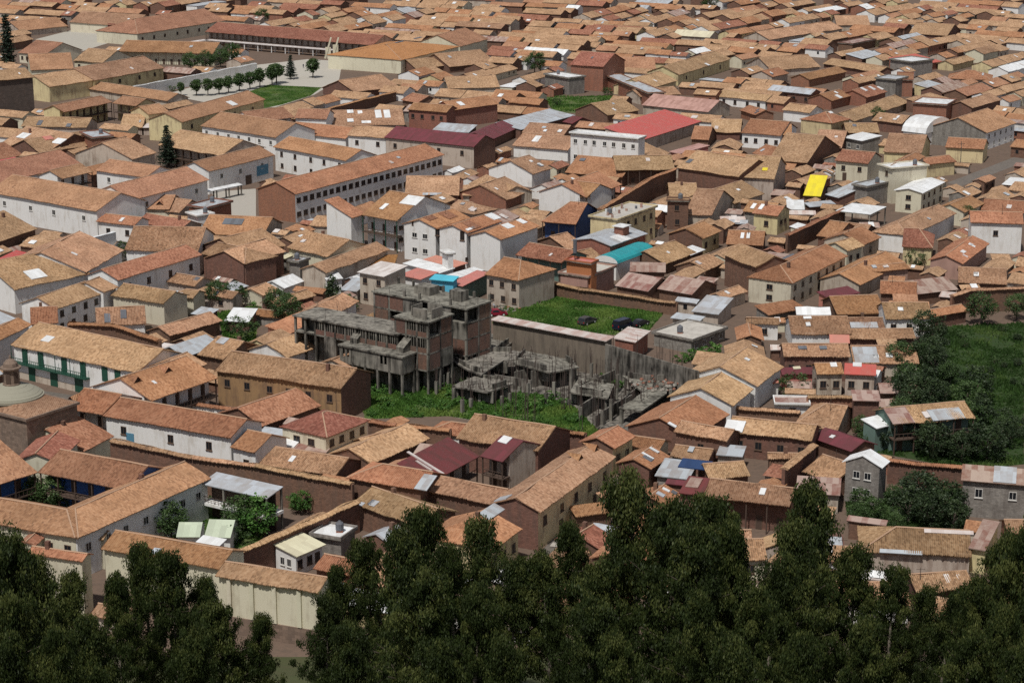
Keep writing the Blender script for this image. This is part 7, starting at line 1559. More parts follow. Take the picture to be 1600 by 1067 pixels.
 (-10.5, 354.3, 1.0, 'weed', ''),
 (10.7, 345.3, 1.9, 'weed', ''),
 (-2.9, 347.2, 1.6, 'weed', ''),
 (6.9, 354.0, 0.9, 'weed', ''),
 (-25.0, 360.9, 0.9, 'weed', ''),
 (1.6, 352.8, 1.5, 'weed', ''),
 (-22.1, 362.6, 1.0, 'weed', ''),
 (-9.4, 354.3, 2.0, 'weed', ''),
 (-19.5, 359.0, 1.2, 'weed', ''),
 (-19.0, 357.8, 1.1, 'weed', ''),
 (4.0, 351.3, 2.1, 'weed', ''),
 (-17.7, 367.5, 1.1, 'weed', ''),
 (-22.6, 353.8, 2.2, 'weed', ''),
 (-9.9, 357.0, 1.5, 'weed', ''),
 (-26.6, 366.1, 1.9, 'weed', ''),
 (-2.9, 355.6, 0.9, 'weed', ''),
 (-24.0, 359.4, 0.9, 'weed', ''),
 (-14.6, 353.6, 1.2, 'weed', ''),
 (-24.6, 367.0, 2.2, 'weed', ''),
 (-17.9, 350.1, 1.4, 'weed', ''),
 (-12.4, 364.4, 1.6, 'weed', ''),
 (-24.9, 349.0, 1.5, 'weed', ''),
 (-0.6, 354.7, 1.7, 'weed', ''),
 (-12.3, 352.1, 2.0, 'weed', ''),
 (-16.5, 364.1, 1.2, 'weed', ''),
 (-20.9, 365.3, 1.1, 'weed', ''),
 (-22.2, 352.8, 1.6, 'weed', ''),
 (-15.6, 366.1, 1.8, 'weed', ''),
 (-24.3, 361.0, 1.2, 'weed', ''),
 (-9.7, 364.7, 1.4, 'weed', ''),
 (3.0, 341.6, 1.6, 'weed', ''),
 (6.2, 343.6, 1.2, 'weed', ''),
 (-20.9, 365.9, 1.0, 'weed', ''),
 (-13.7, 366.0, 1.9, 'weed', ''),
 (-24.4, 363.5, 1.3, 'weed', ''),
 (1.2, 359.9, 1.4, 'weed', ''),
 (-10.0, 356.3, 0.8, 'weed', ''),
 (-2.5, 362.0, 1.8, 'weed', ''),
 (-5.5, 352.6, 1.4, 'weed', ''),
 (10.2, 353.2, 0.9, 'weed', ''),
 (-0.3, 351.0, 2.0, 'weed', ''),
 (-8.7, 360.4, 1.2, 'weed', ''),
 (-16.8, 348.2, 1.3, 'weed', ''),
 (-10.5, 359.2, 2.2, 'weed', ''),
 (10.9, 338.7, 1.7, 'weed', ''),
 (-8.4, 363.1, 2.0, 'weed', ''),
 (-19.0, 364.7, 1.8, 'weed', ''),
 (-3.2, 347.4, 1.1, 'weed', ''),
 (-8.8, 356.8, 0.8, 'weed', ''),
 (-12.2, 354.4, 1.5, 'weed', ''),
 (5.3, 353.9, 2.2, 'weed', ''),
 (4.7, 344.6, 1.6, 'weed', ''),
 (9.6, 355.1, 1.6, 'weed', ''),
 (4.2, 349.6, 1.2, 'weed', ''),
 (1.8, 371.0, 1.4, 'weed', ''),
 (18.9, 384.2, 1.5, 'weed', ''),
 (-1.9, 364.8, 0.7, 'weed', ''),
 (19.9, 366.9, 1.6, 'weed', ''),
 (26.4, 366.0, 1.4, 'weed', ''),
 (19.4, 369.6, 0.8, 'weed', ''),
 (8.9, 356.8, 0.8, 'weed', ''),
 (30.4, 372.7, 1.0, 'weed', ''),
 (-14.7, 380.1, 0.8, 'weed', ''),
 (14.9, 356.6, 1.5, 'weed', ''),
 (14.0, 380.3, 0.7, 'weed', ''),
 (17.2, 372.3, 1.3, 'weed', ''),
 (2.6, 357.2, 0.8, 'weed', ''),
 (-0.5, 386.2, 1.2, 'weed', ''),
 (14.3, 362.5, 0.8, 'weed', ''),
 (-11.6, 371.7, 1.4, 'weed', ''),
 (25.4, 364.2, 1.0, 'weed', ''),
 (5.1, 373.4, 1.5, 'weed', ''),
 (-0.6, 385.5, 1.2, 'weed', ''),
 (11.3, 369.9, 0.8, 'weed', ''),
 (-5.8, 370.3, 1.2, 'weed', ''),
 (16.9, 364.2, 0.7, 'weed', ''),
 (7.5, 359.5, 1.6, 'weed', ''),
 (0.1, 358.8, 1.2, 'weed', ''),
 (17.0, 359.2, 1.1, 'weed', ''),
 (-10.3, 390.0, 0.8, 'weed', ''),
 (-10.8, 392.1, 1.2, 'weed', ''),
 (-9.5, 362.9, 1.3, 'weed', ''),
 (22.4, 360.8, 1.3, 'weed', ''),
 (13.6, 353.8, 0.7, 'weed', ''),
 (-5.1, 380.9, 1.1, 'weed', ''),
 (16.4, 363.5, 0.7, 'weed', ''),
 (4.0, 372.7, 1.0, 'weed', ''),
 (-9.1, 370.2, 1.0, 'weed', ''),
 (35.7, 385.9, 2.5, 'weed', ''),
 (37.2, 381.4, 3, 'weed', ''),
 (33.0, 383.7, 2, 'weed', ''),
 (39.7, 388.2, 3, 'weed', ''),
 (24.6, 377.9, 1.6, 'weed', ''),
 (26.9, 376.1, 1.8, 'weed', ''),
 (7.5, 385.9, 1.2, 'weed', ''),
]
EUCALYPTUS = [  # x, y, ground, height
 (-50.3, 196.0, 11.8, 22.7, 'tall eucalyptus to the left of the long cream front building, second nearest'),
 (-48.9, 180.0, 15.6, 25.3, 'tall eucalyptus front-left of the cloistered convent'),
 (-44.1, 188.0, 13.7, 20.1, 'tall eucalyptus front-left of the long cream front building, second nearest'),
 (-49.3, 200.0, 10.8, 20.8, 'tall eucalyptus to the left of the long cream front building, nearest to it'),
 (-39.3, 205.0, 9.6, 21.5, 'tall eucalyptus behind and left of the long cream front building'),
 (-34.8, 196.0, 11.8, 21.4, 'tall eucalyptus in front of the long cream front building, nearest to it'),
 (-39.5, 190.0, 13.2, 19.8, 'tall eucalyptus front-left of the long cream front building, nearest to it'),
 (-32.5, 198.0, 11.3, 18.0, 'tall eucalyptus in front of the long cream front building, second nearest'),
 (-28.6, 190.0, 13.2, 17.8, 'tall eucalyptus front-right of the long cream front building'),
 (-25.9, 192.0, 12.7, 15.3, 'tall eucalyptus in front of the white yard cabin, second nearest'),
 (-38.9, 175.0, 16.8, 18.8, 'tall eucalyptus front-left of the long cream front building, third nearest'),
 (-15.9, 212.0, 7.9, 20.5, 'tall eucalyptus to the right of the white yard cabin'),
 (-17.8, 205.0, 9.6, 18.8, 'tall eucalyptus front-right of the white yard cabin'),
 (-9.0, 205.0, 9.6, 25.5, 'tall eucalyptus behind and left of the yellow corner house, second nearest'),
 (-10.7, 195.0, 12.0, 23.9, 'tall eucalyptus to the left of the yellow corner house'),
 (-3.4, 214.0, 7.4, 22.3, 'tall eucalyptus behind and left of the yellow corner house, nearest to it'),
 (-6.3, 200.0, 10.8, 22.1, 'tall eucalyptus front-left of the yellow corner house'),
 (-19.8, 200.0, 10.8, 16.0, 'tall eucalyptus in front of the white yard cabin, nearest to it'),
 (0.0, 206.0, 9.4, 19.9, 'tall eucalyptus in front of the yellow corner house'),
 (7.4, 212.0, 7.9, 22.6, 'tall eucalyptus to the right of the yellow corner house'),
 (4.1, 204.0, 9.8, 20.1, 'tall eucalyptus front-right of the yellow corner house, nearest to it'),
 (13.3, 202.0, 10.3, 29.3, 'tall eucalyptus in front of the roof-light gable house'),
 (15.7, 196.0, 11.8, 27.2, 'tall eucalyptus to the left of the gallery house'),
 (21.8, 206.0, 9.4, 26.0, 'tall eucalyptus front-left of the gallery house, nearest to it'),
 (23.2, 198.0, 11.3, 25.1, 'tall eucalyptus in front of the gallery house, nearest to it'),
 (17.5, 188.0, 13.7, 24.8, 'tall eucalyptus front-left of the gallery house, second nearest'),
 (32.7, 206.0, 9.4, 27.4, 'tall eucalyptus to the right of the gallery house'),
 (29.3, 196.0, 11.8, 24.1, 'tall eucalyptus front-right of the gallery house'),
 (36.0, 204.0, 9.8, 21.4, 'tall eucalyptus to the left of the lower right tiled house'),
 (39.6, 200.0, 10.8, 19.2, 'tall eucalyptus in front of the lower right tiled house, nearest to it'),
 (44.7, 196.0, 11.8, 17.6, 'tall eucalyptus in front of the lower right tiled house, third nearest'),
 (44.2, 206.0, 9.4, 16.4, 'tall eucalyptus in front of the lower right tiled house, second nearest'),
 (50.7, 200.0, 10.8, 23.7, 'tall eucalyptus to the right of the lower right tiled house'),
 (50.5, 190.0, 13.2, 25.9, 'tall eucalyptus in front of the right edge block house'),
 (46.5, 190.0, 13.2, 19.8, 'tall eucalyptus front-right of the lower right tiled house'),
 (9.6, 192.0, 12.7, 21.2, 'tall eucalyptus front-right of the yellow corner house, second nearest'),
 (25.7, 190.0, 13.2, 22.2, 'tall eucalyptus in front of the gallery house, second nearest'),
 (-42.9, 165.0, 19.2, 22.5, 'front eucalyptus front-left of the long cream front building, nearest to it'),
 (-28.4, 165.0, 19.2, 19.2, 'front eucalyptus in front of the long cream front building'),
 (-9.1, 182.0, 15.1, 21.5, 'front eucalyptus front-left of the yellow corner house'),
 (-3.6, 180.0, 15.6, 20.5, 'front eucalyptus in front of the yellow corner house, nearest to it'),
 (7.1, 176.0, 16.6, 19.9, 'front eucalyptus front-right of the yellow corner house, nearest to it'),
 (17.7, 176.0, 16.6, 21.2, 'front eucalyptus in front of the gallery house'),
 (22.7, 178.0, 16.1, 20.2, 'front eucalyptus front-left of the lower right tiled house, nearest to it'),
 (31.8, 172.0, 17.5, 19.4, 'front eucalyptus in front of the lower right tiled house, nearest to it'),
 (40.7, 170.0, 18.0, 17.9, 'front eucalyptus in front of the lower right tiled house, second nearest'),
 (45.1, 172.0, 17.5, 20.0, 'front eucalyptus front-right of the lower right tiled house, nearest to it'),
 (-14.7, 168.0, 18.5, 18.6, 'front eucalyptus in front of the white yard cabin'),
 (-4.9, 160.0, 20.4, 19.3, 'front eucalyptus in front of the yellow corner house, third nearest'),
 (0.0, 158.0, 20.9, 19.7, 'front eucalyptus in front of the yellow corner house, second nearest'),
 (9.7, 160.0, 20.4, 19.9, 'front eucalyptus front-right of the yellow corner house, second nearest'),
 (19.5, 160.0, 20.4, 19.0, 'front eucalyptus front-left of the lower right tiled house, third nearest'),
 (24.3, 160.0, 20.4, 19.9, 'front eucalyptus front-left of the lower right tiled house, second nearest'),
 (-37.9, 158.0, 20.9, 20.2, 'front eucalyptus front-left of the long cream front building, second nearest'),
 (-43.2, 158.0, 20.9, 19.7, 'front eucalyptus front-left of the long cream front building, third nearest'),
 (43.3, 160.0, 20.4, 18.7, 'front eucalyptus front-right of the lower right tiled house, second nearest'),
]
# ---------------------------------------------------------------- ground
def hill(y):
    if y > 245: return 0.0
    if y > 40: return 0.24 * (245 - y)
    return 49.2 + (40 - y) * 1.25
mb = MB()
ys = [-60, -20, 0, 20, 40, 60, 80, 100, 120, 140, 160, 180, 200, 215, 230, 240, 245]
xs = [-600, -300] + [i * 10 for i in range(-20, 21)] + [300, 600]
rows = [[(x, y, min(108.0, hill(y)) + (nz(x * .05, y * .05) * 2.0 if 60 < y < 235 else 0)) for x in xs] for y in ys]
mb.grid(rows, 'hillgrass', [[(p[0], p[1]) for p in r] for r in rows])
tag(mb.build('hillside'), kind='structure')
mb = MB(); mb.face([(-4000, 245, 0), (4000, 245, 0), (4000, 6000, 0), (-4000, 6000, 0)], 'ground')
tag(mb.build('ground'), kind='structure')
def sheet_area(name, poly, z, mat):
    m = MB(); p = [(x, y, z) for x, y in poly]
    a = sum(poly[i][0] * poly[(i + 1) % len(poly)][1] - poly[(i + 1) % len(poly)][0] * poly[i][1] for i in range(len(poly)))
    m.face(p if a > 0 else p[::-1], mat); return tag(m.build(name), kind='structure')
def inside(x, y, poly):
    c = False; j = len(poly) - 1
    for i in range(len(poly)):
        xi, yi = poly[i]; xj, yj = poly[j]
        if (yi > y) != (yj > y) and x < (xj - xi) * (y - yi) / (yj - yi) + xi: c = not c
        j = i
    return c
def grass_area(name, poly, count, hmax, label, mat='grass', clump=0.35, z=0.004):
    """blades standing on a soil sheet"""
    sheet_area(name.replace('grass', 'soil') if 'grass' in name else name + '_soil', poly, z, 'lawn' if mat == 'grass' else 'lawnd')
    m = MB(); m.tint = []; x0, x1 = min(p[0] for p in poly), max(p[0] for p in poly); y0, y1 = min(p[1] for p in poly), max(p[1] for p in poly)
    n = 0; tries = 0
    while n < count and tries < count * 6:
        tries += 1
        x, y = rng.uniform(x0, x1), rng.uniform(y0, y1)
        if not inside(x, y, poly): continue
        d = 0.5 + nz(x * .22, y * .22, 3) * 0.9
        if hmax > .3 and nz(x * .16, y * .16, 5) < -.18 and rng.random() < .8: n += 1; continue
        h = hmax * max(0.25, min(1.3, d + .2)) * rng.uniform(.6, 1.1); a = rng.random() * 6.28; w = rng.uniform(.5, 1) * clump
        dx, dy = math.cos(a) * w, math.sin(a) * w; lx, ly = rng.uniform(-.3, .3) * h, rng.uniform(-.3, .3) * h
        m.face([(x - dx, y - dy, .0), (x + dx, y + dy, .0), (x + dx * .5 + lx, y + dy * .5 + ly, h)], mat)
        m.tint.append(min(1, max(0, .5 + nz(x * .13, y * .13, 8) * 1.1 + rng.uniform(-.25, .25)))); n += 1
    o = m.build(name); tag(o, label, 'grass', kind='stuff'); return o
sheet_area('courtyard_paving', AREAS['court'], 0.006, 'pave')
sheet_area('plaza', [(x, y) for x, y in AREAS['lawn']], 0.006, 'pave')
sheet_area('upper_street', AREAS['street'], 0.006, 'cobble')
sheet_area('stepped_street', AREAS['steps'], 0.006, 'cobble')
sheet_area('front_street', AREAS['frontst'], 0.008, 'cobble')
sheet_area('school_yard', AREAS['schoolyard'], 0.006, 'pave')
sheet_area('balcony_street', AREAS['balcst'], 0.006, 'cobble')
sp_ = AREAS['steps']; a0 = (Vector(sp_[0]) + Vector(sp_[3])) / 2; a1 = (Vector(sp_[1]) + Vector(sp_[2])) / 2
dd = (a1 - a0).normalized(); nn = Vector((-dd.y, dd.x)); ln_ = (a1 - a0).length
street = bpy.data.objects['stepped_street']
for i in range(int(ln_ / 2.6)):
    m = MB(); c = a0 + dd * (1 + i * 2.6); m.box(c, dd, nn, 0.85, 2.1, 0.0, 0.16, 'cobble', 'pave' if i % 2 else 'cobble'); m.build('step', street)
grass_area('lot_grass', AREAS['lot'], 26000, 0.55, 'rough green grass of the walled parking lot')
sheet_area('site_floor', AREAS['pit'], 0.003, 'conc')
grass_area('site_grass', AREAS['sitegrass'], 26000, 0.8, 'weeds and tall grass of the overgrown building site')
grass_area('garden_grass', AREAS['garden'], 20000, 0.7, 'green garden slope at the right edge', 'grassd')
grass_area('lower_garden_grass', AREAS['garden2'], 5000, 0.6, 'shaded garden grass beside the grey gabled house', 'leaf')
grass_area('bank_grass', AREAS['bank'], 3500, 0.7, 'weedy bank right of the tan roofs')
grass_area('green_lot_grass', AREAS['glot'], 4000, 0.7, 'green vacant lot under the tall brick block')
grass_area('convent_garden_grass', AREAS['cgarden'], 4000, 0.4, 'garden grass between the convent and the cream front building')
grass_area('pitch_grass', AREAS['pitch'], 16000, 0.16, 'bright mown green football lawn of the school', clump=0.5, z=0.014)

# ---------------------------------------------------------------- houses
NEAR = 600.0
def slope_grid(m, O, eu, up, Lu, Lv, vmax, mat, ribs, seed, rough=1.0):
    """one tiled slope: columns of tiles run straight down the slope, the surface sags a little"""
    nrm = Vector(eu).cross(Vector(up)); nrm.normalize()
    if nrm.z < 0: nrm = -nrm
    eu, up, O = Vector(eu), Vector(up), Vector(O)
    step = 0.15 if ribs else 1.6
    nu = max(2, int(round(Lu / step))); nv = max(2, int(round(Lv / (1.3 if ribs else 2.6)))) + 1
    rows, uvs = [], []
    amp = 0.2 * rough
    for j in range(nv):
        row, uvr = [], []
        for i in range(nu + 1):
            u = Lu * i / nu; vm = max(0.0, vmax(u)); v = Lv * vm * j / (nv - 1)
            p = O + eu * u + up * v
            off = nz(p.x * .23 + seed, p.y * .23, p.z * .2) * amp
            if ribs:
                off += (0.075 if i % 2 else -0.05) + rng.uniform(-.018, .018) * rough
                if j == 0: p = p + up * rng.uniform(-.06, .06) * rough
            row.append(p + nrm * off); uvr.append((u + seed * 3.3, v))
        rows.append(row); uvs.append(uvr)
    m.grid(rows, mat, uvs)
    # eave edge, a hand's breadth deep
    e0 = rows[0]; e1 = [p - nrm * .16 for p in e0]
    m.grid([e1, e0], mat, [[(q[0], -.2) for q in uvs[0]], [(q[0], 0) for q in uvs[0]]])
TILED = set('torpY')
def add_window(parent, c, out, w, h, far, fmat='frame', pmat='pane'):
    o = link('window', WIN[(fmat, far)], parent)
    o.location = c; o.rotation_euler = (0, 0, math.atan2(out[1], out[0]) + math.pi / 2); o.scale = (w, 1, h)
    if not far:
        p = link('pane', PANE, o)
    return o
def window_mesh(fmat, far):
    m = MB(); t = .07
    for (x0, x1, z0, z1) in ((-.5, -.5 + t, -.5, .5), (.5 - t, .5, -.5, .5), (-.5 + t, .5 - t, .5 - t, .5), (-.5 + t, .5 - t, -.5, -.5 + t), (-.025, .025, -.5 + t, .5 - t)):
        m.prism([(x0, -.07), (x1, -.07), (x1, .0), (x0, .0)], z0, z1, fmat)
    m.prism([(-.58, -.16), (.58, -.16), (.58, 0), (-.58, 0)], -.58, -.505, fmat)
    if far: m.face([(-.5 + t, -.02, -.5 + t), (.5 - t, -.02, -.5 + t), (.5 - t, -.02, .5 - t), (-.5 + t, -.02, .5 - t)], 'pane')
    return m.mesh('window')
WIN = {(f, far): window_mesh(f, far) for f in ('frame', 'frame_w', 'green') for far in (True, False)}
pm = MB(); pm.face([(-.44, -.02, -.44), (.44, -.02, -.44), (.44, -.02, .44), (-.44, -.02, .44)], 'pane'); PANE = pm.mesh('pane')
dm = MB(); dm.prism([(-.5, -.08), (.5, -.08), (.5, 0), (-.5, 0)], 0, 1, 'frame'); dm.prism([(-.4, -.1), (.4, -.1), (.4, -.082), (-.4, -.082)], 0.02, .94, 'wood'); DOOR = dm.mesh('door')
WINGS = []
def wing(root, wg, seed):
    form, ax, ay, bx, by, w, h, sl, wall, roof, opts = wg
    opts = opts.split(); A = Vector((ax, ay, 0)); B = Vector((bx, by, 0)); e = (B - A); L = e.length; e.normalize(); n = Vector((-e.y, e.x, 0)); Z = Vector((0, 0, 1))
    D = 2 * w if form == 'g' else w; t = math.tan(R(sl)); far = ay > NEAR; ribs = ay < 470 and roof in TILED
    gal = 'gal' in opts or 'gal2' in opts; opn = 'open' in opts; opn2 = 'open2' in opts
    hipl = 'hl' in opts or 'h' in opts; hipr = 'hr' in opts or 'h' in opts
    ov, ve = min(.55, w * .25), min(.3, L * .05)
    front = min(2.1, D * .3) if gal else ov
    rough = 1.5 if roof == 't' else (0.8 if roof in TILED else 0.15)
    rec = dict(form=form, A=A, e=e, n=n, L=L, D=D, w=w, h=h, t=t, ov=ov, ve=ve, root=root, front=front)
    WINGS.append(rec)
    # roof
    m = MB(); cs, sn = math.cos(R(sl)), math.sin(R(sl))
    if form == 'g':
        Ls = w / cs; hw = min(w, L / 2 - .01)
        def vm(u):
            k = 1.0
            if hipl: k = min(k, u / hw)
            if hipr: k = min(k, (L - u) / hw)
            return k
        slope_grid(m, A + Z * h, e, n * cs + Z * sn, L, Ls, vm, roof, ribs, seed, rough)
        slope_grid(m, B + n * D + Z * h, -e, -n * cs + Z * sn, L, Ls, lambda u: vm(L - u), roof, False, seed + 1, rough * .5)
        hk = hw / w
        if hipl:
            up = Vector((e.x * hw, e.y * hw, w * t)); ll = up.length; slope_grid(m, A + n * D + Z * h, -n, up / ll, D, ll, lambda u: min(u, D - u) / (D / 2), roof, ribs, seed + 2, rough)
        else: m.face([A + Z * (h - .14), A + n * w + Z * (h + w * t - .14), A + n * w + Z * (h + w * t), A + Z * h], roof); m.face([A + n * w + Z * (h + w * t - .14), A + n * D + Z * (h - .14), A + n * D + Z * h, A + n * w + Z * (h + w * t)], roof)
        if hipr:
            up = Vector((-e.x * hw, -e.y * hw, w * t)); ll = up.length; slope_grid(m, B + Z * h, n, up / ll, D, ll, lambda u: min(u, D - u) / (D / 2), roof, ribs, seed + 3, rough)
        else: m.face([B + Z * (h - .14), B + n * w + Z * (h + w * t - .14), B + n * w + Z * (h + w * t), B + Z * h], roof); m.face([B + n * w + Z * (h + w * t - .14), B + n * D + Z * (h - .14), B + n * D + Z * h, B + n * w + Z * (h + w * t)], roof)
    elif form == 's':
        slope_grid(m, A + Z * h, e, n * cs + Z * sn, L, D / cs, lambda u: 1.0, roof, ribs, seed, rough)
        for q, s_ in ((A, -1), (B, 1)): m.face([q + Z * (h - .12), q + n * D + Z * (h + D * t - .12), q + n * D + Z * (h + D * t), q + Z * h], roof)
    elif form == 'v':
        rows, uvs = [], []
        for j in range(9):
            a = math.pi * j / 8; r = D / 2
            off = n * (r - r * math.cos(a)) + Z * (h + r * .48 * math.sin(a)); rows.append([A + off + e * (L * i / 12) for i in range(13)]); uvs.append([(L * i / 12, r * a) for i in range(13)])
        m.grid(rows, roof, uvs)
        for q in (A, B): m.face([q + n * (D / 2 - D / 2 * math.cos(math.pi * j / 8)) + Z * (h + D * .24 * math.sin(math.pi * j / 8)) for j in range(9)], wall)
    else:
        P = [A, B, B + n * D, A + n * D]; m.prism([(p.x, p.y) for p in P], h - .22, h, 'conc_w', roof)
        if not opn:
            c = (A + B) / 2 + n * D / 2
            for (q, d1, d2) in ((A + e * L / 2 + n * .1, L / 2, .1), (A + e * L / 2 + n * (D - .1), L / 2, .1)): m.box(q, e, n, d1, d2, h + .001, h + .35, wall)
            for q in (A + e * .1 + n * D / 2, B - e * .1 + n * D / 2): m.box(q, e, n, .1, D / 2 - .2, h + .001, h + .35, wall)
    m.build('roof', root)
    # ridge and hip mortar
    if form == 'g' and roof in TILED:
        m = MB(); r0 = A + n * w + Z * (h + w * t) + (e * hw if hipl else Vector()); r1 = B + n * w + Z * (h + w * t) - (e * hw if hipr else Vector())
        segs = [(r0, r1)] + ([(A + Z * h, r0)] if hipl else []) + ([(B + Z * h, r1)] if hipr else [])
        for p, q in segs:
            if (q - p).length > .4:
                k = max(1, int((q - p).length / 3)); last = p
                for i in range(1, k + 1):
                    c = p.lerp(q, i / k) + Z * (nz(i * 1.7, seed) * .1 if i < k else 0); m.tube(last + Z * .03, c + Z * .03, .13, .13, 'ridge', 5); last = c
        if m.f: m.build('ridge', root)
    # walls
    m = MB(); side = {'sa': 'a', 'sk': 'k', 'sn': 'n'}; smat = next((side[o] for o in opts if o in side), wall)
    if opn or opn2:
        for i in range(max(2, int(L / 4)) + 1):
            for v in (.25, D - .25):
                p = A + e * (.25 + (L - .5) * i / max(2, int(L / 4))) + n * v
                pm_ = MB(); pm_.box(p, e, n, .14, .14, 0, h - .2 + (v * t if form == 's' else 0), 'conc_w'); pm_.build('post', root)
        if opn2:
            f_ = MB(); f_.prism([(q.x, q.y) for q in (A + n * .1, B + n * .1, B + n * (D - .1), A + n * (D - .1))], h * .42, h * .5, 'w'); f_.build('floor_slab', root)
            for i in range(max(3, int(L / 2.2))):
                k = max(3, int(L / 2.2)); r_ = MB(); c = A + e * (L * (i + .5) / k) + n * .2
                r_.box(c, e, n, L / k * .46, .03, h * .5 + .95, h * .5 + 1.05, 'wood'); r_.box(c, e, n, L / k * .46, .03, h * .5 + .45, h * .5 + .5, 'wood')
                for q in range(5): r_.box(c + e * (L / k * .46 * (q / 2 - 1)), e, n, .03, .03, h * .5, h * .5 + .95, 'wood')
                r_.build('railing', root)
            b_ = MB(); b_.box(A + e * L / 2 + n * (D * .6), e, n, L / 2 - .3, .12, 0, h, 'wood'); b_.build('wall', root)
    else:
        u0, u1, v0, v1 = ve, L - ve, front, D - ov
        def P(u, v, z): return A + e * u + n * v + Z * z
        zb = -.3
        def ztop(v): 
            if form == 'g': return h + min(v, D - v) * t - .17
            if form == 's': return h + v * t - .14
            return h - .2 if form == 'f' else h
        m.face([P(u0, v0, zb), P(u1, v0, zb), P(u1, v0, ztop(v0)), P(u0, v0, ztop(v0))], wall, [(0, 0), (u1 - u0, 0), (u1 - u0, h), (0, h)])
        m.face([P(u1, v1, zb), P(u0, v1, zb), P(u0, v1, ztop(v1)), P(u1, v1, ztop(v1))], wall, [(0, 0), (u1 - u0, 0), (u1 - u0, h), (0, h)])
        for u, flip, hip in ((u0, 1, hipl), (u1, 0, hipr)):
            if hip: pts = [(v0, zb), (v1, zb), (v1, h), (v0, h)]
            elif form == 'g': pts = [(v0, zb), (v1, zb), (v1, ztop(v1)), (w, ztop(w)), (v0, ztop(v0))]
            else: pts = [(v0, zb), (v1, zb), (v1, ztop(v1)), (v0, ztop(v0))]
            if flip: pts = pts[::-1]
            m.face([P(u, v, z) for v, z in pts], smat, [(v, z) for v, z in pts])
        m.build('wall', root)
        # gallery posts, floor and rail
        if gal:
            k = max(2, int(L / 3.2))
            for i in range(k + 1):
                p_ = MB(); p_.box(A + e * (.3 + (L - .6) * i / k) + n * .35, e, n, .09, .09, 0, h + .1, 'wood' if not 'gal2' in opts else 'green'); p_.build('post', root)
            if h > 5:
                f_ = MB(); f_.prism([(q.x, q.y) for q in (P(.1, .25, 0), P(L - .1, .25, 0), P(L - .1, front, 0), P(.1, front, 0))], h * .5 - .2, h * .5, 'wood'); f_.build('gallery_floor', root)
                f_ = MB(); f_.box(P(L / 2, .3, 0), e, n, L / 2 - .2, .03, h * .5 + .85, h * .5 + .95, 'wood')
                for q in range(int(L / .8)): f_.box(P(.3 + q * .8, .3, 0), e, n, .025, .025, h * .5, h * .5 + .86, 'wood')
                f_.build('railing', root)
            for s_ in ((0, 1) if h > 5 else (0,)):
                for i in range(k):
                    o = link('door', DOOR, root); o.location = P(u0 + (L - 2 * ve) * (i + .5) / k, front, s_ * h * .5 + .02); o.rotation_euler = (0, 0, math.atan2(e.y, e.x)); o.scale = (1.0, 1, min(2.1, h * .42))
        fm = 'frame_w' if (roof in 'pW' and wall in 'wn') or wall == 'n' else 'frame'
        camv = Vector((0, 0, 110)) - A
        for o_ in opts:
            if o_[0] == 'w' and 'x' in o_:
                st, nn_ = map(int, o_[1:].split('x')); hs = (h - .3) / st
                if st == 1 and h > 5: lev = [h * .66]
                else: lev = [hs * (s_ + .56) for s_ in range(st)]
                sp = (u1 - u0) / nn_
                for z in lev:
                    for i in range(nn_):
                        ww = min(1.15, sp * .55) if nn_ < 15 else sp * .62
                        add_window(root, P(u0 + sp * (i + .5) + rng.uniform(-.08, .08) * sp * (nn_ < 15), front, z), -n, ww, min(1.35, hs * .48) * rng.uniform(.92, 1.08), far, fm)
            elif o_[0] == 'd' and o_[1:].isdigit():
                for i in range(int(o_[1:])):
                    o = link('door', DOOR, root); o.location = P(L * (.3 + .45 * i), front, 0); o.rotation_euler = (0, 0, math.atan2(e.y, e.x)); o.scale = (1.2, 1, 2.3)
            elif o_.startswith('sw') and o_[2:].isdigit():
                k = int(o_[2:]); out = -e if camv.dot(-e) > (Vector((0, 0, 110)) - B).dot(e) else e; u = u0 if out == -e else u1
                for z in ([h * .3, h * .72] if h > 5 else [h * .55]):
                    for i in range(k): add_window(root, P(u, v0 + (v1 - v0) * (i + 1) / (k + 1), z), out, min(1.4, (v1 - v0) / (k + 1) * .6), 1.2, far, 'frame_w' if wall in 'nw' else 'frame')
    return rec
NAMES = {'w': 'white_house', 'c': 'cream_house', 'y': 'yellow_house', 'y2': 'ochre_house', 'a': 'adobe_house', 'k': 'brick_house', 'n': 'block_house', 'b': 'plastered_house', 's': 'stone_building', 'P2': 'pink_house', 'T2': 'gallery_house', 'B3': 'gallery_house', 'Bd': 'convent', 'B2': 'blue_house', 'P': 'shed'}
ROOTS = []
RECS = []
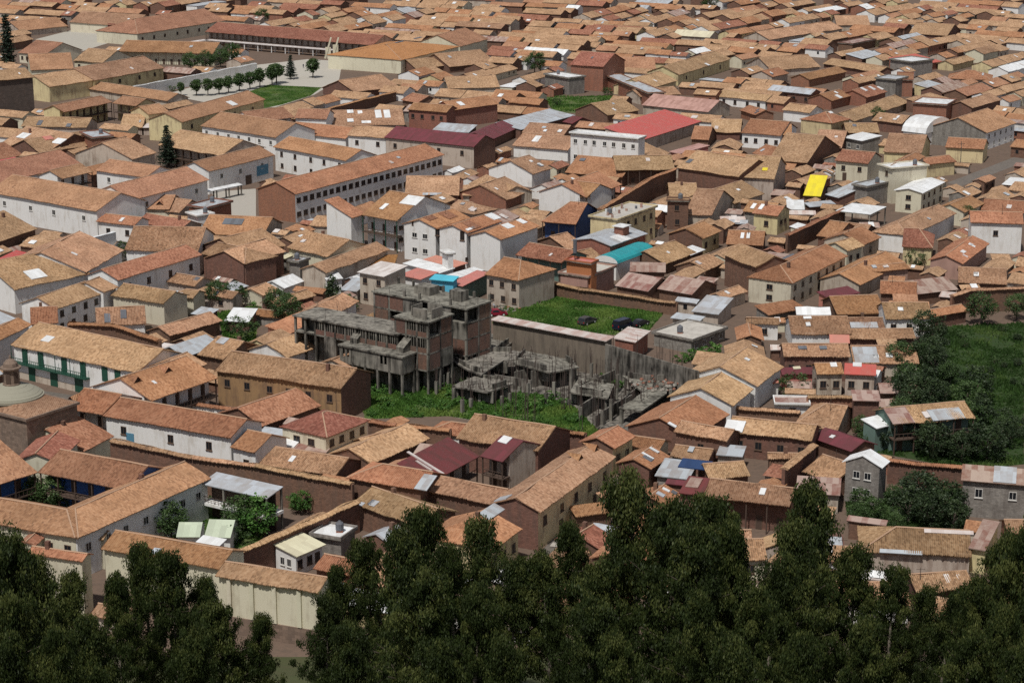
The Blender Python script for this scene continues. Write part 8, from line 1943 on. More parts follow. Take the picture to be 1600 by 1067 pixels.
for hi, (label, *wings) in enumerate(HOUSES):
    w0 = wings[0]; big = w0[6] > 7.4 or len(wings) > 2
    name, cat = NAMES.get(w0[8], 'tiled_house'), 'house'
    low = label.lower()
    for key, nm, ct in (('greenhouse', 'greenhouse', 'greenhouse'), ('canopy', 'canopy', 'canopy'), ('shed', 'shed', 'shed'), ('convent', 'convent', 'convent'), ('church', 'church_tower', 'church'), ('school', 'school_building', 'school'), ('gymnasium', 'gymnasium', 'gymnasium'), ('apartment', 'apartment_block', 'building'), ('hall', 'hall', 'hall'), ('slab', 'terrace_slab', 'terrace'), ('cabin', 'cabin', 'cabin'), ('veranda with', 'veranda', 'veranda'), ('hotel', 'hotel', 'hotel'), ('arcade behind', 'arcade', 'arcade'), ('lean-to', 'lean_to', 'lean-to'), ('awning', 'awning', 'awning'), ('tarpaulin roof', 'tarpaulin_roof', 'tarpaulin roof')):
        if key in low.split(' beside ')[0].split(' behind the ')[0].split(' left of ')[0].split(' right of ')[0].split(' in front ')[0].split(' of the ')[0].split(' below ')[0].split(' to the ')[0]: name, cat = nm, ct; break
    root = thing(name, label, cat, group='tiled houses of the old town' if cat == 'house' else None)
    ROOTS.append(root); RECS.append([wing(root, wg, hi * 1.37 + k * .31) for k, wg in enumerate(wings)])
    # a pane of glass fibre or a sheet let into some of the roofs
    rec = RECS[-1][0]
    if rec['form'] == 'g' and w0[9] in ('t', 'o', 'r') and rng.random() < .33 and rec['L'] > 6:
        for _ in range(rng.choice((1, 1, 2, 3))): PATCHES.append((hi, 0, 'roof', rng.uniform(.15, .85) * rec['L'], rng.uniform(.3, .75) * rec['w'], rng.uniform(.5, 1.3), rng.uniform(.8, 1.8), rng.choice(('W', 'W', 'zd', 'Wp', 'z'))))
    if rec['form'] == 'g' and rec['A'].y < 620 and rng.random() < .3:
        q = rec['A'] + rec['e'] * rec['L'] * rng.uniform(.15, .85) + rec['n'] * rec['w'] * rng.uniform(.7, 1.2); z_ = rec['h'] + rec['w'] * .75 * rec['t']; m = MB()
        if rng.random() < .45: m.box(q, rec['e'], rec['n'], .3, .3, z_ - .6, z_ + 1.2, 'a'); m.build('chimney', root)
        else: m.tube((q.x, q.y, z_ - .5), (q.x, q.y, z_ + rng.uniform(1.5, 3)), .05, .04, 'iron', 5); m.tube((q.x - .6, q.y, z_ + 1.4), (q.x + .6, q.y, z_ + 1.4), .03, .03, 'iron', 4); m.build('aerial', root)
def roof_point(rec, face, u, v):
    d = v if face == 'roof' else rec['D'] - v
    return rec['A'] + rec['e'] * u + rec['n'] * v + Vector((0, 0, rec['h'] + d * rec['t']))
for hi, wi, face, u, v, w, l, mat in PATCHES:
    rec = RECS[hi][wi]; s = 1 if face == 'roof' else -1
    up = (rec['n'] * s + Vector((0, 0, rec['t']))).normalized(); e = rec['e'] * s; nrm = e.cross(up); root = ROOTS[hi]
    c = roof_point(rec, face, u, v); m = MB()
    if mat == 'dormer':
        k = 1.0
        f0, f1 = c - e * .9 - up * .3, c + e * .9 - up * .3; top = c + Vector((0, 0, 1.0)) - up * .2; back = c + up * 2.2 + nrm * .12
        m.face([f0 + nrm * .1, f1 + nrm * .1, top], 'wood'); m.face([f1 - e * -.25 + nrm * .05 - up * .3, back, top + nrm * .12 - up * .4], 'o'); m.face([f0 - e * .25 + nrm * .05 - up * .3, top + nrm * .12 - up * .4, back], 'o'); m.build('dormer', root); continue
    if rec['form'] == 'g':
        lim = min(v, rec['w'] - v) if face == 'roof' else 1.0
        l = min(l, max(.8, 2 * lim / .93))
    q = rng.uniform(-.06, .06)
    a, b = e * (w / 2) + up * q, up * (l / 2) - e * q * .6
    P = [c - a - b, c + a - b, c + a + b, c - a + b]
    m.face([p + nrm * .17 for p in P], mat, [(0, 0), (w, 0), (w, l), (0, l)])
    for i in range(4): m.face([P[i] + nrm * .02, P[(i + 1) % 4] + nrm * .02, P[(i + 1) % 4] + nrm * .17, P[i] + nrm * .17], mat)
    m.build('roof_light' if mat == 'W' and w * l < 8 else 'roof_sheet', root)
for hi, wi, face, u, v, z, w, h in EXTRA_WINDOWS:
    rec = RECS[hi][wi]; e, n = rec['e'], rec['n']; A = rec['A']
    if face == 'front': c, out = A + e * u + n * rec['front'], -n
    elif face == 'left': c, out = A + e * rec['ve'] + n * v, -e
    else: c, out = A + e * (rec['L'] - rec['ve']) + n * v, e
    add_window(ROOTS[hi], c + Vector((0, 0, z)), out, w, h, False)
# far rooftops, too many to tell apart
m = MB()
for k, (form, ax, ay, bx, by, w, h, sl, wall, roof, opts) in enumerate(FAR_ROOFS):
    A = Vector((ax, ay, 0)); B = Vector((bx, by, 0)); e = (B - A).normalized(); n = Vector((-e.y, e.x, 0)); L = (B - A).length; Z = Vector((0, 0, 1)); t = math.tan(R(sl)); D = 2 * w if form == 'g' else w
    j = rng.uniform(0, 40)
    o_ = .4
    A2, B2 = A + e * .25 + n * o_, B - e * .25 + n * o_; C2, D2 = B - e * .25 + n * (D - o_), A + e * .25 + n * (D - o_)
    if form == 'g':
        cs = math.cos(R(sl)); r0, r1 = A + n * w + Z * (h + w * t), B + n * w + Z * (h + w * t)
        for p, q, s_, tt in ((A, B, r1, r0), (B + n * D, A + n * D, r0, r1)):
            rows, uvs = [], []; k_ = max(3, int(L / 2.2))
            for v_ in range(4):
                f_ = v_ / 3; rows.append([p.lerp(q, i / k_).lerp(tt.lerp(s_, i / k_), f_) + Z * (h if f_ < 0 else 0) + Z * (h * (1 - f_)) + Z * nz(p.x * .3 + i, p.y * .3 + v_) * .16 for i in range(k_ + 1)]); uvs.append([(j + L * i / k_, f_ * w / cs) for i in range(k_ + 1)])
            m.grid(rows, roof, uvs)
            e1 = [x - Z * .16 for x in rows[0]]; m.grid([e1, rows[0]], roof, [[(a, -.2) for a, b in uvs[0]], uvs[0]])
        for a_, b_, c_ in ((A2, D2, A + e * .25 + n * w), (C2, B2, B - e * .25 + n * w)): m.face([a_ + Z * -.2, b_ + Z * -.2, b_ + Z * (h + o_ * t - .15), c_ + Z * (h + w * t - .15), a_ + Z * (h + o_ * t - .15)], wall)
        zt = h + o_ * t - .15
    else:
        zt = h - .05; up = Z * (D * t)
        m.face([A + Z * h, B + Z * h, B + n * D + Z * h + up, A + n * D + Z * h + up], roof, [(j, 0), (j + L, 0), (j + L, D), (j, D)])
        for a_, b_ in ((A2, D2), (C2, B2)): 
            za, zb_ = (zt, zt + D * t) if a_ is A2 else (zt + D * t, zt); m.face([a_ - Z * .2, b_ - Z * .2, b_ + Z * (zb_ - .1), a_ + Z * (za - .1)], wall)
    m.face([A2 - Z * .2, B2 - Z * .2, B2 + Z * zt, A2 + Z * zt], wall)
    for i in range(int(L / 4)):
        if rng.random() < .4:
            c = A2 + e * (2 + i * 4) - n * .03 + Z * (h * .55); m.face([c - e * .45 - Z * .55, c + e * .45 - Z * .55, c + e * .45 + Z * .55, c - e * .45 + Z * .55], 'pane')
    if form == 'g' and rng.random() < .25:
        c = A + e * L * rng.uniform(.2, .8) + n * w * .5 + Z * (h + w * .5 * t + .18); up_ = n + Z * t; a_, b_ = e * rng.uniform(.4, 1), up_ * rng.uniform(.5, 1); m.face([c - a_ - b_, c + a_ - b_, c + a_ + b_, c - a_ + b_], rng.choice(('W', 'W', 'z', 'Wp')))
tag(m.build('distant_rooftops'), 'mass of small tiled rooftops filling the far slope and the gaps', 'rooftops', kind='stuff')

# ---------------------------------------------------------------- free-standing walls
for wi, (label, pts, h, wall, cap) in enumerate(WALLS):
    walk = 'walkway' in label
    root = thing('covered_walkway' if walk else 'boundary_wall', label, 'walkway' if walk else 'wall', group=None)
    for k, (p, q) in enumerate(zip(pts, pts[1:])):
        p, q = Vector((*p, 0)), Vector((*q, 0)); e = (q - p).normalized(); n = Vector((-e.y, e.x, 0)); L = (q - p).length; c = (p + q) / 2
        m = MB()
        if walk:
            for i in range(int(L / 7) + 1):
                for v in (-1.2, 1.2):
                    pm_ = MB(); pm_.box(p + e * min(L, i * 7) + n * v, e, n, .15, .15, 0, h - .1, 'w'); pm_.build('post', root)
            m.box(c, e, n, L / 2, 1.7, h - .1, h + .1, cap); m.build('walkway_roof', root); continue
        m.box(c, e, n, L / 2 + .2, .28, -.3, h - .12, wall); m.build('wall', root)
        cw = .75 if cap in TILED else .5
        m = MB(); t_ = .38 if cap in TILED else .1; cs = math.cos(math.atan(t_)); up1 = (n + Vector((0, 0, t_))).normalized(); up2 = (-n + Vector((0, 0, t_))).normalized()
        slope_grid(m, p - n * cw + Vector((0, 0, h - .1)), e, up1, L, cw / cs, lambda u: 1.0, cap, p.y < 470 and cap in TILED, wi + k * .2, 1.4)
        slope_grid(m, q + n * cw + Vector((0, 0, h - .1)), -e, up2, L, cw / cs, lambda u: 1.0, cap, p.y < 470 and cap in TILED, wi + k * .2 + 5, 1.4)
        for x in (p, q): m.face([x - n * cw + Vector((0, 0, h - .26)), x + n * cw + Vector((0, 0, h - .26)), x + n * cw + Vector((0, 0, h - .1)), x + Vector((0, 0, h - .1 + cw * t_)), x - n * cw + Vector((0, 0, h - .1))], cap)
        m.build('coping', root)

# ---------------------------------------------------------------- unfinished concrete building
site = thing('unfinished_building', 'large unfinished grey concrete and brick frame with open storeys and rebar', 'building')
def frame_block(key, cfg):
    ax, ay, bx, by, D, levels = FRAMES[key]; A = Vector((ax, ay, 0)); B = Vector((bx, by, 0)); e = (B - A).normalized(); n = Vector((-e.y, e.x, 0)); L = (B - A).length
    P = lambda u, v: A + e * u + n * v
    for i, z in enumerate(levels):
        m = MB(); s = .25 if i == 0 else 0
        c = P(L / 2, D / 2); m.box(c, e, n, L / 2 + s, D / 2 + s, z - .3, z, 'conc', 'conc_w'); m.build('slab', site)
    nx, ny = cfg['nx'], cfg['ny']; top = levels[0]
    for i in range(nx + 1):
        for j in range(ny + 1):
            if 0 < i < nx and 0 < j < ny: continue
            m = MB(); c = P(.2 + (L - .4) * i / nx, .2 + (D - .4) * j / ny); m.box(c, e, n, .2, .2, 0, top - .02 + cfg.get('stub', 0) * (rng.random() < .5), 'conc'); o = m.build('column', site)
            if rng.random() < cfg.get('rebar', .3):
                r_ = MB()
                for q in range(3): r_.tube((c.x + rng.uniform(-.15, .15), c.y + rng.uniform(-.15, .15), top), (c.x + rng.uniform(-.3, .3), c.y + rng.uniform(-.3, .3), top + rng.uniform(.8, 2.2)), .025, .02, 'iron', 4)
                r_.build('rebar', o)
    for face, kinds in cfg['panels'].items():
        k = nx if face in ('front', 'back') else ny; LL = L if face in ('front', 'back') else D
        d = e if face in ('front', 'back') else n; q0 = {'front': P(0, .11), 'back': P(0, D - .11), 'right': P(L - .11, 0), 'left': P(.11, 0)}[face]; nn2 = n if face in ('front', 'back') else e
        for li in range(len(levels)):
            z1 = levels[li] - .3; z0 = levels[li + 1] if li + 1 < len(levels) else 0
            for i in range(k):
                kd = kinds[li][i % len(kinds[li])] if li < len(kinds) else '.'
                if kd == '.': continue
                bw = LL / k; c = q0 + d * (bw * (i + .5)); hw = bw / 2 - .22
                m = MB()
                if kd in 'KC': m.box(c, d, nn2, hw, .09, z0, z1, 'kd' if kd == 'K' else ('conc_w' if key == 'terrace' else 'conc')); m.build('brick_panel' if kd == 'K' else 'concrete_panel', site)
                elif kd == 'k': m.box(c, d, nn2, hw, .09, z0, z0 + (z1 - z0) * .42, 'kd'); m.build('brick_panel', site)
                elif kd == 'w':      # two window openings in a concrete panel
                    for a0, a1 in ((-1, -.62), (-.12, .12), (.62, 1)): m.box(c + d * (hw * (a0 + a1) / 2), d, nn2, hw * (a1 - a0) / 2, .09, z0, z1, 'conc_w')
                    for a0, a1 in ((-.62, -.12), (.12, .62)):
                        m.box(c + d * (hw * (a0 + a1) / 2), d, nn2, hw * (a1 - a0) / 2, .088, z0, z0 + 1.0, 'conc_w'); m.box(c + d * (hw * (a0 + a1) / 2), d, nn2, hw * (a1 - a0) / 2, .088, z1 - .3, z1, 'conc_w')
                    m.build('concrete_panel', site)
                elif kd == 'm':      # low brick sill and a mullion
                    m.box(c, d, nn2, hw, .09, z0, z0 + .9, 'kd'); m.build('brick_panel', site); m2 = MB()
                    for q in (-.5, 0, .5): m2.box(c + d * (hw * q), d, nn2, .09, .09, z0 + .9, z1, 'conc'); 
                    m2.build('mullion', site)
    return A, e, n, L, D
def core(A, e, n, L, D, inset, z1):
    """a stair and service core closes the view through the open floors"""
    m = MB(); m.box(A + e * L / 2 + n * (D * .62), e, n, L / 2 - inset, D * .16, 0, z1, 'conc'); m.build('core_wall', site)
fr = frame_block('rear', dict(nx=6, ny=2, stub=1.2, rebar=.6, panels={'front': ['KKC.C.', 'KkCm.C', 'KKCkCK'], 'right': ['.K', 'KK', 'KK', '.K'], 'left': ['KKK', 'KKK', 'KKK']})); core(*fr, 1.2, 13.6)
m = MB(); A, e, n, L, D = fr; m.box(A + e * L * .42 + n * D * .6, e, n, 1.9, 1.5, 14, 15.6, 'conc_w'); m.build('stair_bulkhead', site)
m = MB(); m.box(A + e * L * .78 + n * D * .55, e, n, 1.4, 1.2, 14, 16.0, 'conc'); m.build('tank_room', site)
fr = frame_block('front', dict(nx=3, ny=2, rebar=.4, panels={'front': ['Kmm', 'kmm', 'KmK'], 'right': ['.K', 'KK', 'KC', '..'], 'left': ['KCK', 'KKK']})); core(*fr, .9, 13.6)
A, e, n, L, D = fr; m = MB()
for u, v, du, dv in ((.3, .5, .12, 1.6), (.62, .2, 1.6, .12), (.9, .5, .12, 1.6), (.62, .8, 1.6, .12)): m.box(A + e * L * u + n * D * v, e, n, du, dv, 14.001, 15.8, 'conc_w')
m.build('parapet_box', site)
fr = frame_block('wing', dict(nx=10, ny=3, rebar=.2, panels={'front': ['..mmmmmmmm', '...C......'], 'left': ['.C.', 'CCC']})); core(*fr, .8, 10.6)
fr = frame_block('terrace', dict(nx=5, ny=2, rebar=.1, panels={'front': ['wCCwC', '.....'], 'right': ['C..', '...']})); core(*fr, .8, 7.6)
A, e, n, L, D = fr
for u in (.12, .86):       # sloping stair hoods on the terrace
    m = MB(); q = A + e * L * u + n * D * .5; a, b = q - n * 1.6, q + n * 1.6
    for s in (-.8, .8):
        m.face([a + e * s + Vector((0, 0, 8)), b + e * s + Vector((0, 0, 8)), b + e * s + Vector((0, 0, 10.6)), a + e * s + Vector((0, 0, 8.9))], 'conc')
    m.face([a - e * .9 + Vector((0, 0, 8.95)), a + e * .9 + Vector((0, 0, 8.95)), b + e * .9 + Vector((0, 0, 10.7)), b - e * .9 + Vector((0, 0, 10.7))], 'conc_w'); m.face([a - e * .8 + Vector((0, 0, 8)), a + e * .8 + Vector((0, 0, 8)), a + e * .8 + Vector((0, 0, 8.9)), a - e * .8 + Vector((0, 0, 8.9))], 'conc'); m.build('stair_hood', site)
ruin = thing('foundation_ruin', 'abandoned concrete foundations with broken slabs, stub columns and bare rebar', 'ruin')
for nm, z, poly in SLABS:
    m = MB(); m.prism(poly, z - .3, z, 'conc', 'conc_w'); m.build('slab', ruin)
    for (x, y) in poly[::2]:
        cx = sum(p[0] for p in poly) / len(poly); cy = sum(p[1] for p in poly) / len(poly); x, y = x * .85 + cx * .15, y * .85 + cy * .15
        m = MB(); m.box((x, y), (1, 0), (0, 1), .2, .2, 0, z - .3, 'conc'); m.build('column', ruin)
    for _ in range(3):
        x, y = rng.choice(poly); m = MB(); m.box((x * .7 + cx * .3, y * .7 + cy * .3), (.83, -.55), (.55, .83), rng.uniform(1, 2.5), .12, z - 2.4, z - .31, 'conc'); m.build('retaining_panel', ruin)
for nm, z, poly in SLABS:      # loose starter bars and low upstands on the slabs
    cx = sum(p[0] for p in poly) / len(poly); cy = sum(p[1] for p in poly) / len(poly)
    for k in range(7):
        a = rng.randrange(len(poly)); f = rng.random(); q = Vector(poly[a]).lerp(Vector(poly[(a + 1) % len(poly)]), f).lerp(Vector((cx, cy)), rng.uniform(.05, .6)); m = MB()
        for _ in range(3): m.tube((q.x + rng.uniform(-.3, .3), q.y + rng.uniform(-.3, .3), z), (q.x + rng.uniform(-.5, .5), q.y + rng.uniform(-.5, .5), z + rng.uniform(1, 2.6)), .05, .04, 'iron', 4)
        m.build('rebar', ruin)
    for k in range(3):
        a = rng.randrange(len(poly)); p_, q_ = Vector(poly[a]).lerp(Vector((cx, cy)), .08), Vector(poly[(a + 1) % len(poly)]).lerp(Vector((cx, cy)), .08); e = (q_ - p_).normalized(); m = MB(); m.box((p_ + q_) / 2, e, Vector((-e.y, e.x)), (q_ - p_).length * rng.uniform(.2, .45), .14, z + .001, z + rng.uniform(.4, 1.3), 'conc'); m.build('upstand', ruin)
for x, y, h in COLUMNS:
    m = MB(); a = rng.uniform(-.7, -.4); m.box((x, y), (math.cos(a), math.sin(a)), (-math.sin(a), math.cos(a)), .27, .27, 0, h, 'conc_w'); o = m.build('column', ruin)
    r_ = MB()
    for q in range(5): dx, dy = rng.uniform(-.22, .22), rng.uniform(-.22, .22); r_.tube((x + dx, y + dy, h), (x + dx + rng.uniform(-.25, .25), y + dy + rng.uniform(-.25, .25), h + rng.uniform(1.5, 3.6)), .05, .04, 'iron', 4)
    r_.build('rebar', o)
pit = AREAS['pit']
for k in range(110):       # bundles of starter bars
    for _ in range(30):
        x, y = rng.uniform(-10, 34), rng.uniform(338, 392)
        if inside(x, y, pit): break
    else: continue
    m = MB()
    for q in range(rng.choice((2, 3, 4))): dx, dy = rng.uniform(-.35, .35), rng.uniform(-.35, .35); m.tube((x + dx, y + dy, 0), (x + dx + rng.uniform(-.15, .15), y + dy + rng.uniform(-.15, .15), rng.uniform(3.5, 7.2)), .05, .04, 'iron', 4)
    m.build('rebar', ruin)
sr = WALL_BEAM
for (p, q, h0, h1) in sr:
    m = MB(); p_, q_ = Vector((*p, 0)), Vector((*q, 0)); e = (q_ - p_).normalized(); n = Vector((-e.y, e.x, 0)); m.box((p_ + q_) / 2, e, n, (q_ - p_).length / 2, .15, h0, h1, 'conc'); m.build('retaining_panel', ruin)
# ---------------------------------------------------------------- stone church with dome
ch = thing('domed_church', 'brown stone church with a low pale dome and small lantern at the left edge', 'church')
ax, ay, bx, by, D = CHURCH; A = Vector((ax, ay, 0)); B = Vector((bx, by, 0)); e = (B - A).normalized(); n = Vector((-e.y, e.x, 0)); L = (B - A).length; c = (A + B) / 2 + n * D / 2
D = max(D, 11.0); c = (A + B) / 2 + n * D / 2
m = MB(); m.box(c, e, n, L / 2, D / 2, -.3, 10.2, 's2'); m.build('wall', ch)
m = MB(); m.box(c, e, n, L / 2 + .35, D / 2 + .35, 10.2, 10.6, 's2'); m.build('cornice', ch)
m = MB(); q = [(c + e * (L / 2 * a) + n * (D / 2 * b)) for a, b in ((-1, -1), (1, -1), (1, 1), (-1, 1))]; dc = Vector((*POINTS['dome'], 0)); r_ = 4.9
for i in range(4):
    a_, b_ = q[i], q[(i + 1) % 4]; t0, t1 = a_.lerp(dc, .42), b_.lerp(dc, .42); m.face([a_ + Vector((0, 0, 10.6)), b_ + Vector((0, 0, 10.6)), t1 + Vector((0, 0, 11.5)), t0 + Vector((0, 0, 11.5))], 't')
m.face([a_.lerp(dc, .42) + Vector((0, 0, 11.5)) for a_ in q], 't'); m.build('shoulder_roof', ch)
m = MB(); m.lathe(dc, [(r_ + .25, 11.3), (r_ + .25, 11.75), (r_, 11.8), (r_ * .99, 12.0), (r_ * .9, 12.25), (r_ * .89, 12.32), (r_ * .72, 12.75), (r_ * .71, 12.82), (r_ * .5, 13.2), (r_ * .49, 13.27), (r_ * .2, 13.6), (.01, 13.65)], 'copper', 36); m.build('dome', ch)
lan = MB(); lan.lathe(dc, [(1.5, 13.3), (1.5, 13.7), (1.3, 13.75), (1.3, 16.1), (1.75, 16.2), (1.75, 16.45), (1.25, 16.5), (1.15, 17.1), (.7, 17.6), (.25, 17.8), (.2, 18.2), (.01, 18.5)], 's2', 12); lo = lan.build('lantern', ch)
for k in range(6):
    a = k * math.pi / 3 + .35; m = MB(); d = Vector((math.cos(a), math.sin(a), 0)); s = Vector((-d.y, d.x, 0)); p = dc + d * 1.29
    m.face([p + s * x + d * .04 + Vector((0, 0, z)) for x, z in ((-.38, 13.9), (.38, 13.9), (.38, 15.3), (.2, 15.7), (-.2, 15.7), (-.38, 15.3))], 'wood'); m.build('arch_opening', lo)
# ---------------------------------------------------------------- green balcony and doors of the colonial house
hi = next(i for i, h in enumerate(HOUSES) if 'green balcony' in h[0] and 'colonial' in h[0]); rec = RECS[hi][0]; root = ROOTS[hi]; A, e, n = rec['A'], rec['e'], rec['n']; fr_ = rec['front']; L = rec['L']; P = lambda u, v, z: A + e * u + n * v + Vector((0, 0, z))
b0, b1 = .02 * L, .62 * L
m = MB(); m.box(P((b0 + b1) / 2, fr_ - .55, 0), e, n, (b1 - b0) / 2, .55, 3.1, 3.35, 'green'); bal = m.build('balcony', root)
m = MB(); m.box(P((b0 + b1) / 2, fr_ - 1.05, 0), e, n, (b1 - b0) / 2, .04, 4.2, 4.3, 'green')
for i in range(int((b1 - b0) / .5)): m.box(P(b0 + .1 + i * .5, fr_ - 1.05, 0), e, n, .03, .03, 3.35, 4.2, 'green')
for i in range(6): m.box(P(b0 + .06 + (b1 - b0 - .12) * i / 5, fr_ - 1.05, 0), e, n, .05, .05, 3.35, 6.55, 'green')
m.build('railing', bal)
gd = MB(); gd.prism([(-.5, -.08), (.5, -.08), (.5, 0), (-.5, 0)], 0, 1, 'green'); gd.prism([(-.42, -.1), (.42, -.1), (.42, -.082), (-.42, -.082)], .02, .95, 'green'); GDOOR = gd.mesh('door')
for u in (.1, .23, .42, .57, .74, .84):
    o = link('door', GDOOR, root); o.location = P(u * L, fr_, 3.36); o.rotation_euler = (0, 0, math.atan2(e.y, e.x)); o.scale = (1.5, 1, 2.7)
for u, w in ((.15, 1.8), (.33, 2.0), (.53, 2.2)):
    o = link('door', GDOOR, root); o.location = P(u * L, fr_, 0); o.rotation_euler = (0, 0, math.atan2(e.y, e.x)); o.scale = (w, 1, 2.7)
m = MB(); m.box(P(L * .5, fr_ - .03, 0), e, n, L * .49, .03, 0, 1.3, 'b'); m.build('plinth', root)
def on_front(key, wi=0):
    i = next(i for i, h in enumerate(HOUSES) if key in h[0]); rec = RECS[i][wi]; A, e, n = rec['A'], rec['e'], rec['n']; return ROOTS[i], (lambda u, v, z: A + e * (u * rec['L']) + n * (rec['front'] + v) + Vector((0, 0, z))), e, n, rec
def text_on(root, body, P0, e, size, mat, name='lettering'):
    cu = bpy.data.curves.new(name, 'FONT'); cu.body = body; cu.size = size; cu.extrude = .01; cu.align_x = 'CENTER'; o = bpy.data.objects.new(name, cu); col.objects.link(o)
    dg = bpy.context.evaluated_depsgraph_get(); me = bpy.data.meshes.new_from_object(o.evaluated_get(dg)); bpy.data.objects.remove(o); me.materials.clear(); me.materials.append(MATS[mat])
    o = link(name, me, root); o.location = P0; o.rotation_euler = (math.pi / 2, 0, math.atan2(e.y, e.x)); return o
root, P, e, n, rec = on_front('cream hall with a maroon sign')
m = MB(); c = P(.66, -.06, 0); m.box(c, e, n, 2.0, .05, 1.6, 4.7, 'sign'); sg = m.build('sign', root)
text_on(sg, 'Molino', P(.66, -.13, 2.6), e, 1.15, 'frame_w')
root, P, e, n, rec = on_front('dark arch and mural')
m = MB(); m.box(P(.82, -.05, 0), e, n, 2.6, .04, 1.6, 4.4, 'mural'); m.build('mural', root)
m = MB(); m.box(P(.6, -.05, 0), e, n, 1.3, .05, 0, 2.6, 'wood'); m.build('door', root)
root, P, e, n, rec = on_front('orange-tiled courtyard house with three', 2)
m = MB(); m.box(P(.2, -.05, 0), e, n, .8, .04, 2.1, 4.0, 'mural'); m.build('poster', root)
root, P, e, n, rec = on_front('tan-tiled cream building with stained pilasters')
for u in (.12, .34, .56, .8): m = MB(); m.box(P(u, -.14, 0), e, n, .3, .14, 2.5, 7.7, 'c'); m.build('pilaster', root)
for key in ('tan-tiled cream building with stained pilasters', 'long orange-tiled cream building'):
    root, P, e, n, rec = on_front(key); m = MB(); m.box(P(.5, -.09, 0), e, n, rec['L'] / 2 - .32, .09, -.2, 2.4, 's2'); m.build('stone_plinth', root)
# ---------------------------------------------------------------- vehicles
def car(name, label, xy, ang, length, width, height, mat, cat, van=False, suv=False):
    r = thing(name, label, cat, (*xy, 0)); r.rotation_euler = (0, 0, ang); l, w, h = length / 2, width / 2, height
    if van: prof = [(-l, .35), (-l, h * .62), (-l + .12, h - .06), (-l + .3, h), (l - 1.0, h), (l - .75, h - .1), (l - .3, h * .55), (l, h * .48), (l, .35)]
    elif suv: prof = [(-l, .4), (-l, h * .55), (-l + .15, h * .6), (-l + .4, h - .05), (-l + .7, h), (l * .05, h), (l * .42, h * .64), (l * .92, h * .56), (l, h * .45), (l, .4)]
    else: prof = [(-l, .3), (-l, h * .6), (-l + .65, h * .66), (-l + 1.25, h), (l * .1, h), (l * .5, h * .66), (l * .95, h * .56), (l, h * .4), (l, .3)]
    m = MB(); ins = lambda z: w * (1 - .16 * max(0, (z - h * .6) / (h * .4)))
    n_ = len(prof)
    for s in (-1, 1): pts = [(x, s * ins(z), z) for x, z in prof]; m.face(pts if s < 0 else pts[::-1], mat)
    for i in range(n_):
        (x0, z0), (x1, z1) = prof[i], prof[(i + 1) % n_]; m.face([(x0, ins(z0), z0), (x1, ins(z1), z1), (x1, -ins(z1), z1), (x0, -ins(z0), z0)], mat)
    m.build('body', r)
    top = [p for p in prof if p[1] > h - .12]; xa, xb = min(p[0] for p in top), max(p[0] for p in top)
    for s in (-1, 1):
        m = MB(); zz = ((xa - .25, h * .64), (xb + (.3 if not van else .15), h * .64), (xb - .05, h * .93), (xa + .1, h * .93)); m.face([(x, s * (ins(z) + .012), z) for x, z in zz][::s], 'pane'); m.build('side_window', r)
    for k, (x0, z0), (x1, z1) in (('rear_window', next(((prof[i]) for i in range(n_) if prof[i][1] > h * .52)), top[0]), ('windscreen', top[-1], next(prof[i] for i in range(n_ - 1, 0, -1) if prof[i][1] > h * .54 and prof[i][0] > top[-1][0]))):
        m = MB(); a0, a1 = .15, .85; q0 = (x0 + (x1 - x0) * a0, z0 + (z1 - z0) * a0); q1 = (x0 + (x1 - x0) * a1, z0 + (z1 - z0) * a1); d = Vector((-(q1[1] - q0[1]), 0, q1[0] - q0[0])).normalized() * .015
        m.face([(q0[0] + d.x, -ins(q0[1]) * .88, q0[1] + d.z), (q0[0] + d.x, ins(q0[1]) * .88, q0[1] + d.z), (q1[0] + d.x, ins(q1[1]) * .88, q1[1] + d.z), (q1[0] + d.x, -ins(q1[1]) * .88, q1[1] + d.z)], 'pane'); m.build(k, r)
    for x in (-l * .6, l * .62):
        for s in (-1, 1):
            m = MB(); m.tube((x, s * (w - .2), .34), (x, s * (w + .01), .34), .34, .34, 'black', 14); wh = m.build('wheel', r); m = MB(); m.tube((x, s * (w - .1), .34), (x, s * (w + .025), .34), .2, .19, 'chrome', 10); m.build('rim', wh)
    for s in (-1, 1):
        m = MB(); m.box((l + .005, s * w * .72), (1, 0), (0, 1), .02, .17, h * .36, h * .46, 'chrome'); m.build('headlight', r)
        m = MB(); m.box((-l - .005, s * w * .8), (1, 0), (0, 1), .02, .12, h * .4, h * .55, 'redlamp'); m.build('tail_light', r)
    for x in (-l - .04, l + .04): m = MB(); m.box((x, 0), (1, 0), (0, 1), .07, w * .95, .36, .52, 'black' if mat != 'car_white' else mat); m.build('bumper', r)
    return r
car('parked_suv', 'dark grey estate car parked on the grass lot, leftmost of three', POINTS['suv'], R(52), 4.6, 1.85, 1.7, 'car_silver', 'car', suv=True)
car('parked_van', 'tall navy van parked on the grass lot between two cars', POINTS['van'], R(50), 4.7, 1.85, 2.2, 'car_navy', 'van', van=True)
car('parked_car', 'dark saloon car parked on the grass lot, rightmost of three', POINTS['car_dark'], R(50), 4.4, 1.75, 1.45, 'car_black', 'car')
car('parked_car', 'dark red car half hidden at the left end of the grass lot', POINTS['car_red'], R(10), 4.3, 1.75, 1.45, 'car_red', 'car')
car('parked_car', 'white car in the street between the front trees', POINTS['car_white'], R(-118), 4.2, 1.7, 1.45, 'car_white', 'car')
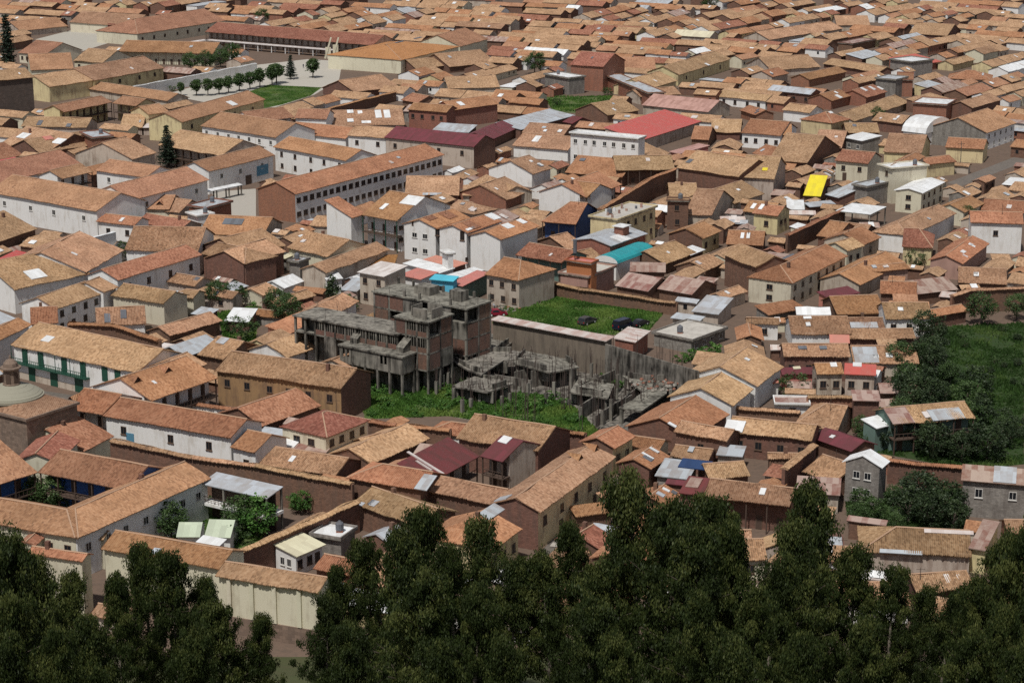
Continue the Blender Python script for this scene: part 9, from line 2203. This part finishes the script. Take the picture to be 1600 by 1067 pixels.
# ---------------------------------------------------------------- trees
def leaf_quad(m, p, size, droop, mat, tint, rr):
    a = rr.random() * 6.283; d = Vector((math.cos(a) * (1 - droop), math.sin(a) * (1 - droop), -droop + rr.uniform(-.3, .3))); d.normalize()
    s = d.cross(Vector((rr.uniform(-1, 1), rr.uniform(-1, 1), rr.uniform(-1, 1)))); 
    if s.length < 1e-3: return
    s.normalize(); l = size * rr.uniform(.6, 1.25); w = l * (rr.uniform(.2, .34) if mat != 'euc' else rr.uniform(.13, .22))
    q = p + d * l
    m.face([p, p + d * l * .5 + s * w, q, p + d * l * .5 - s * w], mat, [(0, 0), (1, 0), (1, 1), (0, 1)]); m.tint.append(max(0, min(1, tint + rr.uniform(-.22, .22))))
def crown_mesh(kind, seed):
    """unit-height trees: (trunk mesh, crown mesh)"""
    rr = random.Random(seed); tr = MB(); cr = MB(); cr.tint = []
    spec = dict(round=('leaf', 70, 26, .085), broad=('leaf', 80, 34, .06), bush=('leaf', 46, 34, .075), dark=('leafd', 70, 36, .065), bright=('leafb', 70, 34, .07), red=('leafr', 60, 30, .07), weed=('leafb', 34, 34, .16), column=('leafd', 60, 30, .06))
    clumps = []
    if kind == 'euc':
        mat = 'euc'; hgt = 1.0; lean = Vector((rr.uniform(-.05, .05), rr.uniform(-.05, .05), 0))
        trunk = [lean * t * t * 1.0 + Vector((math.sin(t * 5 + seed) * .012, math.cos(t * 4 + seed) * .012, t)) for t in [i / 8 for i in range(9)]]
        for i in range(8): tr.tube(trunk[i], trunk[i + 1], .018 * (1 - i / 9), .018 * (1 - (i + 1) / 9), 'bark', 7)
        for b in range(36):
            t = .2 + .78 * (b / 36) ** .9; base = trunk[min(7, int(t * 8))].lerp(trunk[min(8, int(t * 8) + 1)], t * 8 - int(t * 8)); a = b * 2.4 + rr.uniform(-.6, .6)
            reach = (.225 * (1 - t) ** .75 + .018) * rr.choice((.6, .8, .95, 1.1, 1.2)) * (1.0 if t > .34 else .85); tip = base + Vector((math.cos(a) * reach, math.sin(a) * reach, reach * rr.uniform(.35, .95)))
            tr.tube(base, tip, .005 * (1.2 - t), .0012, 'barkd', 4); bt = rr.uniform(.05, .95)
            for q in range(9):
                f = .3 + .76 * q / 8; p = base.lerp(tip, f) + Vector((rr.gauss(0, .018), rr.gauss(0, .018), rr.gauss(0, .016) - .008)); clumps.append((p, rr.uniform(.018, .036), max(0, min(1, bt + rr.uniform(-.2, .2)))))
        for q in range(10): clumps.append((trunk[8] + Vector((rr.gauss(0, .02), rr.gauss(0, .02), rr.uniform(-.08, .015))), rr.uniform(.02, .035), rr.uniform(.4, .9)))
        for p, r_, tint in clumps:
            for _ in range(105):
                d = Vector((rr.gauss(0, 1), rr.gauss(0, 1), rr.gauss(0, 1.0))).normalized() * r_ * rr.random() ** .5; d.z *= 1.5; leaf_quad(cr, p + d, .0155, .72, mat, tint * .75 + .25 * (d.z / r_), rr)  # lit clump tops put into the colour: tint rises with height
    elif kind in ('conifer', 'pine'):
        tr.tube((0, 0, 0), (0, 0, .97), .02, .004, 'barkd', 7); lv = 17
        for i in range(lv):
            t = .12 + .86 * i / lv; reach = (.27 * (1 - t) + .02) if kind == 'conifer' else (.14 * (1 - max(0, t - .4)) * (1.0 if i % 2 else .8) * (1 - t * .35))
            for k in range(9 if t < .7 else 6):
                a = k * 6.283 / 9 + i * .7 + rr.uniform(-.15, .15); L_ = reach * rr.uniform(.8, 1.12); tip = Vector((math.cos(a) * L_, math.sin(a) * L_, t + L_ * rr.uniform(-.1, .22))); tr.tube((0, 0, t), tip, .005, .002, 'barkd', 3)
                for q in range(int(12 + 40 * L_ / .27)):
                    f = rr.uniform(.15, 1.05); p = Vector((0, 0, t)).lerp(tip, f) + Vector((rr.gauss(0, .012), rr.gauss(0, .012), rr.gauss(0, .009))); leaf_quad(cr, p, .04, .2, 'con', rr.uniform(.1, .9), rr)
    else:
        mat, nc, nl, ls = spec[kind]; zc, rx, rz, tb = dict(round=(.66, .25, .34, .35), broad=(.6, .46, .38, .3), bush=(.5, .6, .46, .1), dark=(.55, .5, .42, .15), bright=(.56, .48, .42, .2), red=(.55, .42, .42, .2), weed=(.42, .85, .42, .02), column=(.55, .17, .45, .1))[kind]
        if kind != 'weed':
            tr.tube((0, 0, 0), (rr.uniform(-.02, .02), rr.uniform(-.02, .02), zc), .028, .015, 'barkd', 7)
            for b in range(6):
                a = b * 1.05 + rr.random(); tr.tube((0, 0, tb + .04 * b), (math.cos(a) * rx * .7, math.sin(a) * rx * .7, zc + rr.uniform(-.3, .6) * rz), .012, .004, 'barkd', 4)
        else: tr.tube((0, 0, 0), (.02, 0, .5), .012, .006, 'barkd', 4)
        for _ in range(nc):
            d = Vector((rr.gauss(0, 1), rr.gauss(0, 1), rr.gauss(0, 1))).normalized() * rr.uniform(.45, 1.0) ** .6; lump = 1 + .25 * nz(d.x * 2 + seed, d.y * 2, d.z * 2)
            clumps.append((Vector((d.x * rx * lump, d.y * rx * lump, max(.03, zc + d.z * rz * lump))), rr.uniform(.07, .13) * (1.2 if kind == 'weed' else 1), max(0, min(1, .45 + .35 * d.z + rr.uniform(-.3, .3)))))  # crown tops tinted lighter, light from above put into the leaf colour
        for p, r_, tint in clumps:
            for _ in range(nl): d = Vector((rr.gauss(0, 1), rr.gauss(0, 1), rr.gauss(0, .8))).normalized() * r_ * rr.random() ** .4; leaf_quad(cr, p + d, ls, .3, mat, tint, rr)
    return tr.mesh('trunk'), cr.mesh('crown')
LIB = {}
for kind, cnt in (('euc', 6), ('round', 2), ('broad', 3), ('bush', 3), ('dark', 3), ('bright', 2), ('red', 1), ('weed', 3), ('conifer', 2), ('pine', 1), ('column', 1)):
    LIB[kind] = [crown_mesh(kind, 31 * k + len(kind) * 7 + 1) for k in range(cnt)]
def plant(kind, x, y, z, h, name, label, cat, group, sx=1.0, idx=None):
    tm, cm = LIB[kind][idx if idx is not None else rng.randrange(len(LIB[kind]))]
    r = thing(name, label, cat, (x, y, z), group); r.rotation_euler = (0, 0, rng.random() * 6.28); r.scale = (h * sx, h * sx, h)
    link('trunk', tm, r); link('crown', cm, r); return r
weeds = MB(); weeds.tint = []
for x, y, h, kind, label in TREES:
    if kind == 'weed':
        cm = LIB['weed'][rng.randrange(3)][1]; a = rng.random() * 6.28; ca, sa = math.cos(a), math.sin(a); tn = cm.attributes['tint'].data
        for pi, p in enumerate(cm.polygons):
            if rng.random() < .6:
                pts = [cm.vertices[i].co for i in p.vertices]; weeds.face([(x + (q.x * ca - q.y * sa) * h, y + (q.x * sa + q.y * ca) * h, q.z * h) for q in pts], 'leafb', [(0, 0), (1, 0), (1, 1), (0, 1)]); weeds.tint.append(tn[pi].value)
        continue
    nm = {'bush': 'shrub', 'dark': 'shrub', 'bright': 'shrub', 'red': 'shrub', 'conifer': 'conifer_tree', 'pine': 'pine_tree'}.get(kind, 'tree')
    plant(kind, x, y, 0, h, nm, label, 'shrub' if nm == 'shrub' else 'tree', 'shrubs and trees among the houses', rng.uniform(.8, 1.3) if kind == 'round' else 1.0)
tag(weeds.build('weed_thicket'), 'leafy weeds and low bushes overgrowing the abandoned foundations', 'weeds', kind='stuff')
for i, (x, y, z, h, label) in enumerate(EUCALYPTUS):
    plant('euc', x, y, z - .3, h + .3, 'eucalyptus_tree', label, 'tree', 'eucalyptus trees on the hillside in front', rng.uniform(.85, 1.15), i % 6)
# ---------------------------------------------------------------- people, masts and small things
def person(label, xy, z, ang, top, legs, bend):
    bm_v = [(0, 0, .92), (bend * .25, 0, 1.18), (bend * .55, 0, 1.42 - bend * .2), (bend * .65, 0, 1.52 - bend * .25), (bend * .72, 0, 1.68 - bend * .3),
            (0, .1, .88), (.03, .11, .48), (0, .11, .06), (.12, .11, .03), (0, -.1, .88), (.05, -.11, .48), (0, -.11, .06), (.12, -.11, .03),
            (bend * .5, .2, 1.38 - bend * .2), (bend * .6 + .05, .26, 1.1 - bend * .2), (bend * .7 + .12, .24, .85), (bend * .5, -.2, 1.38 - bend * .2), (bend * .6 + .05, -.26, 1.1 - bend * .2), (bend * .7 + .12, -.24, .85)]
    ed = [(0, 1), (1, 2), (2, 3), (3, 4), (0, 5), (5, 6), (6, 7), (7, 8), (0, 9), (9, 10), (10, 11), (11, 12), (2, 13), (13, 14), (14, 15), (2, 16), (16, 17), (17, 18)]
    rad = [.15, .14, .15, .06, .105, .1, .07, .05, .04, .1, .07, .05, .04, .075, .05, .035, .075, .05, .035]
    me = bpy.data.meshes.new('person'); me.from_pydata(bm_v, ed, []); o = bpy.data.objects.new('person', me); col.objects.link(o)
    o.modifiers.new('skin', 'SKIN'); o.modifiers.new('sub', 'SUBSURF').levels = 1
    for v, r_ in zip(me.skin_vertices[0].data, rad): v.radius = (r_, r_)
    me.skin_vertices[0].data[0].use_root = True
    m2 = bpy.data.meshes.new_from_object(o.evaluated_get(bpy.context.evaluated_depsgraph_get())); bpy.data.objects.remove(o)
    for k in (top, legs, 'skin', 'hair'): m2.materials.append(MATS[k])
    for p in m2.polygons:
        c = p.center; head = c.z > 1.5 - bend * .25
        p.material_index = 1 if c.z < .9 and abs(c.y) < .2 else (3 if head and (c.x < bend * .72 or c.z > 1.72 - bend * .3) else (2 if head or (c.z < .95 and abs(c.y) > .2) else 0)); p.use_smooth = True
    q = link('person', m2); q.location = (*xy, z); q.rotation_euler = (0, 0, ang); return tag(q, label, 'person')
person('person in a pale shirt bending over at the left end of the grass lot', POINTS['person_lot'], 0, R(200), 'cloth_w', 'cloth_d', .55)
person('person in dark clothes standing on the school plaza', POINTS['person_plaza'], 0, R(-90), 'cloth_d', 'cloth_d', 0)
def pole(label, x, y, z0, h):
    r = thing('utility_pole', label, 'pole', (x, y, z0)); m = MB(); m.tube((0, 0, 0), (0, 0, h), .13, .09, 'conc_w', 8); m.build('mast', r); m = MB(); m.box((0, 0), (1, 0), (0, 1), .9, .06, h - .7, h - .58, 'wood'); m.build('crossarm', r)
pole('concrete utility pole on the upper street at the right', *POINTS['pole2'], 0, 9)
root, P, e, n, rec = on_front('cream apartment block with flat')
for k in range(9):
    q = rec['A'] + rec['e'] * (.1 + .09 * k) * rec['L'] + rec['n'] * rng.uniform(.2, .8) * rec['D']; m = MB(); m.tube((q.x, q.y, rec['h']), (q.x, q.y, rec['h'] + rng.uniform(.5, 1.2)), .3, .3, rng.choice(('W', 'zd', 'P2', 'u')), 8)
    tag(m.build('barrel'), ('leftmost', 'second', 'third', 'fourth', 'middle', 'sixth', 'seventh', 'eighth', 'rightmost')[k] + ' small barrel from the left on the flat apartment roof', 'barrel', 'clutter on the apartment roof')
sx, sy = POINTS['sculpture']; sc = thing('sculpture', 'two slanting pale yellow concrete beams beside the gymnasium', 'sculpture', (sx, sy, 0))
for k in (0, 1):
    m = MB(); x = k * 3.0; p0, p1 = Vector((x, 0, 0)), Vector((x + 2.6, 0, 8.5)); m.tube(p0, p1, .55, .4, 'c', 4); m.build('beam', sc)
    m = MB(); m.prism([(x + .2, -.15), (x + 2.4, -.15), (x + 2.4, .15), (x + .2, .15)], 0, 4.6 + k, 'c'); m.build('fin', sc)
root, P, e, n, rec = on_front('flat-roofed pink house')
c = rec['A'] + rec['e'] * rec['L'] * .1 + rec['n'] * rec['D'] * .6
rec = RECS[ROOTS.index(root)][1]; c = rec['A'] + rec['e'] * rec['L'] * .28 + rec['n'] * rec['D'] * .4
m = MB(); m.tube((c.x, c.y, 8), (c.x, c.y, 9.6), .12, .12, 'iron', 6); m.tube((c.x, c.y, 9.6), (c.x, c.y, 12.6), .42, .42, 'zd', 10); m.build('flue', root)
root, P, e, n, rec = on_front('grey-roofed') if any('grey-roofed' in h[0] for h in HOUSES) else on_front('brick house with grey sheet roof')
i_ = next(i for i, h in enumerate(HOUSES) if 'red dormer box' in h[0]); rec = RECS[i_][0]; A, e, n = rec['A'], rec['e'], rec['n']; c = A + e * rec['L'] * .6 + n * rec['w'] * .6
m = MB(); m.box(c, e, n, 1.4, 1.2, rec['h'] + .1, rec['h'] + 2.6, 'k'); bx_ = m.build('dormer_box', ROOTS[i_]); m = MB(); m.box(c, e, n, 1.8, 1.6, rec['h'] + 2.6, rec['h'] + 2.75, 'W'); m.build('dormer_roof', bx_)
# water tanks on the flat roofs
tk = 0
for i, (label, *wings) in enumerate(HOUSES):
    rec = RECS[i][0]
    if rec['form'] == 'f' and 'open' not in wings[0][10] and rec['L'] > 3 and rec['D'] > 3 and tk < 12:
        c = rec['A'] + rec['e'] * rec['L'] * rng.uniform(.25, .75) + rec['n'] * rec['D'] * rng.uniform(.45, .75); r = thing('water_tank', 'dark round water tank on the ' + ' '.join(label.split(',')[0].split()[:9]), 'water tank', (c.x, c.y, rec['h']), 'rooftop water tanks'); tk += 1
        m = MB(); m.lathe((0, 0), [(.55, .25), (.6, .35), (.6, 1.3), (.5, 1.45), (.25, 1.6), (.22, 1.7), (.01, 1.7)], 'zd', 12); m.build('tank', r); m = MB(); m.box((0, 0), (1, 0), (0, 1), .5, .5, 0, .25, 'k'); m.build('plinth', r)
# rubble and stones
def rubble(name, label, cx, cy, r, n_, z=0.0):
    m = MB()
    for _ in range(n_):
        a, d = rng.random() * 6.28, r * rng.random() ** .5; x, y = cx + math.cos(a) * d, cy + math.sin(a) * d; s = rng.uniform(.12, .45); m.lathe((x, y), [(.01, z), (s, z + s * .3), (s * .7, z + s * .9), (.01, z + s)], rng.choice(('stone_l', 'conc_w', 'conc', 'k')), 5)
    tag(m.build(name), label, 'rubble', kind='stuff')
sc_ = SLABS[2][2]; rubble('rubble', 'pale rubble and rubbish heaped on the right-hand foundation slab', sum(p[0] for p in sc_) / len(sc_) + 2.5, sum(p[1] for p in sc_) / len(sc_) + 5, 5, 160, 3.0)
rubble('rubble', 'rubbish and planks at the left end of the grass lot', POINTS['person_lot'][0] + 1.5, POINTS['person_lot'][1] + 1, 4, 90)
